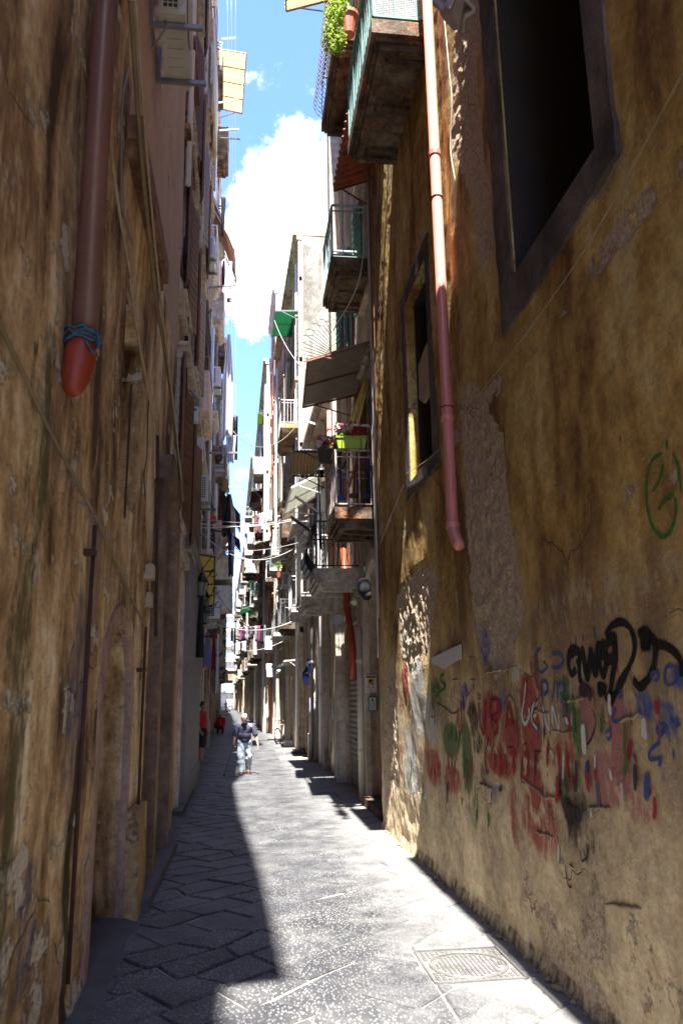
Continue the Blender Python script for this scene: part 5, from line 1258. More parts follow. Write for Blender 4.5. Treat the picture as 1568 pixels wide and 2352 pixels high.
hoodP(394, 320, 428, 570, 11.1, 1.3, 'reddish brown stone hood', BRICKY, WOODB)
hoodP(418, 350, 446, 545, 14.0, 1.4, 'brown stone hood behind the first', BRICKY, WOODB)
hoodP(408, 118, 440, 250, 11.2, 1.2, 'upper brown hood', WOODB, BRICKY)
hoodP(458, 290, 482, 430, 17.6, 1.5, 'golden stone block', plaster('golden_slab', []), WOODB)
# cream balcony boxes of the tan house, seen from the end
def box_balcony(b, xw, px0, py0, px1, py1, y, L, mat, lab, rail=True):
    a = Q(px0, py1, y); c = Q(px1, py0, y); mb = MB(); mb.box((xw-.03, y, a.z), (c.x, y+L, c.z)); o = hpart(b, 'balcony', mat, mb, lab)
    if rail:
        mb = MB(); mb.bar((xw, y+.02, c.z+.35), (c.x, y+.02, c.z+.35), .03); mb.bar((c.x-.02, y, c.z+.35), (c.x-.02, y+L, c.z+.35), .03)
        for i in range(8): yy = lerp(y, y+L, i/7); mb.bar((c.x-.02, yy, c.z), (c.x-.02, yy, c.z+.35), .015)
        hpart(o, 'railing', GREYM, mb)
    return o
box_balcony(L2, -1.14, 447, 850, 481, 940, 17.2, 2.2, PEACH, 'beige solid sided balcony')
balcony(L2, -1, -1.14, Q(478, 700, 17.2).x, 17.2, 19.4, Q(478, 788, 17.2).z, SLAB, BLKM, 'bars', th=.12)
box_balcony(L2, -1.14, 463, 40, 494, 190, 16.4, 2.6, CREAM, 'mottled cream balcony side')
balcony(L3, -1, -1.42, Q(488, 1100, 23).x, 23, 25.2, Q(488, 1150, 23).z, SLAB, GREYM, 'bars')
box_balcony(L4, -1.8, 500, 1345, 533, 1398, 35.5, 2.4, PALE, 'pale solid balcony above another')
box_balcony(L4, -1.8, 500, 1275, 533, 1330, 35.5, 2.4, PALE, 'pale solid balcony beside the black cloth')
# grey pilaster and dark strip of the peach house ground floor
mb = MB(); mb.box((-1.22, 14.9, 0), (-1.02, 19.6, 4.7)); mb.box((-1.22, 14.85, 4.7), (-.96, 19.7, 4.9)); mb.box((-1.22, 14.88, 0), (-.99, 19.65, .5)); hpart(L2, 'shop_surround', flat('grey_stone', (.20, .185, .175), .9, 0, .25, 5, .5), mb)
mb = MB(); mb.box((-1.2, 12.3, 0), (-1.04, 12.75, 5.2)); hpart(L2, 'pilaster', STONEW, mb)
mb = MB()
for k in range(60): mb.box((-1.28, 20.22, .1+k*.075), (-1.10, 20.26, .145+k*.075))
hpart(L3, 'roller_shutter', SHW, mb)
arch_ring(L2, -1.13, 1, 12.9, 14.4, 4.2, 0, .2, .05, STTR)
# awnings on the left
OSTR = None
def striped(name, c1, c2, freq, axis):
    m, t, b = _base(name, .85); p = _pos(t); sp = nn(t, 'ShaderNodeSeparateXYZ'); t.links.new(p, sp.inputs[0])
    v = _m(t, 'FRACT', _m(t, 'MULTIPLY', sp.outputs[axis], freq)); c = _mix(t, _ramp(t, v, [(.48, 0), (.52, 1)]), c1, c2)
    c = _mix(t, .3, c, _ramp(t, _noise(t, p, 5, 6, .6), [(.3, .3), (.7, .7)]), 'OVERLAY'); t.links.new(c, b.inputs[0])
    tr = nn(t, 'ShaderNodeBsdfTranslucent'); t.links.new(c, tr.inputs[0]); ms = nn(t, 'ShaderNodeMixShader'); ms.inputs[0].default_value = .35
    t.links.new(b.outputs[0], ms.inputs[1]); t.links.new(tr.outputs[0], ms.inputs[2]); t.links.new(ms.outputs[0], [n for n in t.nodes if n.type == 'OUTPUT_MATERIAL'][0].inputs[0])
    return m
ORST = striped('orange_stripes', (.62, .25, .10), (.66, .56, .42), 5, 1); BRST = striped('brown_stripes', (.16, .05, .035), (.26, .14, .11), 5, 1)
sheet_awning('awning', 'yellowed corrugated plastic roof on a rusty frame against the blue sky', 'awning', tuple(Q(492, 108, 23.5)), tuple(Q(496, 245, 27)), tuple(Q(566, 120, 23.5)), tuple(Q(556, 258, 27)), 14, .025, CREAMT, RIRON, bars=4)
sheet_awning('awning', 'orange striped canvas awning with ragged edge below the white beam', 'awning', tuple(Q(487, 440, 24)), tuple(Q(490, 500, 27.5)), tuple(Q(540, 570, 24)), tuple(Q(543, 650, 27.5)), 2, .01, ORST, WIRON, bars=2)
sheet_awning('awning', 'yellow slatted plastic awning on scrolled iron brackets above the lantern', 'awning', tuple(Q(456, 1270, 18.2)), tuple(Q(458, 1400, 24)), tuple(Q(494, 1276, 18.2)), tuple(Q(492, 1386, 24)), 20, .02, YELT, BLKM, bars=4)
sheet_awning('awning', 'brown striped canvas awning behind the black cloth', 'awning', tuple(Q(505, 1122, 33)), tuple(Q(506, 1150, 37)), tuple(Q(552, 1182, 33)), tuple(Q(552, 1222, 37)), 2, .01, BRST, BLKM, bars=2)
sheet_awning('awning', 'second brown striped awning lower down behind the black cloth', 'awning', tuple(Q(520, 1215, 38)), tuple(Q(520, 1230, 41)), tuple(Q(551, 1240, 38)), tuple(Q(553, 1268, 41)), 2, .01, BRST, BLKM, bars=2)
sheet_awning('awning', 'flat brown panelled screen fixed against the sky beside the long white sheet', 'awning', tuple(Q(520, 960, 34)), tuple(Q(520, 1048, 41)), tuple(Q(545, 955, 34)), tuple(Q(544, 1055, 41)), 3, .01, flat('brown_panel', (.30, .22, .16), .8), BLKM, bars=4)
# scroll brackets
mb = MB()
for yy in (19, 21, 23):
    zz = lerp(Q(494, 1276, 18.2).z, Q(492, 1386, 24).z, (yy-18.2)/5.8)-.08
    mb.torus((-.75, yy, zz-.15), (0, 1, 0), .09, .010, 14, 5, a0=0, a1=5); mb.torus((-1.05, yy, zz-.25), (0, 1, 0), .09, .010, 14, 5, a0=1, a1=6); mb.tube([(-1.15, yy, zz-.55), (-.95, yy, zz-.35), (-.75, yy, zz-.06)], .010, 5)
tag(mb.build('scroll_bracket', BLKM), 'row of curled iron brackets beneath the yellow slatted awning', 'bracket')
# iron arms and clothes arms
def arm(label, p, q, r, mat, cat='clothes arm', extra=(), group=None):
    mb = MB(); mb.bar(p, q, r*2, r*2)
    for e in extra: mb.tube(e, r*.5, 6)
    return tag(mb.build('clothes_arm', mat), label, cat, group)
for (a, b_, c, d, y, m_, lab) in ((500, 236, 546, 228, 19, WIRON, 'white strut overlapping the lower edge of the yellowed roof'), (503, 299, 548, 296, 20, WIRON, 'white strut silhouetted against blue sky'), (509, 88, 541, 86, 24, WIRON, 'short white strut hanging from thin lines at the top'),
                                   (505, 316, 552, 318, 21, BLKM, 'thin black antenna-like rod below the white strut'), (463, 662, 542, 654, 18.5, GREYM, 'grey steel arm over the alley above the rope'), (440, 1040, 545, 1040, 20, GREYM, 'long dark pole crossing in front of the white tray'), (470, 1216, 520, 1222, 22, BLKM, 'dark arm holding the black cloth'),
                                   (451, 1440, 500, 1441, 19.5, GREYM, 'grey steel arm above the hanging washing on the left'), (465, 1462, 490, 1462, 20, BLKM, 'short black arm for the blue cloth')):
    arm(lab, Q(a, b_, y), Q(c, d, y), .02 if 'long' not in lab else .025, m_)
for (a, b_, c, d, y, lab) in ((677, 1140, 742, 1184, 19.5, 'black diagonal clothes arm in front of the white corrugated awning'), (666, 1186, 728, 1231, 18.5, 'lower black diagonal clothes arm beside the white railing')):
    arm(lab, Q(a, b_, y), Q(c, d, y), .028, BLKM)
arm('white horizontal pole below the beige balcony on the right', Q(698, 966, 22), Q(728, 975, 22), .03, WIRON)
arm('white rail tube above the lime flower box', Q(772, 974, 12.8), Q(848, 978, 12.8), .017, WIRON, extra=([Q(848, 978, 12.8), Q(852, 990, 12.8), Q(852, 1010, 12.8)],))
# vertical lines hanging by the left fronts
for i, (a, b_, c, d, y, lab) in enumerate(((543, 655, 540, 1000, 24, 'thin white line hanging from the grey steel arm'), (522, 0, 530, 500, 20, 'thin line hanging in front of the yellowed roof, nearest the wall'), (531, 0, 535, 480, 20, 'thin line hanging in front of the yellowed roof, middle one'), (541, 0, 540, 420, 20, 'thin line hanging in front of the yellowed roof, outermost'))):
    cable(lab, [Q(a, b_, y), Q(c, d, y)], .006, CABLEW if i == 0 else CABLEG, 'line', name='line')
cable('thick grey downpipe-like band of cables behind the white tray', [Q(486, 520, 19.9), Q(483, 700, 19.9), Q(478, 900, 19.9), Q(476, 1100, 19.9), Q(470, 1260, 19.9)], .05, GREYM, 'cable')
# tangled cables by the woman's balcony
rr4 = random.Random(21)
for i in range(9):
    px = 417+i*4; pts = []
    for k in range(8):
        py = 1090+k*28+rr4.uniform(-6, 6); pts.append(Q(px+rr4.uniform(-7, 7)+5*math.sin(k*1.1+i), py, 15.5+i*.35))
    cable(('pale' if i % 2 else 'dark')+' cable in the tangle below the gas meter, '+('outermost', 'second from the street', 'third from the street', 'fourth from the street', 'middle one', 'fourth from the wall', 'third from the wall', 'second from the wall', 'closest to the wall')[8-i], pts, rr4.uniform(.008, .014), (CONDG if i % 2 else CABLEG), group='tangled cables on the left corner')
# ---------------- laundry
def cloth_(name, label, mat, A, B, drop, wtop=1, wbot=1, folds=5, amp=.03, group=None, cat='cloth', shape=None, nv=16, th=.006, seed=0, nu=26):
    A, B = Vector(A), Vector(B); d = B-A; nrm = d.cross(V3(0, 0, 1)).normalized() if abs(d.normalized().z) < .95 else V3(0, -1, 0)
    def fn(u, v):
        k = lerp(wtop, wbot, v) if shape is None else shape(v)
        uu = .5+(u-.5)*k; p = A+d*uu-V3(0, 0, drop*v*(1+.03*math.sin(u*9+seed)))
        return p+nrm*(amp*math.sin(u*folds*2*math.pi+seed+v*1.5)*(.4+.6*v)+.5*amp*noise.noise((u*5, v*4, seed)))
    mb = MB(); mb.sheet(fn, nu, nv, th); return tag(mb.build(name, mat, smooth=True), label, cat, group)
BLKC = flat('black_cloth', (.012, .012, .016), .95, 0, .3, 5, .3); WHC = flat('white_cloth', (.66, .65, .68), .9, 0, .08, 5, .2); BLC = flat('blue_cloth', (.22, .22, .34), .95, 0, .15, 5, .3); REDC = flat('red_cloth', (.26, .015, .02), .8, 0, .3, 6, .3)
NAVC = flat('navy_cloth', (.012, .014, .05), .95, 0, .3, 5, .3); YELC = flat('yellow_curtain', (.62, .44, .10), .9, 0, .2, 4, .3); MAGC = flat('magenta_cloth', (.25, .04, .10), .9, 0, .2, 5, .3); GRYC = flat('grey_cloth', (.22, .22, .24), .9, 0, .3, 5, .3); BASK = flat('brown_net', (.24, .15, .11), .9, 0, .3, 20, .5)
def hang(name, label, mat, px0, px1, py0, py1, y, **k):
    A = Q(px0, py0, y); B = Q(px1, py0, y); drop = A.z-Q(px0, py1, y).z
    return cloth_(name, label, mat, A, B, drop, **k)
hang('cloth', 'long black garment hanging over the alley from a dark arm', BLKC, 512, 541, 1135, 1230, 23.5, wtop=.3, shape=lambda v: .25+.8*min(1, v*1.8), folds=3, amp=.09, th=.02)
hang('trousers', 'navy trouser legs hanging below the black garment', NAVC, 524, 540, 1225, 1322, 23.5, shape=lambda v: 1-.35*v, folds=2, amp=.05, th=.02)
hang('sheet', 'long white sheet hanging high against the sky on the left', WHC, 513, 538, 768, 1005, 26, shape=lambda v: .25+.7*min(1, v*2.2), folds=3, amp=.08, th=.012)
hang('sheet', 'ragged white and cream cloth hanging below the long sheet', WHC, 516, 545, 1000, 1062, 26.5, wtop=.8, wbot=.5, folds=3, amp=.07)
hang('sock', 'black garment pegged in front of the orange striped awning', BLKC, 508, 519, 452, 542, 20.5, shape=lambda v: 1-.6*v, folds=2, amp=.04, cat='garment')
hang('sock', 'small black garment on the line below the first black one', NAVC, 510, 518, 598, 660, 21.5, shape=lambda v: .6+.4*math.sin(v*3), folds=2, amp=.04, cat='garment')
hang('cloth', 'thin white cloth hanging beside the small black garment', WHC, 527, 533, 600, 665, 22, folds=2, amp=.03)
hang('towel', 'white cloth hanging above the dark pole on the left', WHC, 441, 468, 1002, 1060, 16.6, folds=1.4, amp=.02)
hang('towel', 'pink cloth hanging behind the dark pole on the left', MAGC, 442, 452, 1060, 1092, 16.8, folds=1.4, amp=.02)
hang('shirt', 'pale blue cloth hanging from the left wall above the scooter street', BLC, 468, 486, 1452, 1532, 20.2, shape=lambda v: .35+.75*min(1, v*1.6), folds=4, amp=.04, cat='washing')
hang('umbrella_cloth', 'dark red printed cloth hanging in a narrow strip on the left', REDC, 486, 498, 1452, 1540, 21, shape=lambda v: .3+.6*v, folds=3, amp=.05, cat='washing')
hang('cloth', 'narrow white cloth beside the dark red strip', WHC, 497, 505, 1456, 1590, 21.4, shape=lambda v: .3+.6*v, folds=2, amp=.03, cat='washing')
hang('net', 'brownish net hanging low beneath the red cloth', BASK, 484, 505, 1530, 1594, 21.8, shape=lambda v: math.sqrt(max(.02, 1-.9*v*v)), folds=4, amp=.03, cat='net')
hang('curtain', 'yellow curtain strip hanging down beside the flower balcony', YELC, 746, 766, 1080, 1185, 14.4, folds=3, amp=.04, cat='curtain')
mb = MB(); mb.sheet(lambda u, v: lerp(lerp(Q(838, 868, 13.4), Q(848, 872, 13.4), u), lerp(Q(795, 985, 12.9), Q(822, 985, 12.9), u), v)+V3(0, .03*math.sin(u*12), 0), 16, 8, .01)
tag(mb.build('curtain', YELC, smooth=True), 'yellow curtain drawn aside diagonally under the beige canopy', 'curtain')
# a far line of dark washing and a line of white washing
def line_wash(y, px0, px1, py, n, h, mats, grp, desc, seed, pc='washing'):
    rr_ = random.Random(seed); cable(desc+' clothesline stretched across the alley', [Q(px0-4, py, y), Q(px1+4, py-6, y)], .012, CABLEW, 'clothesline', name='clothesline', sag=.1)
    for i in range(n):
        a = lerp(px0, px1, i/n); b_ = lerp(px0, px1, (i+.86)/n); m_, cn = mats[i % len(mats)]
        hh = h*rr_.uniform(.7, 1.15)
        hang('garment', f'{cn} garment, {ORD[i]} from the left on the {desc} clothesline', m_, a, b_, py-1.5*math.sin(i/n*3)-6*i/n+3, py+hh, y+rr_.uniform(-.1, .1), folds=2, amp=.05, group=grp, cat=pc, nu=10, nv=6, th=.015, shape=(lambda v: 1-.3*v) if rr_.random() < .5 else (lambda v: .7+.3*v), seed=i)
ORD = ['first', 'second', 'third', 'fourth', 'fifth', 'sixth', 'seventh', 'eighth', 'ninth', 'tenth', 'eleventh', 'twelfth', 'thirteenth', 'fourteenth']
PURC = flat('purple_cloth', (.07, .03, .07), .9, 0, .3, 5, .3)
line_wash(46, 530, 612, 1440, 12, 34, [(PURC, 'purple'), (BLKC, 'black'), (GRYC, 'grey'), (MAGC, 'magenta'), (NAVC, 'navy'), (GRYC, 'light grey')], 'dark washing across the alley', 'dark', 5)
line_wash(60, 532, 566, 1476, 7, 26, [(WHC, 'white'), (BLKC, 'black'), (WHC, 'pale')], 'pale washing far down the alley', 'far pale', 8)
line_wash(34, 590, 606, 1180, 3, 40, [(MAGC, 'pink'), (WHC, 'white'), (WHC, 'cream')], 'bright washing under the right balconies', 'short high', 2)
# cables across the street
CR = [((445, 1200), (700, 1188), 17, 19, .012, .16, CABLEW, 'thick white cable crossing the alley below the white sloping awning'), ((450, 1212), (705, 1184), 17.5, 19.5, .010, .10, CABLEW, 'second white cable crossing the alley beside the first'), ((455, 1190), (760, 1172), 17, 18.5, .008, .2, CABLEG, 'grey cable crossing the alley just above the white ones'),
      ((450, 1210), (722, 1225), 20, 18, .012, .75, CABLEW, 'deeply sagging pale cable crossing the alley'), ((520, 1265), (705, 1240), 22, 24, .007, .12, CABLEW, 'thin line with pegs crossing below the sagging cable'), ((484, 1430), (700, 1412), 22, 26, .013, .35, CABLEW, 'pale cable crossing the alley above the dark washing'), ((490, 1352), (600, 1450), 24, 30, .014, .3, CABLEG, 'grey cable slanting down from the yellow awning to the right'),
      ((520, 955), (610, 940), 30, 50, .010, .1, CABLEG, 'thin high wire crossing the sky gap'), ((535, 990), (692, 962), 26, 26, .012, .8, CABLEG, 'dark cable sagging across the sky below the beige balcony'), ((500, 1485), (655, 1470), 30, 34, .012, .3, CABLEW, 'white cable crossing low behind the dark washing'), ((655, 1395), (735, 1350), 22, 19, .01, .2, CABLEW, 'brown twisted cable on the low house front'), ((700, 1430), (760, 1330), 22, 17, .01, .45, CABLEG, 'slack loop of cable beneath the pale balcony'), ((630, 735), (700, 850), 30, 20, .008, .25, CABLEW, 'thin pale cord slung from the green awning')]
for a, b_, ya, yb, r_, sg, m_, lab in CR: cable(lab, [Q(*a, ya), Q(*b_, yb)], r_, m_, sag=sg)
for k in range(5): cable('thin slanting cord from the white balcony to the low house, '+('lowest', 'second lowest', 'middle', 'second highest', 'highest')[k], [Q(640+k*7, 1400-k*6, 30), Q(700+k*6, 1222-k*4, 23)], .008, CABLEW, group='slanting cords by the white balcony')
# ================================================================= things on the right fronts and in the street
LIME = flat('lime_plastic', (.30, .42, .02), .4, 0, .1, 3, .05); DKPOT = flat('dark_pot', (.03, .03, .032), .5, 0, .2, 3, .05); TPOT = flat('terracotta_pot', (.40, .11, .06), .6, 0, .2, 4, .1)
LEAF = flat('leaf_green', (.10, .20, .04), .6, 0, .35, 20, .2); LEAFY = flat('leaf_lime', (.30, .42, .05), .6, 0, .35, 20, .2); PETR = flat('petal_red', (.50, .015, .03), .6, 0, .3, 20, .1); PETP = flat('petal_pink', (.62, .10, .14), .6, 0, .3, 20, .1); PETW = flat('petal_white', (.70, .70, .68), .6, 0, .1, 20, .1)
for m_ in (LEAF, LEAFY):
    b_ = m_.node_tree.nodes['Principled BSDF']; t_ = m_.node_tree; tr = nn(t_, 'ShaderNodeBsdfTranslucent'); tr.inputs[0].default_value = (.35, .5, .08, 1); ms = nn(t_, 'ShaderNodeMixShader'); ms.inputs[0].default_value = .35
    t_.links.new(b_.outputs[0], ms.inputs[1]); t_.links.new(tr.outputs[0], ms.inputs[2]); t_.links.new(ms.outputs[0], [n for n in t_.nodes if n.type == 'OUTPUT_MATERIAL'][0].inputs[0])
def leaves(mb, c, rad, n, s, rr_, flat_=False):
    for _ in range(n):
        d = Vector((rr_.gauss(0, 1), rr_.gauss(0, 1), rr_.gauss(0, 1))).normalized()*rr_.random()**.4
        p = Vector(c)+Vector((d.x*rad[0], d.y*rad[1], d.z*rad[2])); a = Vector((rr_.gauss(0, 1), rr_.gauss(0, 1), rr_.gauss(0, .6))).normalized(); b_ = a.cross(Vector((rr_.gauss(0, 1), rr_.gauss(0, 1), rr_.gauss(0, 1)))).normalized()
        k = s*rr_.uniform(.6, 1.2); nr = a.cross(b_)*k*.15
        mb.add([p, p+a*k*.5+b_*k*.45+nr, p+a*k, p+a*k*.5-b_*k*.45+nr], [(0, 1, 2, 3)])
def flowerbox(label, a, b_, h, d, mat, petals, tr, rr_):
    """a,b = near top edge ends"""
    a, b_ = Vector(a), Vector(b_); t = thing('flower_box', tuple((a+b_)/2-V3(0, 0, h)), label, 'flower box'); mb = MB(); L = (b_-a).length; u = (b_-a).normalized(); v = Vector((-u.y, u.x, 0))*(1 if Vector((-u.y, u.x)).y > 0 else -1)*d
    i = u*(L*.07)
    mb.add([a, b_, b_+v, a+v, a+i+V3(0, 0, -h)+v*.1, b_-i+V3(0, 0, -h)+v*.1, b_-i+V3(0, 0, -h)+v*.9, a+i+V3(0, 0, -h)+v*.9], [(0, 1, 5, 4), (1, 2, 6, 5), (2, 3, 7, 6), (3, 0, 4, 7), (4, 5, 6, 7), (0, 3, 2, 1)])
    mb.bar(a-u*.01, b_+u*.01, .03, .03); mb.bar(a-u*.01+v, b_+u*.01+v, .03, .03); mb.build('trough', mat, t)
    for f in (.18, .8):
        mb = MB(); p = lerp(a, b_, f); mb.tube([p+v+V3(0, 0, .03), p+V3(0, 0, .02)-v*.03, p-v*.05-V3(0, 0, h*.6), p+v*.1-V3(0, 0, h*1.04), p+v-V3(0, 0, h*1.04)], .007, 5); mb.build('hanger', BLKM, t)
    mb = MB()
    for k in range(14): leaves(mb, lerp(a, b_, (k+.5)/14)+v*.5+V3(0, 0, .04), (L/16, d*.6, .07), 18, .06, rr_)
    mb.build('leaves', LEAF, t)
    for (pm, name, lo, hi, cnt) in petals:
        mb = MB()
        for k in range(cnt): leaves(mb, lerp(a, b_, rr_.uniform(lo, hi))+v*rr_.uniform(-.2, 1)+V3(0, 0, rr_.uniform(.06, .24)), (.035, .035, .035), 11, .055, rr_)
        mb.build(name, pm, t)
rr_f = random.Random(77)
flowerbox('lime green flower box with red and white cyclamens hooked on the balcony end', Q(772, 1003, 12.78), Q(842, 1003, 12.78), .20, .16, LIME, [(PETR, 'red_flowers', .4, 1.0, 26), (PETW, 'white_flowers', .0, .65, 14), (PETP, 'pink_flowers', .0, .3, 6)], 0, rr_f)
flowerbox('dark flower box with pink and white cyclamens on the outer rail', Q(728, 1030, 14.6), Q(762, 1030, 13.3), .28, .2, DKPOT, [(PETP, 'pink_flowers', .0, 1.0, 22), (PETR, 'red_flowers', .3, 1.0, 8), (PETW, 'white_flowers', .3, .9, 12)], 0, rr_f)
# trailing plant and pots on the ornate balcony
t = thing('potted_plant', tuple(wx(770, 90, 1.2)), 'bright yellow green plant trailing over the ornate black balcony', 'plant')
mb = MB(); ctr = wx(775, 30, 1.2)
for k in range(46):
    f = k/45; p = wx(775-6*f+rr_f.uniform(-20, 20)*(1-.5*f), -20+130*f, 1.2)+V3(0, rr_f.uniform(-.1, .15), 0); leaves(mb, p, (.09, .09, .09), 34, .055, rr_f)
mb.build('leaves', LEAFY, t)
mb = MB(); mb.tube([wx(778, -20, 1.22), wx(775, 40, 1.2), wx(770, 100, 1.2)], .008, 5); mb.build('stem', LEAF, t)
pa = wx(800, 60, 1.42); mb = MB(); mb.lathe(pa-V3(0, 0, .15), [(.09, 0), (.14, .30), (.16, .30), (.16, .36), (.01, .36)], 14); tag(mb.build('flower_pot', TPOT), 'terracotta pot standing behind the trailing green plant', 'pot')
def plantP(label, c, rad, n, m_, pot):
    t = thing('potted_plant', tuple(c), label, 'plant'); mb = MB(); leaves(mb, Vector(c)+V3(0, 0, rad[2]+.1), rad, n, .07, rr_f); mb.build('leaves', m_, t)
    mb = MB(); mb.lathe(Vector(c)-V3(0, 0, .12), [(.08, 0), (.12, .22), (.13, .24), (.01, .24)], 12); mb.build('pot', pot, t)
plantP('leafy green plant on a far right balcony, low over the alley', Q(640, 1320, 32), (.2, .2, .25), 120, LEAF, TPOT)
plantP('bushy green plant on the white railed balcony end of the streaked house', Q(612, 1200, 48), (.35, .3, .4), 200, LEAF, TPOT)
plantP('green ivy clump hanging over the archway', Q(542, 1572, 120), (.9, .5, 1.0), 260, LEAFY, DKPOT)
# shrub growing dry twigs on the left facade
mb = MB()
for k in range(40):
    p = Q(520, 690, 27); a = rr_f.uniform(-1.4, 1.6); L = rr_f.uniform(.3, 1.0); e = p+V3(math.cos(a)*L*.8, rr_f.uniform(-.2, .2), math.sin(a)*L); mb.tube([p, lerp(p, e, .5)+V3(.05, 0, .04), e], [.008, .005, .003], 4); leaves(mb, e, (.12, .12, .12), 8, .04, rr_f)
tag(mb.build('dry_shrub', flat('dry_twig', (.34, .18, .13), .9, 0, .3, 9, .2)), 'dry reddish shrub sprouting from the left facade against the sky', 'shrub')
# signs in the portal
SW = flat('sign_white', (.60, .60, .60), .5, 0, .05, 3, .02); SY = flat('sign_yellow', (.65, .38, .01), .5, 0, .05, 3, .02); SK = flat('sign_black', (.015, .015, .015), .5, 0, .05, 3, .02); PGRN = flat('green_frame', (.04, .16, .10), .5, 0, .2, 4, .05)
ysg = 14.96
a = Q(839, 1591, ysg); c = Q(864, 1551, ysg); W_, H_ = c.x-a.x, c.z-a.z
t = thing('security_sign', tuple(a), 'white and yellow video surveillance notice on the portal jamb', 'sign')
mb = MB(); mb.box(a, a+V3(W_, .03, H_)); mb.build('plate', SW, t)
mb = MB(); mb.box(a+V3(W_*.22, -.004, H_*.43), a+V3(W_*.78, -.0005, H_*.80)); mb.build('yellow_panel', SY, t)
mb = MB(); mb.box(a+V3(W_*.07, -.003, H_*.84), a+V3(W_*.93, -.0005, H_*.95)); mb.build('header', SK, t)
mb = MB(); text_mesh(mb, 'ATTENZIONE!', H_*.09, a+V3(W_*.14, -.0045, H_*.865), (1, 0, 0), (0, 0, 1), .002, width=W_*.72); mb.build('lettering', SY, t)
mb = MB()
for txt, f, s_, w_ in (('AREA SOTTOPOSTA', .345, .06, .62), ('A VIDEOSORVEGLIANZA', .265, .06, .8), ('PER', .19, .055, .14), ('RAGIONI DI SICUREZZA', .11, .055, .8), ('la registrazione', .04, .04, .6)): text_mesh(mb, txt, H_*s_, a+V3(W_*(.5-w_/2), -.002, H_*f), (1, 0, 0), (0, 0, 1), .002, width=W_*w_)
q = a+V3(W_*.5, -.006, H_*.64); mb.bar(q+V3(-W_*.18, 0, -.012), q+V3(W_*.12, 0, .03), .004, .045, up=(0, 0, 1)); mb.bar(q+V3(W_*.02, 0, -.01), q+V3(W_*.12, 0, -.045), .004, .012); mb.bar(q+V3(W_*.1, 0, -.045), q+V3(W_*.22, 0, -.045), .004, .016); mb.build('lettering', SK, t)
a = Q(846, 1634, ysg); c = Q(865, 1600, ysg); W_, H_ = c.x-a.x, c.z-a.z
t = thing('wall_notice', tuple(a), 'green framed notice below the surveillance sign', 'sign')
mb = MB(); mb.box(a, a+V3(W_, .03, .02)); mb.box(a+V3(0, 0, H_-.02), a+V3(W_, .03, H_)); mb.box(a+V3(0, .001, .02), a+V3(.02, .03, H_-.02)); mb.box(a+V3(W_-.02, .001, .02), a+V3(W_, .03, H_-.02)); mb.build('frame', PGRN, t)
mb = MB(); mb.box(a+V3(.02, .01, .02), a+V3(W_-.02, .025, H_-.02)); mb.build('sheet', SW, t)
mb = MB()
for k in range(7): mb.box(a+V3(.035, .008, .05+k*.022), a+V3(W_-.04, .0099, .056+k*.022))
mb.box(a+V3(W_*.4, .008, H_*.72), a+V3(W_*.6, .0099, H_*.85)); mb.build('print', SK, t)
yp_ = 25.34; a = Q(714, 1644, yp_); c = Q(731, 1603, yp_); W_, H_ = c.x-a.x, c.z-a.z; a = V3(2.075, yp_, a.z)
t = thing('poster', tuple(a), 'mourning poster lettered ZZO pasted on a pilaster', 'poster')
mb = MB(); mb.box(a, a+V3(W_, .012, H_)); mb.build('sheet', flat('lilac_paper', (.50, .48, .58), .8, 0, .08, 3, .05), t)
mb = MB(); text_mesh(mb, 'ZZO', H_*.23, a+V3(W_*.2, -.003, H_*.70), (1, 0, 0), (0, 0, 1), .004, width=W_*.62)
for k in range(6): mb.box(a+V3(W_*.2, -.003, H_*(.18+k*.075)), a+V3(W_*(.8-.1*(k % 2)), -.0005, H_*(.18+k*.075)+.008))
mb.box(a+V3(.008, -.003, H_*.95), a+V3(W_-.008, -.0005, H_*.975)); mb.box(a+V3(.008, -.003, .01), a+V3(W_-.008, -.0005, .022)); mb.box(a+V3(.006, -.0032, .02), a+V3(.014, -.0006, H_*.95)); mb.box(a+V3(W_-.014, -.0032, .02), a+V3(W_-.006, -.0006, H_*.95)); mb.build('lettering', SK, t)
# lights and gadgets round the portal
def spot(label, p, d, r, L, mat, arm_to):
    t = thing('spotlight', tuple(p), label, 'lamp'); mb = MB(); mb.lathe(p, [(r*.7, 0), (r, L*.3), (r, L), (r*.9, L), (r*.85, L-.01), (.001, L-.012)], 14, d); mb.build('housing', mat, t)
    mb = MB(); mb.tube([arm_to, p], .012, 6); mb.build('arm', GREYM, t)
spot('small grey spotlight on the wall between orange pipe and portal', Q(816, 1378, 15.2), (-.3, -.8, -.5), .06, .16, CRPIPE, Q(828, 1372, 15.3))
spot('round glazed floodlight on a bracket beside the orange pipe', Q(776, 1422, 17), (-.1, -.9, -.35), .14, .08, GREYM, Q(790, 1415, 17.2))
spot('small camera under the white canopy by the bicycle', Q(643, 1540, 31.5), (-.6, -.7, -.3), .06, .2, WPIPE, Q(655, 1528, 31.6))
mb = MB(); p = Q(778, 1416, 17.4); mb.box(p, p+V3(.2, .18, .2)); tag(mb.build('junction_box', CONDG), 'cream junction box above the round floodlight', 'junction box')
mb = MB(); p = Q(822, 1372, 15.6); mb.box(p, p+V3(.14, .12, .16)); tag(mb.build('junction_box', CONDG), 'small white box above the cream pipe', 'junction box')
mb = MB(); p = Q(836, 1350, 13.2); mb.ell(p, (.12, .12, .17), 12, 8); mb.ell(p+V3(.04, 0, -.12), (.09, .09, .10), 12, 8); mb.tube([p+V3(0, 0, .15), p+V3(.02, 0, .45)], .008, 5); bg_ = mb.build('bag', BLKC, smooth=True); tag(bg_, 'black plastic bag hanging at the top of the portal', 'bag')
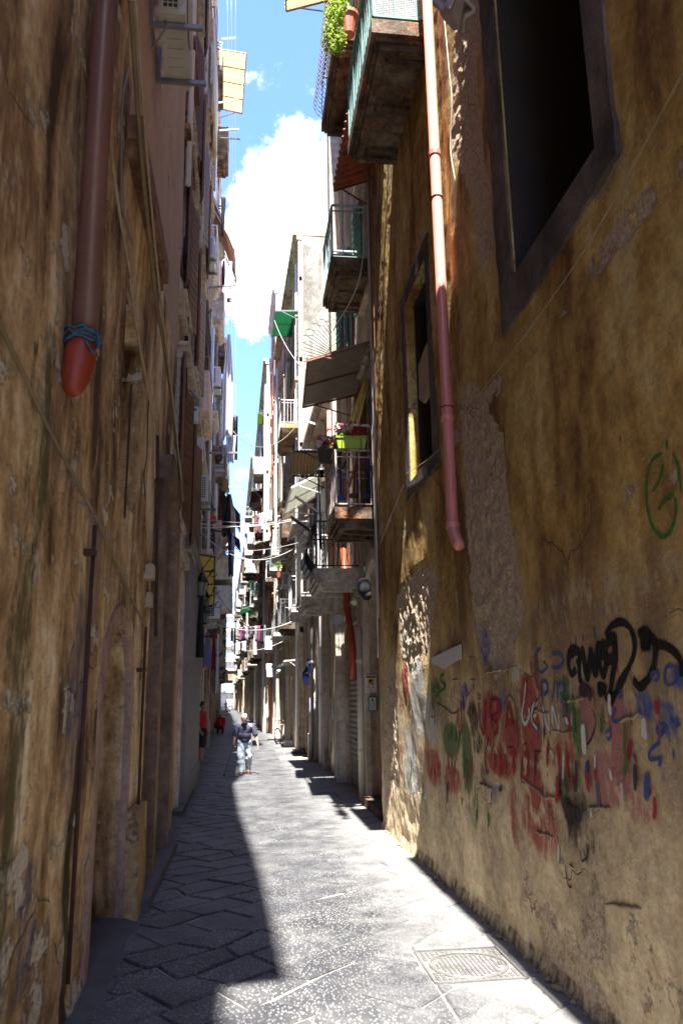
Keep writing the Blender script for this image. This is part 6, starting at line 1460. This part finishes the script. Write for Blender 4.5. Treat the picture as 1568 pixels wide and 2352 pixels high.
# street lamp pole with small black shade on the ornate right balcony
t = thing('lamp_post', tuple(Q(738, 1262, 16.4)), 'thin black pole with a small hooded lamp beside the yellow curtain', 'street lamp')
mb = MB(); mb.tube([Q(738, 1262, 16.4), Q(735, 1180, 16.4), Q(731, 1100, 16.4), Q(731, 1070, 16.4), Q(738, 1045, 16.3)], .016, 6); mb.build('pole', BLKM, t, smooth=True)
mb = MB(); p = Q(738, 1052, 16.3); mb.tube([p, p+V3(.0, 0, -.16)], .008, 5); mb.lathe(p-V3(0, 0, .30), [(.13, 0), (.11, .04), (.04, .10), (.025, .15), (.001, .16)], 16); mb.build('shade', BLKM, t)
mb = MB(); mb.lathe(p-V3(0, 0, .44), [(.001, 0), (.035, .005), (.04, .06), (.035, .14)], 12); mb.build('bulb', GLASS, t, smooth=True)
def lantern(label, p, s, mat, glass, brk, post=0):
    p = Vector(p); t = thing('lantern', tuple(p-V3(0, 0, .35*s)), label, 'lantern', None); mb = MB()
    for k in range(6):
        a = k*math.pi/3; mb.bar(p+V3(math.cos(a)*.09*s, math.sin(a)*.09*s, -.3*s), p+V3(math.cos(a)*.15*s, math.sin(a)*.15*s, 0), .016*s)
    mb.lathe(p, [(.17*s, 0), (.17*s, .02*s), (.09*s, .13*s), (.05*s, .16*s), (.05*s, .2*s), (.015*s, .24*s), (.012*s, .34*s)], 6); mb.lathe(p-V3(0, 0, .35*s), [(.03*s, 0), (.10*s, .03*s), (.10*s, .05*s)], 6); mb.build('frame', mat, t)
    mb = MB(); mb.lathe(p-V3(0, 0, .295*s), [(.085*s, 0), (.14*s, .29*s)], 6); mb.build('panes', glass, t)
    mb = MB()
    if post: mb.tube([p-V3(0, 0, .33*s), p-V3(0, 0, .33*s+post)], [.05*s, .09*s], 8); mb.tube([p-V3(0, 0, .4*s+post*.5), Vector(brk)], .03, 6)
    else: mb.tube([p+V3(0, 0, .2*s), lerp(p, Vector(brk), .5)+V3(0, 0, .28*s), Vector(brk)], .015*s, 6)
    mb.build('bracket', mat, t)
LG = flat('lamp_glass', (.22, .26, .22), .15, 0, .1, 3, 0); BLUEG = flat('blue_glass', (.01, .02, .16), .2, 0, .1, 3, 0)
lantern('black pointed lantern on a thick post in front of the yellow awning', Q(463, 1338, 17.4), 1.0, BLKM, LG, V3(-1.15, 17.5, 3.6), post=1.3)
lantern('second black lantern behind the thick lantern post', Q(471, 1372, 21.5), .9, BLKM, LG, V3(-1.45, 21.6, 5))
lantern('small black lantern lowest on the left wall', Q(470, 1410, 20.6), .8, BLKM, LG, V3(-1.42, 20.7, 4.5))
lantern('upper blue lantern on the low house pilaster', Q(713, 1525, 25.1), .9, NAVC, BLUEG, V3(2.15, 25.5, 3.4))
lantern('lower blue lantern beside the white canopy', Q(704, 1548, 25.6), .95, NAVC, BLUEG, V3(2.12, 25.9, 3.1))
# big white street lantern hanging over the middle, wrapped in black plastic
p = Q(576, 1286, 35); t = thing('hanging_lantern', tuple(p-V3(0, 0, 1.0)), 'big white bell shaped street lantern hanging mid alley, wrapped in black plastic below', 'street lamp')
mb = MB(); mb.lathe(p-V3(0, 0, .66), [(.28, 0), (.29, .08), (.22, .18), (.20, .34), (.14, .46), (.05, .54), (.04, .62), (.01, .68)], 18); mb.build('bell', WIRON, t, smooth=True)
mb = MB(); mb.lathe(p-V3(0, 0, .98), [(.05, 0), (.2, .02), (.24, .12), (.25, .24), (.27, .315)], 14); o = mb.build('wrapping', flat('bin_bag', (.012, .012, .013), .25, 0, .2, 6, .3), t, smooth=False)
cable('suspension wire carrying the white street lantern across the alley', [Q(490, 1268, 35), Q(576, 1287, 35), Q(640, 1270, 35)], .012, CABLEG)
# brooms and poles on the flower balcony, washing rack
for i, (a, b_, m_, lab) in enumerate((((783, 1145), (781, 1060), flat('blue_pole', (.01, .03, .22), .5), 'dark blue pole on the flower balcony'), ((848, 1140), (846, 1050), flat('blue_pole', ()), 'blue pole at the wall side of the flower balcony'), ((795, 1140), (818, 1060), TERRA, 'slanting orange broom handle on the flower balcony'), ((812, 1140), (815, 1070), WOODB, 'brown broom handle on the flower balcony'))):
    mb = MB(); y_ = 13.2+i*.12; P0 = Q(*a, y_); P1 = Q(*b_, y_); mb.tube([P0, P1], .018, 8); mb.box(P0-V3(.08, .02, .03), P0+V3(.08, .02, .05)); tag(mb.build('broom', m_), lab, 'broom')
# cast iron cover
CAST = flat('cast_iron', (.13, .125, .12), .5, 0, .25, 5, .15, dirt=((.22, .17, .12), .62))
t = thing('manhole_cover', (1.66, 6.18, 0), 'square iron drain cover with a round studded lid in the sunlit paving', 'drain cover')
mb = MB(); x0, x1, y0, y1 = 1.335, 1.98, 5.825, 6.53
mb.box((x0, y0, -.05), (x1, y1, -.022)); cxx, cyy, rr0 = 1.66, 6.175, .27
for i in range(15):
    for j in range(16):
        x = lerp(x0+.02, x1-.02, (i+.5)/15); y = lerp(y0+.02, y1-.02, (j+.5)/16)
        if math.hypot((x-cxx), (y-cyy)) > rr0+.035: mb.box((x-.014, y-.014, -.022), (x+.014, y+.014, -.008))
for (a, b_) in (((x0, y0), (x1, y0)), ((x1, y0), (x1, y1)), ((x1, y1), (x0, y1)), ((x0, y1), (x0, y0))): mb.bar((*a, -.015), (*b_, -.015), .022, .025)
mb.build('frame', CAST, t)
mb = MB(); mb.lathe((cxx, cyy, -.03), [(rr0, 0), (rr0, .014), (rr0-.02, .018), (rr0-.02, .012)], 40)
for i in range(-8, 9):
    for j in range(-8, 9):
        x, y = i*.033, j*.033
        if math.hypot(x, y) < rr0-.035: mb.box((cxx+x-.010, cyy+y-.010, -.018), (cxx+x+.010, cyy+y+.010, -.008))
mb.build('lid', CAST, t); mb = MB(); mb.torus((cxx, cyy, -.012), (0, 0, 1), rr0+.012, .010, 40, 6); mb.build('ring', CAST, t)
mb = MB(); mb.box((1.30, 15.9, -.03), (1.95, 17.0, .006)); 
for k in range(9): mb.box((1.34, 15.98+k*.11, .006), (1.91, 16.03+k*.11, .014))
tag(mb.build('drain_cover', CAST), 'slotted drain cover in the balcony shadow on the right', 'drain cover')
mb = MB(); mb.hexa([(1.2, 26.2, .004), (2.15, 26.2, .004), (2.15, 27.0, .004), (1.2, 27.0, .004)], (0, 0, .012)); tag(mb.build('floor_plate', OCHR2), 'yellowish plate in the paving, the nearer of two', 'floor plate', 'plates set in the paving')
mb = MB(); mb.hexa([(1.25, 30.2, .004), (2.1, 30.2, .004), (2.1, 31.0, .004), (1.25, 31.0, .004)], (0, 0, .012)); tag(mb.build('floor_plate', OCHR2), 'yellowish plate in the paving, the farther of two', 'floor plate', 'plates set in the paving')
mb = MB(); mb.add([(1.5, 28.6, 0), (2.2, 28.6, .16), (2.2, 29.2, .16), (1.5, 29.2, 0), (2.2, 28.6, 0), (2.2, 29.2, 0)], [(0, 1, 2, 3), (0, 4, 1), (3, 2, 5), (1, 4, 5, 2), (0, 3, 5, 4)]); tag(mb.build('ramp', CEM), 'small cement ramp rising to a doorway behind the yellowish plates', 'ramp')
mb = MB(); mb.box((1.70, 33.2, 0), (2.1, 34.3, .22)); tag(mb.build('doorstep', PALE), 'white stone doorstep beside the bicycle', 'doorstep')

# ---------------- bicycle
def bicycle(label, loc, rz):
    t = thing('bicycle', (0, 0, 0), label, 'bicycle'); TY = flat('tyre', (.02, .02, .02), .85); AL = flat('bike_frame', (.60, .60, .62), .4, .1)
    for x in (-.52, .52):
        mb = MB(); mb.torus((x, 0, .34), (0, 1, 0), .325, .02, 28, 8); w = mb.build('wheel', TY, t, smooth=True)
        mb = MB(); mb.torus((x, 0, .34), (0, 1, 0), .30, .010, 28, 5); mb.tube([(x, -.05, .34), (x, .05, .34)], .025, 8)
        for k in range(16): a = k*math.pi/8; mb.tube([(x, .03*(-1)**k, .34), (x+math.cos(a)*.30, 0, .34+math.sin(a)*.30)], .0025, 3, cap=False)
        mb.build('rim', AL, w)
        mb = MB(); mb.torus((x, 0, .34), (0, 1, 0), .37, .022, 18, 5, a0=.2, a1=2.6); mb.build('mudguard', DKPOT, t)
    mb = MB(); bb = (-.08, 0, .30); st = (-.22, 0, .78); hd = (.36, 0, .80); hb = (.39, 0, .66)
    for a, b_, r_ in ((bb, st, .018), (st, hd, .016), (bb, hb, .02), ((-.52, .05, .34), st, .010), ((-.52, -.05, .34), st, .010), ((-.52, .05, .34), bb, .011), ((-.52, -.05, .34), bb, .011), (hd, hb, .02)): mb.tube([a, b_], r_, 8)
    mb.build('frame', AL, t)
    mb = MB(); mb.tube([hb, (.43, 0, .58)], .018, 8); mb.tube([(.43, .05, .58), (.52, .05, .34)], .012, 6); mb.tube([(.43, -.05, .58), (.52, -.05, .34)], .012, 6); mb.tube([(.43, -.05, .58), (.43, .05, .58)], .012, 6); mb.build('fork', AL, t)
    mb = MB(); mb.tube([hd, (.33, 0, .96)], .014, 6); mb.tube([(.20, -.30, 1.02), (.30, -.18, 1.0), (.35, 0, .96), (.30, .18, 1.0), (.20, .30, 1.02)], .013, 8); mb.build('handlebar', BLKM, t, smooth=True)
    mb = MB(); mb.tube([st, (-.25, 0, .90)], .012, 6); mb.ell((-.27, 0, .93), (.14, .08, .035), 12, 6); mb.build('saddle', WOODB, t, smooth=True)
    mb = MB(); mb.box((-.72, -.07, .72), (-.34, .07, .735)); mb.tube([(-.66, .05, .72), (-.52, .05, .34)], .006, 5); mb.tube([(-.66, -.05, .72), (-.52, -.05, .34)], .006, 5); mb.build('rack', BLKM, t)
    mb = MB(); mb.torus((-.08, .05, .30), (0, 1, 0), .09, .008, 16, 5); mb.tube([(-.08, .05, .30), (-.02, .09, .16)], .010, 5); mb.tube([(-.08, -.05, .30), (-.14, -.09, .44)], .010, 5); mb.box((-.06, .07, .14), (.02, .15, .165)); mb.build('crank', BLKM, t)
    mb = MB(); mb.box((.42, -.12, .72), (.62, .12, .90))
    t.location = loc; t.rotation_euler = (R(4), 0, rz); return t
bicycle('silver bicycle leaning on the right wall beside a white doorstep', (1.74, 35.4, .0), R(-115))
# ---------------- scooter
def scooter(name, label, loc, rz, body, detail=True):
    t = thing(name, (0, 0, 0), label, 'scooter'); TY = flat('tyre', ())
    for x in (-.62, .62):
        mb = MB(); mb.torus((x, 0, .23), (0, 1, 0), .175, .055, 22, 8); w = mb.build('wheel', TY, t, smooth=True); mb = MB(); mb.lathe((x, -.05, .23), [(.13, 0), (.13, .1)], 14, (0, 1, 0)); mb.build('rim', GREYM, w)
    mb = MB()
    # leg shield, front mudguard, floor, tail
    mb.sheet(lambda u, v: V3(.52-.16*v-.10*(2*u-1)**2, (u-.5)*(.30+.16*math.sin(v*2.6)), .30+.62*v), 12, 10, .03)
    mb.ell((.62, 0, .40), (.21, .085, .14), 14, 8); mb.ell((.44, 0, .95), (.10, .12, .10), 12, 8)
    mb.box((-.16, -.14, .24), (.46, .14, .30))
    def tail(u, v): a = u*math.pi; return V3(-.82+.80*v, math.cos(a)*(.13+.10*math.sin(v*3.0)), .34+math.sin(a)*(.20+.22*math.sin(.5+v*2.1)))
    mb.sheet(tail, 14, 12, .03); mb.ell((-.48, .14, .42), (.26, .08, .17), 12, 8); mb.ell((-.48, -.14, .42), (.26, .08, .17), 12, 8)
    mb.build('body', body, t, smooth=True)
    mb = MB(); mb.ell((-.42, 0, .80), (.36, .13, .055), 14, 6); mb.build('seat', DKPOT, t, smooth=True)
    mb = MB(); mb.tube([(.40, -.32, 1.02), (.44, -.1, 1.0), (.46, 0, 1.0), (.44, .1, 1.0), (.40, .32, 1.02)], .016, 8); mb.tube([(.62, .07, .25), (.50, .04, .9)], .02, 6); mb.build('handlebar', BLKM, t, smooth=True)
    for s_ in (-1, 1):
        mb = MB(); mb.tube([(.43, .22*s_, 1.0), (.43, .30*s_, 1.2)], .006, 5); mb.lathe((.43, .30*s_, 1.22), [(.05, 0), (.05, .01)], 12, (1, 0, 0)); mb.build('mirror', BLKM, t)
    mb = MB(); mb.lathe((.53, 0, .95), [(.06, 0), (.055, .02), (.01, .03)], 14, (1, 0, 0)); mb.build('headlight', SW, t)
    mb = MB(); mb.ell((-.84, 0, .55), (.03, .06, .035), 10, 6); mb.build('taillight', REDC, t)
    t.location = loc; t.rotation_euler = (0, 0, rz); return t
SRED = flat('scooter_red', (.42, .006, .012), .2, 0, .12, 2, 0)
scooter('scooter', 'glossy red scooter parked against the left wall', (-1.28, 47.0, 0), R(-76), SRED)
scooter('scooter', 'small distant pale blue scooter standing before the archway', (-2.1, 128, 0), R(-85), flat('pale_blue_paint', (.30, .42, .5), .3))
# ================================================================= people
SKIN = flat('skin', (.52, .27, .18), .55, 0, .10, 9, .05, obj=True); SKIND = flat('skin_tan', (.40, .20, .13), .55, 0, .10, 9, .05, obj=True)
POLO = flat('polo_navy', (.060, .062, .105), .9, 0, .15, 9, .3, obj=True); JEAN = flat('washed_jeans', (.40, .46, .54), .9, 0, .35, 14, .4, obj=True); HAIRW = flat('white_hair', (.62, .60, .56), .9, 0, .1, 30, .3, obj=True); HAIRD = flat('dark_hair', (.03, .018, .014), .7, 0, .2, 30, .3, obj=True)
REDT = flat('red_top', (.42, .015, .02), .9, 0, .15, 9, .3, obj=True); BLKS = flat('black_skirt', (.012, .012, .014), .95, 0, .2, 9, .3, obj=True); LEAT = flat('brown_leather', (.12, .05, .03), .6, 0, .2, 9, .1, obj=True); BELT = flat('grey_belt', (.16, .15, .14), .6, 0, .1, 9, .1, obj=True)
def capsule(mb, p, q, r1, r2, n=12):
    p, q = Vector(p), Vector(q); k = 5; d = (q-p); pts = []; rs = []
    if d.length < 1e-5: mb.ell(p, (r1, r1, r1), n, 8); return
    u = d.normalized()
    for i in range(4): a = (i/4)*math.pi/2; pts.append(p-u*r1*math.cos(a)); rs.append(max(r1*math.sin(a), .0008))
    for i in range(k+1): pts.append(lerp(p, q, i/k)); rs.append(lerp(r1, r2, i/k))
    for i in range(3, -1, -1): a = (i/4)*math.pi/2; pts.append(q+u*r2*math.cos(a)); rs.append(max(r2*math.sin(a), .0008))
    mb.tube(pts, rs, n)
def remesh(name, mb, mat, parent, vox, smooth_it=2, disp=None):
    o = mb.build(name, mat, parent, smooth=True)
    rm = o.modifiers.new('r', 'REMESH'); rm.mode = 'VOXEL'; rm.voxel_size = vox; rm.use_smooth_shade = True
    sm = o.modifiers.new('s', 'SMOOTH'); sm.factor = .5; sm.iterations = smooth_it
    dg = bpy.context.evaluated_depsgraph_get(); me = bpy.data.meshes.new_from_object(o.evaluated_get(dg)); o.modifiers.clear(); old = o.data; o.data = me; bpy.data.meshes.remove(old)
    if disp:
        for v in me.vertices:
            q = noise.noise(Vector((v.co.x*disp[1], v.co.y*disp[1], v.co.z*disp[1]*disp[2])))*disp[0]; v.co += v.normal*q
    me.polygons.foreach_set('use_smooth', [True]*len(me.polygons))
    if not me.materials: me.materials.append(mat)
    return o
def hand(mb, w, fwd, pal, thumb, s=1.0, curl=.5):
    """w wrist, fwd pointing direction, pal palm normal, thumb side"""
    w = Vector(w); f = Vector(fwd).normalized(); t = Vector(thumb).normalized(); p = Vector(pal).normalized()
    mb.hexa([w+t*.036*s-p*.012*s, w-t*.036*s-p*.012*s, w-t*.036*s+p*.012*s, w+t*.036*s+p*.012*s], f*.085*s)
    for i, L in enumerate((.068, .076, .070, .056)):
        o = w+f*.082*s+t*(.030-.020*i)*s; a = f*math.cos(curl)+p*math.sin(curl); b_ = f*math.cos(curl*2.2)+p*math.sin(curl*2.2)
        k = o+a*L*.5*s; e = k+b_*L*.55*s; capsule(mb, o, k, .0095*s, .0085*s, 8); capsule(mb, k, e, .0085*s, .007*s, 8)
    o = w+f*.02*s+t*.034*s; k = o+(t*.6+f*.7+p*.3).normalized()*.040*s; e = k+(f*.9+p*.4).normalized()*.032*s; capsule(mb, o, k, .012*s, .010*s, 8); capsule(mb, k, e, .010*s, .008*s, 8)
def head(mb, c, fw_, up_, s=1.0):
    """c centre of the head; adds skull, jaw, nose, ears, lips, brow"""
    c = Vector(c); f = Vector(fw_).normalized(); u = Vector(up_); u = (u-f*u.dot(f)).normalized(); r = f.cross(u)
    Rm = Matrix((r, f, u)).transposed()
    mb.ell(c+u*.03*s-f*.01*s, (.076*s, .096*s, .092*s), 18, 12, Rm); mb.ell(c-u*.045*s+f*.018*s, (.058*s, .072*s, .072*s), 16, 10, Rm); mb.ell(c-u*.095*s+f*.055*s, (.026*s, .022*s, .020*s), 10, 6, Rm)
    capsule(mb, c+f*.088*s+u*.01*s, c+f*.106*s-u*.028*s, .010*s, .015*s, 8); mb.ell(c+f*.086*s-u*.062*s, (.024*s, .010*s, .009*s), 10, 6, Rm)
    for q in (-1, 1): mb.ell(c+r*.078*s*q-u*.005*s, (.012*s, .022*s, .032*s), 10, 6, Rm); mb.ell(c+f*.080*s+r*.03*s*q+u*.026*s, (.022*s, .010*s, .008*s), 8, 5, Rm); mb.ell(c+f*.068*s+r*.035*s*q-u*.03*s, (.02*s, .015*s, .018*s), 8, 5, Rm)
    return f, u, r
def old_man(loc):
    t = thing('person', loc, 'stooped old person in dark polo shirt and washed jeans walking with a cane', 'person'); L = Vector(loc)
    P = lambda x, y, z: L+V3(x, y, z)
    mb = MB(); hp = P(0, 0, .80); ch = P(.01, -.10, 1.13); nk = P(.0, -.17, 1.27); hd = P(-.015, -.27, 1.40)
    shR, shL = P(-.185, -.13, 1.20), P(.19, -.13, 1.20); elR, elL = P(-.265, -.10, .95), P(.30, -.10, .93); wrR, wrL = P(-.285, -.24, .77), P(.345, -.20, .74)
    capsule(mb, hp+V3(0, 0, .06), ch, .11, .14, 16); capsule(mb, shR, shL, .07, .07); capsule(mb, ch, nk, .11, .055); capsule(mb, nk, hd, .055, .05)
    for s_, sh, el, wr in ((-1, shR, elR, wrR), (1, shL, elL, wrL)): capsule(mb, sh, el, .055, .040); capsule(mb, el, wr, .040, .026)
    kR, aR = P(-.10, -.14, .44), P(-.075, -.16, .08); kL, aL = P(.115, .03, .44), P(.10, .16, .09)
    for h_, k_, a_ in ((P(-.085, 0, .78), kR, aR), (P(.085, 0, .78), kL, aL)): capsule(mb, h_, k_, .082, .055); capsule(mb, k_, a_, .055, .036)
    capsule(mb, aR, P(-.085, -.30, .035), .036, .030); capsule(mb, aL, P(.115, .03, .035), .036, .030)
    f, u, r = head(mb, hd, (0.02, -.86, -.48), (0, -.45, .86), .98)
    hand(mb, wrR, (0, -.5, -.85), (1, -.2, 0), (.1, -.9, .5), .95, 1.0); hand(mb, wrL, (.1, -.3, -.95), (-1, -.1, 0), (0, -1, .1), .95, .35)
    remesh('body', mb, SKIN, t, .0075, 1)
    mb = MB(); capsule(mb, P(0, .0, .86), ch+V3(0, .0, 0), .168, .165, 20); mb.ell(P(0, -.08, 1.0), (.175, .165, .15)); capsule(mb, shR+V3(.035, 0, -.01), shL-V3(.035, 0, .01), .078, .078); capsule(mb, ch, nk-V3(0, 0, .02), .13, .075)
    for sh, el in ((shR, elR), (shL, elL)): e = lerp(sh, el, .72); capsule(mb, sh, e, .078, .072)
    sh_ = remesh('polo_shirt', mb, POLO, t, .010, 2, (.016, 9, .6))
    mb = MB(); mb.torus(nk+V3(0, 0, .0), (0, -.35, 1), .072, .016, 16, 6)
    for q in (-1, 1): mb.hexa([nk+V3(.0, -.075, -.01), nk+V3(.055*q, -.075, .0), nk+V3(.045*q, -.095, -.07)], (0, -.01, 0))
    mb.build('collar', POLO, sh_)
    mb = MB(); capsule(mb, P(-.06, 0, .80), P(.06, 0, .80), .135, .135, 16)
    for h_, k_, a_ in ((P(-.085, 0, .78), kR, aR), (P(.085, 0, .78), kL, aL)): capsule(mb, h_, k_, .108, .085); capsule(mb, k_, a_+V3(0, .01, .02), .085, .070); capsule(mb, k_+V3(0, 0, -.03), k_+V3(0, 0, .03), .09, .09)
    remesh('jeans', mb, JEAN, t, .011, 1, (.030, 11, .8))
    mb = MB(); mb.torus(P(0, -.0, .875), (0, -.05, 1), .162, .018, 24, 6); bl = mb.build('belt', BELT, t); mb = MB(); mb.box(P(-.03, -.19, .855), P(.03, -.178, .90)); mb.build('buckle', GREYM, bl)
    for a_, q in ((P(-.085, -.27, .02), -1), (P(.115, .06, .02), 1)):
        mb = MB(); mb.ell(a_+V3(0, 0, .025), (.052, .13, .038), 14, 8); mb.box(a_+V3(-.045, -.12, -.02), a_+V3(.045, .11, .006)); mb.build('shoe', LEAT, t, smooth=False)
    mb = MB(); mb.ell(hd+u*.048-f*.022, (.079, .096, .078), 18, 12, Matrix((r, f, u)).transposed()); mb.build('hair', HAIRW, t, smooth=True)
    mb = MB(); 
    for q in (-1, 1): mb.torus(hd+f*.094+r*.034*q+u*.004, f, .026, .0045, 16, 5); mb.tube([hd+f*.09+r*.058*q+u*.006, hd+r*.084*q+u*.012], .003, 5)
    mb.tube([hd+f*.1-r*.01+u*.006, hd+f*.1+r*.01+u*.006], .003, 5); mb.build('glasses', BLKM, t)
    # cane
    tip = P(-.50, -.40, 0); grip = wrR+V3(-.004, -.05, -.05)
    c = thing('walking_cane', tuple(tip), 'dark jointed walking cane held in the old person\'s hand', 'cane'); mb = MB(); mb.tube([tip+V3(0, 0, .03), lerp(tip, grip, .98)], .011, 10); mb.build('shaft', flat('cane_grey', (.12, .11, .11), .4, .3), c)
    mb = MB(); mb.tube([grip+V3(0, .06, .012), grip, grip+V3(0, -.06, .0)], .014, 8); mb.build('handle', BLKM, c); mb = MB(); mb.lathe(tip, [(.026, 0), (.022, .02), (.014, .05)], 12); mb.build('ferrule', BLKM, c)
    mb = MB()
    for k in (.35, .6): mb.lathe(lerp(tip, grip, k), [(.014, 0), (.014, .03)], 10, (grip-tip)); 
    mb.build('collar', BLKM, c)
    return t
old_man((.055, 21.5, 0.004))
def standing(loc, label, s, top, bottom, skirt, hair, yaw, bend=0, arms='down', vox=.013):
    t = thing('person', loc, label, 'person'); L = Vector(loc); cy, sy = math.cos(yaw), math.sin(yaw)
    def P(x, y, z):   # figure faces -y before yaw
        return L+V3((x*cy-y*sy)*s, (x*sy+y*cy)*s, z*s)
    D = lambda x, y, z: V3(x*cy-y*sy, x*sy+y*cy, z)
    ca, sa = math.cos(bend), math.sin(bend)
    T = lambda x, y, z: P(x, y-(z-.92)*sa if z > .92 else y, .92+(z-.92)*ca if z > .92 else z)
    mb = MB(); hp = P(0, 0, .92); ch = T(0, 0, 1.25); nk = T(0, 0, 1.42); hd = T(0, -.03, 1.57)
    shR, shL = T(-.17, 0, 1.36), T(.17, 0, 1.36)
    if arms == 'down': elR, elL, wrR, wrL = T(-.22, .02, 1.08), T(.22, .02, 1.08), P(-.22, -.06, .86), P(.22, -.06, .86)
    else: elR, elL, wrR, wrL = T(-.20, -.12, 1.14), T(.20, -.12, 1.14), T(-.06, -.34, 1.16), T(.08, -.36, 1.10)
    capsule(mb, hp, ch, .13*s, .13*s, 14); capsule(mb, shR, shL, .06*s, .06*s); capsule(mb, ch, nk, .09*s, .05*s); capsule(mb, nk, hd, .045*s, .045*s)
    for sh, el, wr in ((shR, elR, wrR), (shL, elL, wrL)): capsule(mb, sh, el, .046*s, .036*s); capsule(mb, el, wr, .034*s, .024*s)
    for q in (-1, 1): k_ = P(.09*q, -.02, .48); a_ = P(.09*q, .02*q, .08); capsule(mb, P(.08*q, 0, .88), k_, .08*s, .052*s); capsule(mb, k_, a_, .052*s, .034*s); capsule(mb, a_, P(.09*q, -.13, .035), .034*s, .028*s)
    f, u, r = head(mb, hd, D(0, -math.cos(bend*.9), -math.sin(bend*.9)-.1), V3(0, 0, 1), s*.98)
    hand(mb, wrR, D(.1, -.4, -.8) if arms == 'down' else D(.5, -.7, -.2), D(1, 0, 0), D(0, -1, .2), s*.95, .5); hand(mb, wrL, D(-.1, -.4, -.8) if arms == 'down' else D(-.5, -.7, -.2), D(-1, 0, 0), D(0, -1, .2), s*.95, .5)
    remesh('body', mb, SKIND, t, vox, 1)
    mb = MB(); capsule(mb, P(0, 0, .95), ch, .15*s, .148*s, 16); capsule(mb, shR, shL, .072*s, .072*s); capsule(mb, ch, nk-V3(0, 0, .03), .11*s, .06*s)
    for sh, el in ((shR, elR), (shL, elL)): capsule(mb, sh, lerp(sh, el, .7), .066*s, .06*s)
    remesh('top', mb, top, t, vox, 1, (.012, 9, .7))
    mb = MB()
    if skirt: capsule(mb, P(0, 0, .92), P(0, 0, .88), .155*s, .165*s, 16); capsule(mb, P(-.03, 0, .86), P(-.06, 0, .52), .15*s, .13*s); capsule(mb, P(.03, 0, .86), P(.06, 0, .52), .15*s, .13*s)
    else:
        for q in (-1, 1): k_ = P(.09*q, -.02, .48); a_ = P(.09*q, .02*q, .10); capsule(mb, P(.07*q, 0, .90), k_, .115*s, .085*s); capsule(mb, k_, a_, .085*s, .065*s)
    remesh('skirt' if skirt else 'trousers', mb, bottom, t, vox, 1, (.012, 8, .7))
    mb = MB(); Rm = Matrix((r, f, u)).transposed(); mb.ell(hd+u*.036*s-f*.022*s, (.084*s, .096*s, .092*s), 16, 10, Rm); mb.ell(hd-f*.10*s+u*.03*s, (.045*s, .04*s, .045*s), 10, 7, Rm); mb.build('hair', hair, t, smooth=True)
    return t
standing((-1.16, 23.6, .16), 'person in a red top and black skirt standing in a left doorway', 1.0, REDT, BLKS, True, HAIRD, R(70))
standing((-1.17, 23.0, Q(478, 1272, 23.0).z), 'person in a red top leaning over the rail above the yellow awning', .84, REDT, BLKS, False, HAIRD, R(42), bend=.65, arms='fwd')
standing((-2.55, 124, 0), 'small distant person in pale clothes near the archway, left of another', 1.0, flat('cream_shirt', (.6, .56, .5), .9), flat('beige_trousers', (.4, .34, .28), .9), False, HAIRD, 0, vox=.03)
standing((-1.75, 131, 0), 'small distant person in pink near the archway, right of another', 1.0, flat('pink_shirt', (.55, .25, .25), .9), GRYC, False, HAIRD, 0, vox=.03)
bl_ = Q(470, 1272, 18.4)
balcony(L3, -1, -1.44, -.92, 22.2, 24.2, Q(478, 1272, 23.0).z-.13, SLABP, BLKM, 'bars', th=.12, rh=.8, mould=False, lab='balcony where a person leans out')
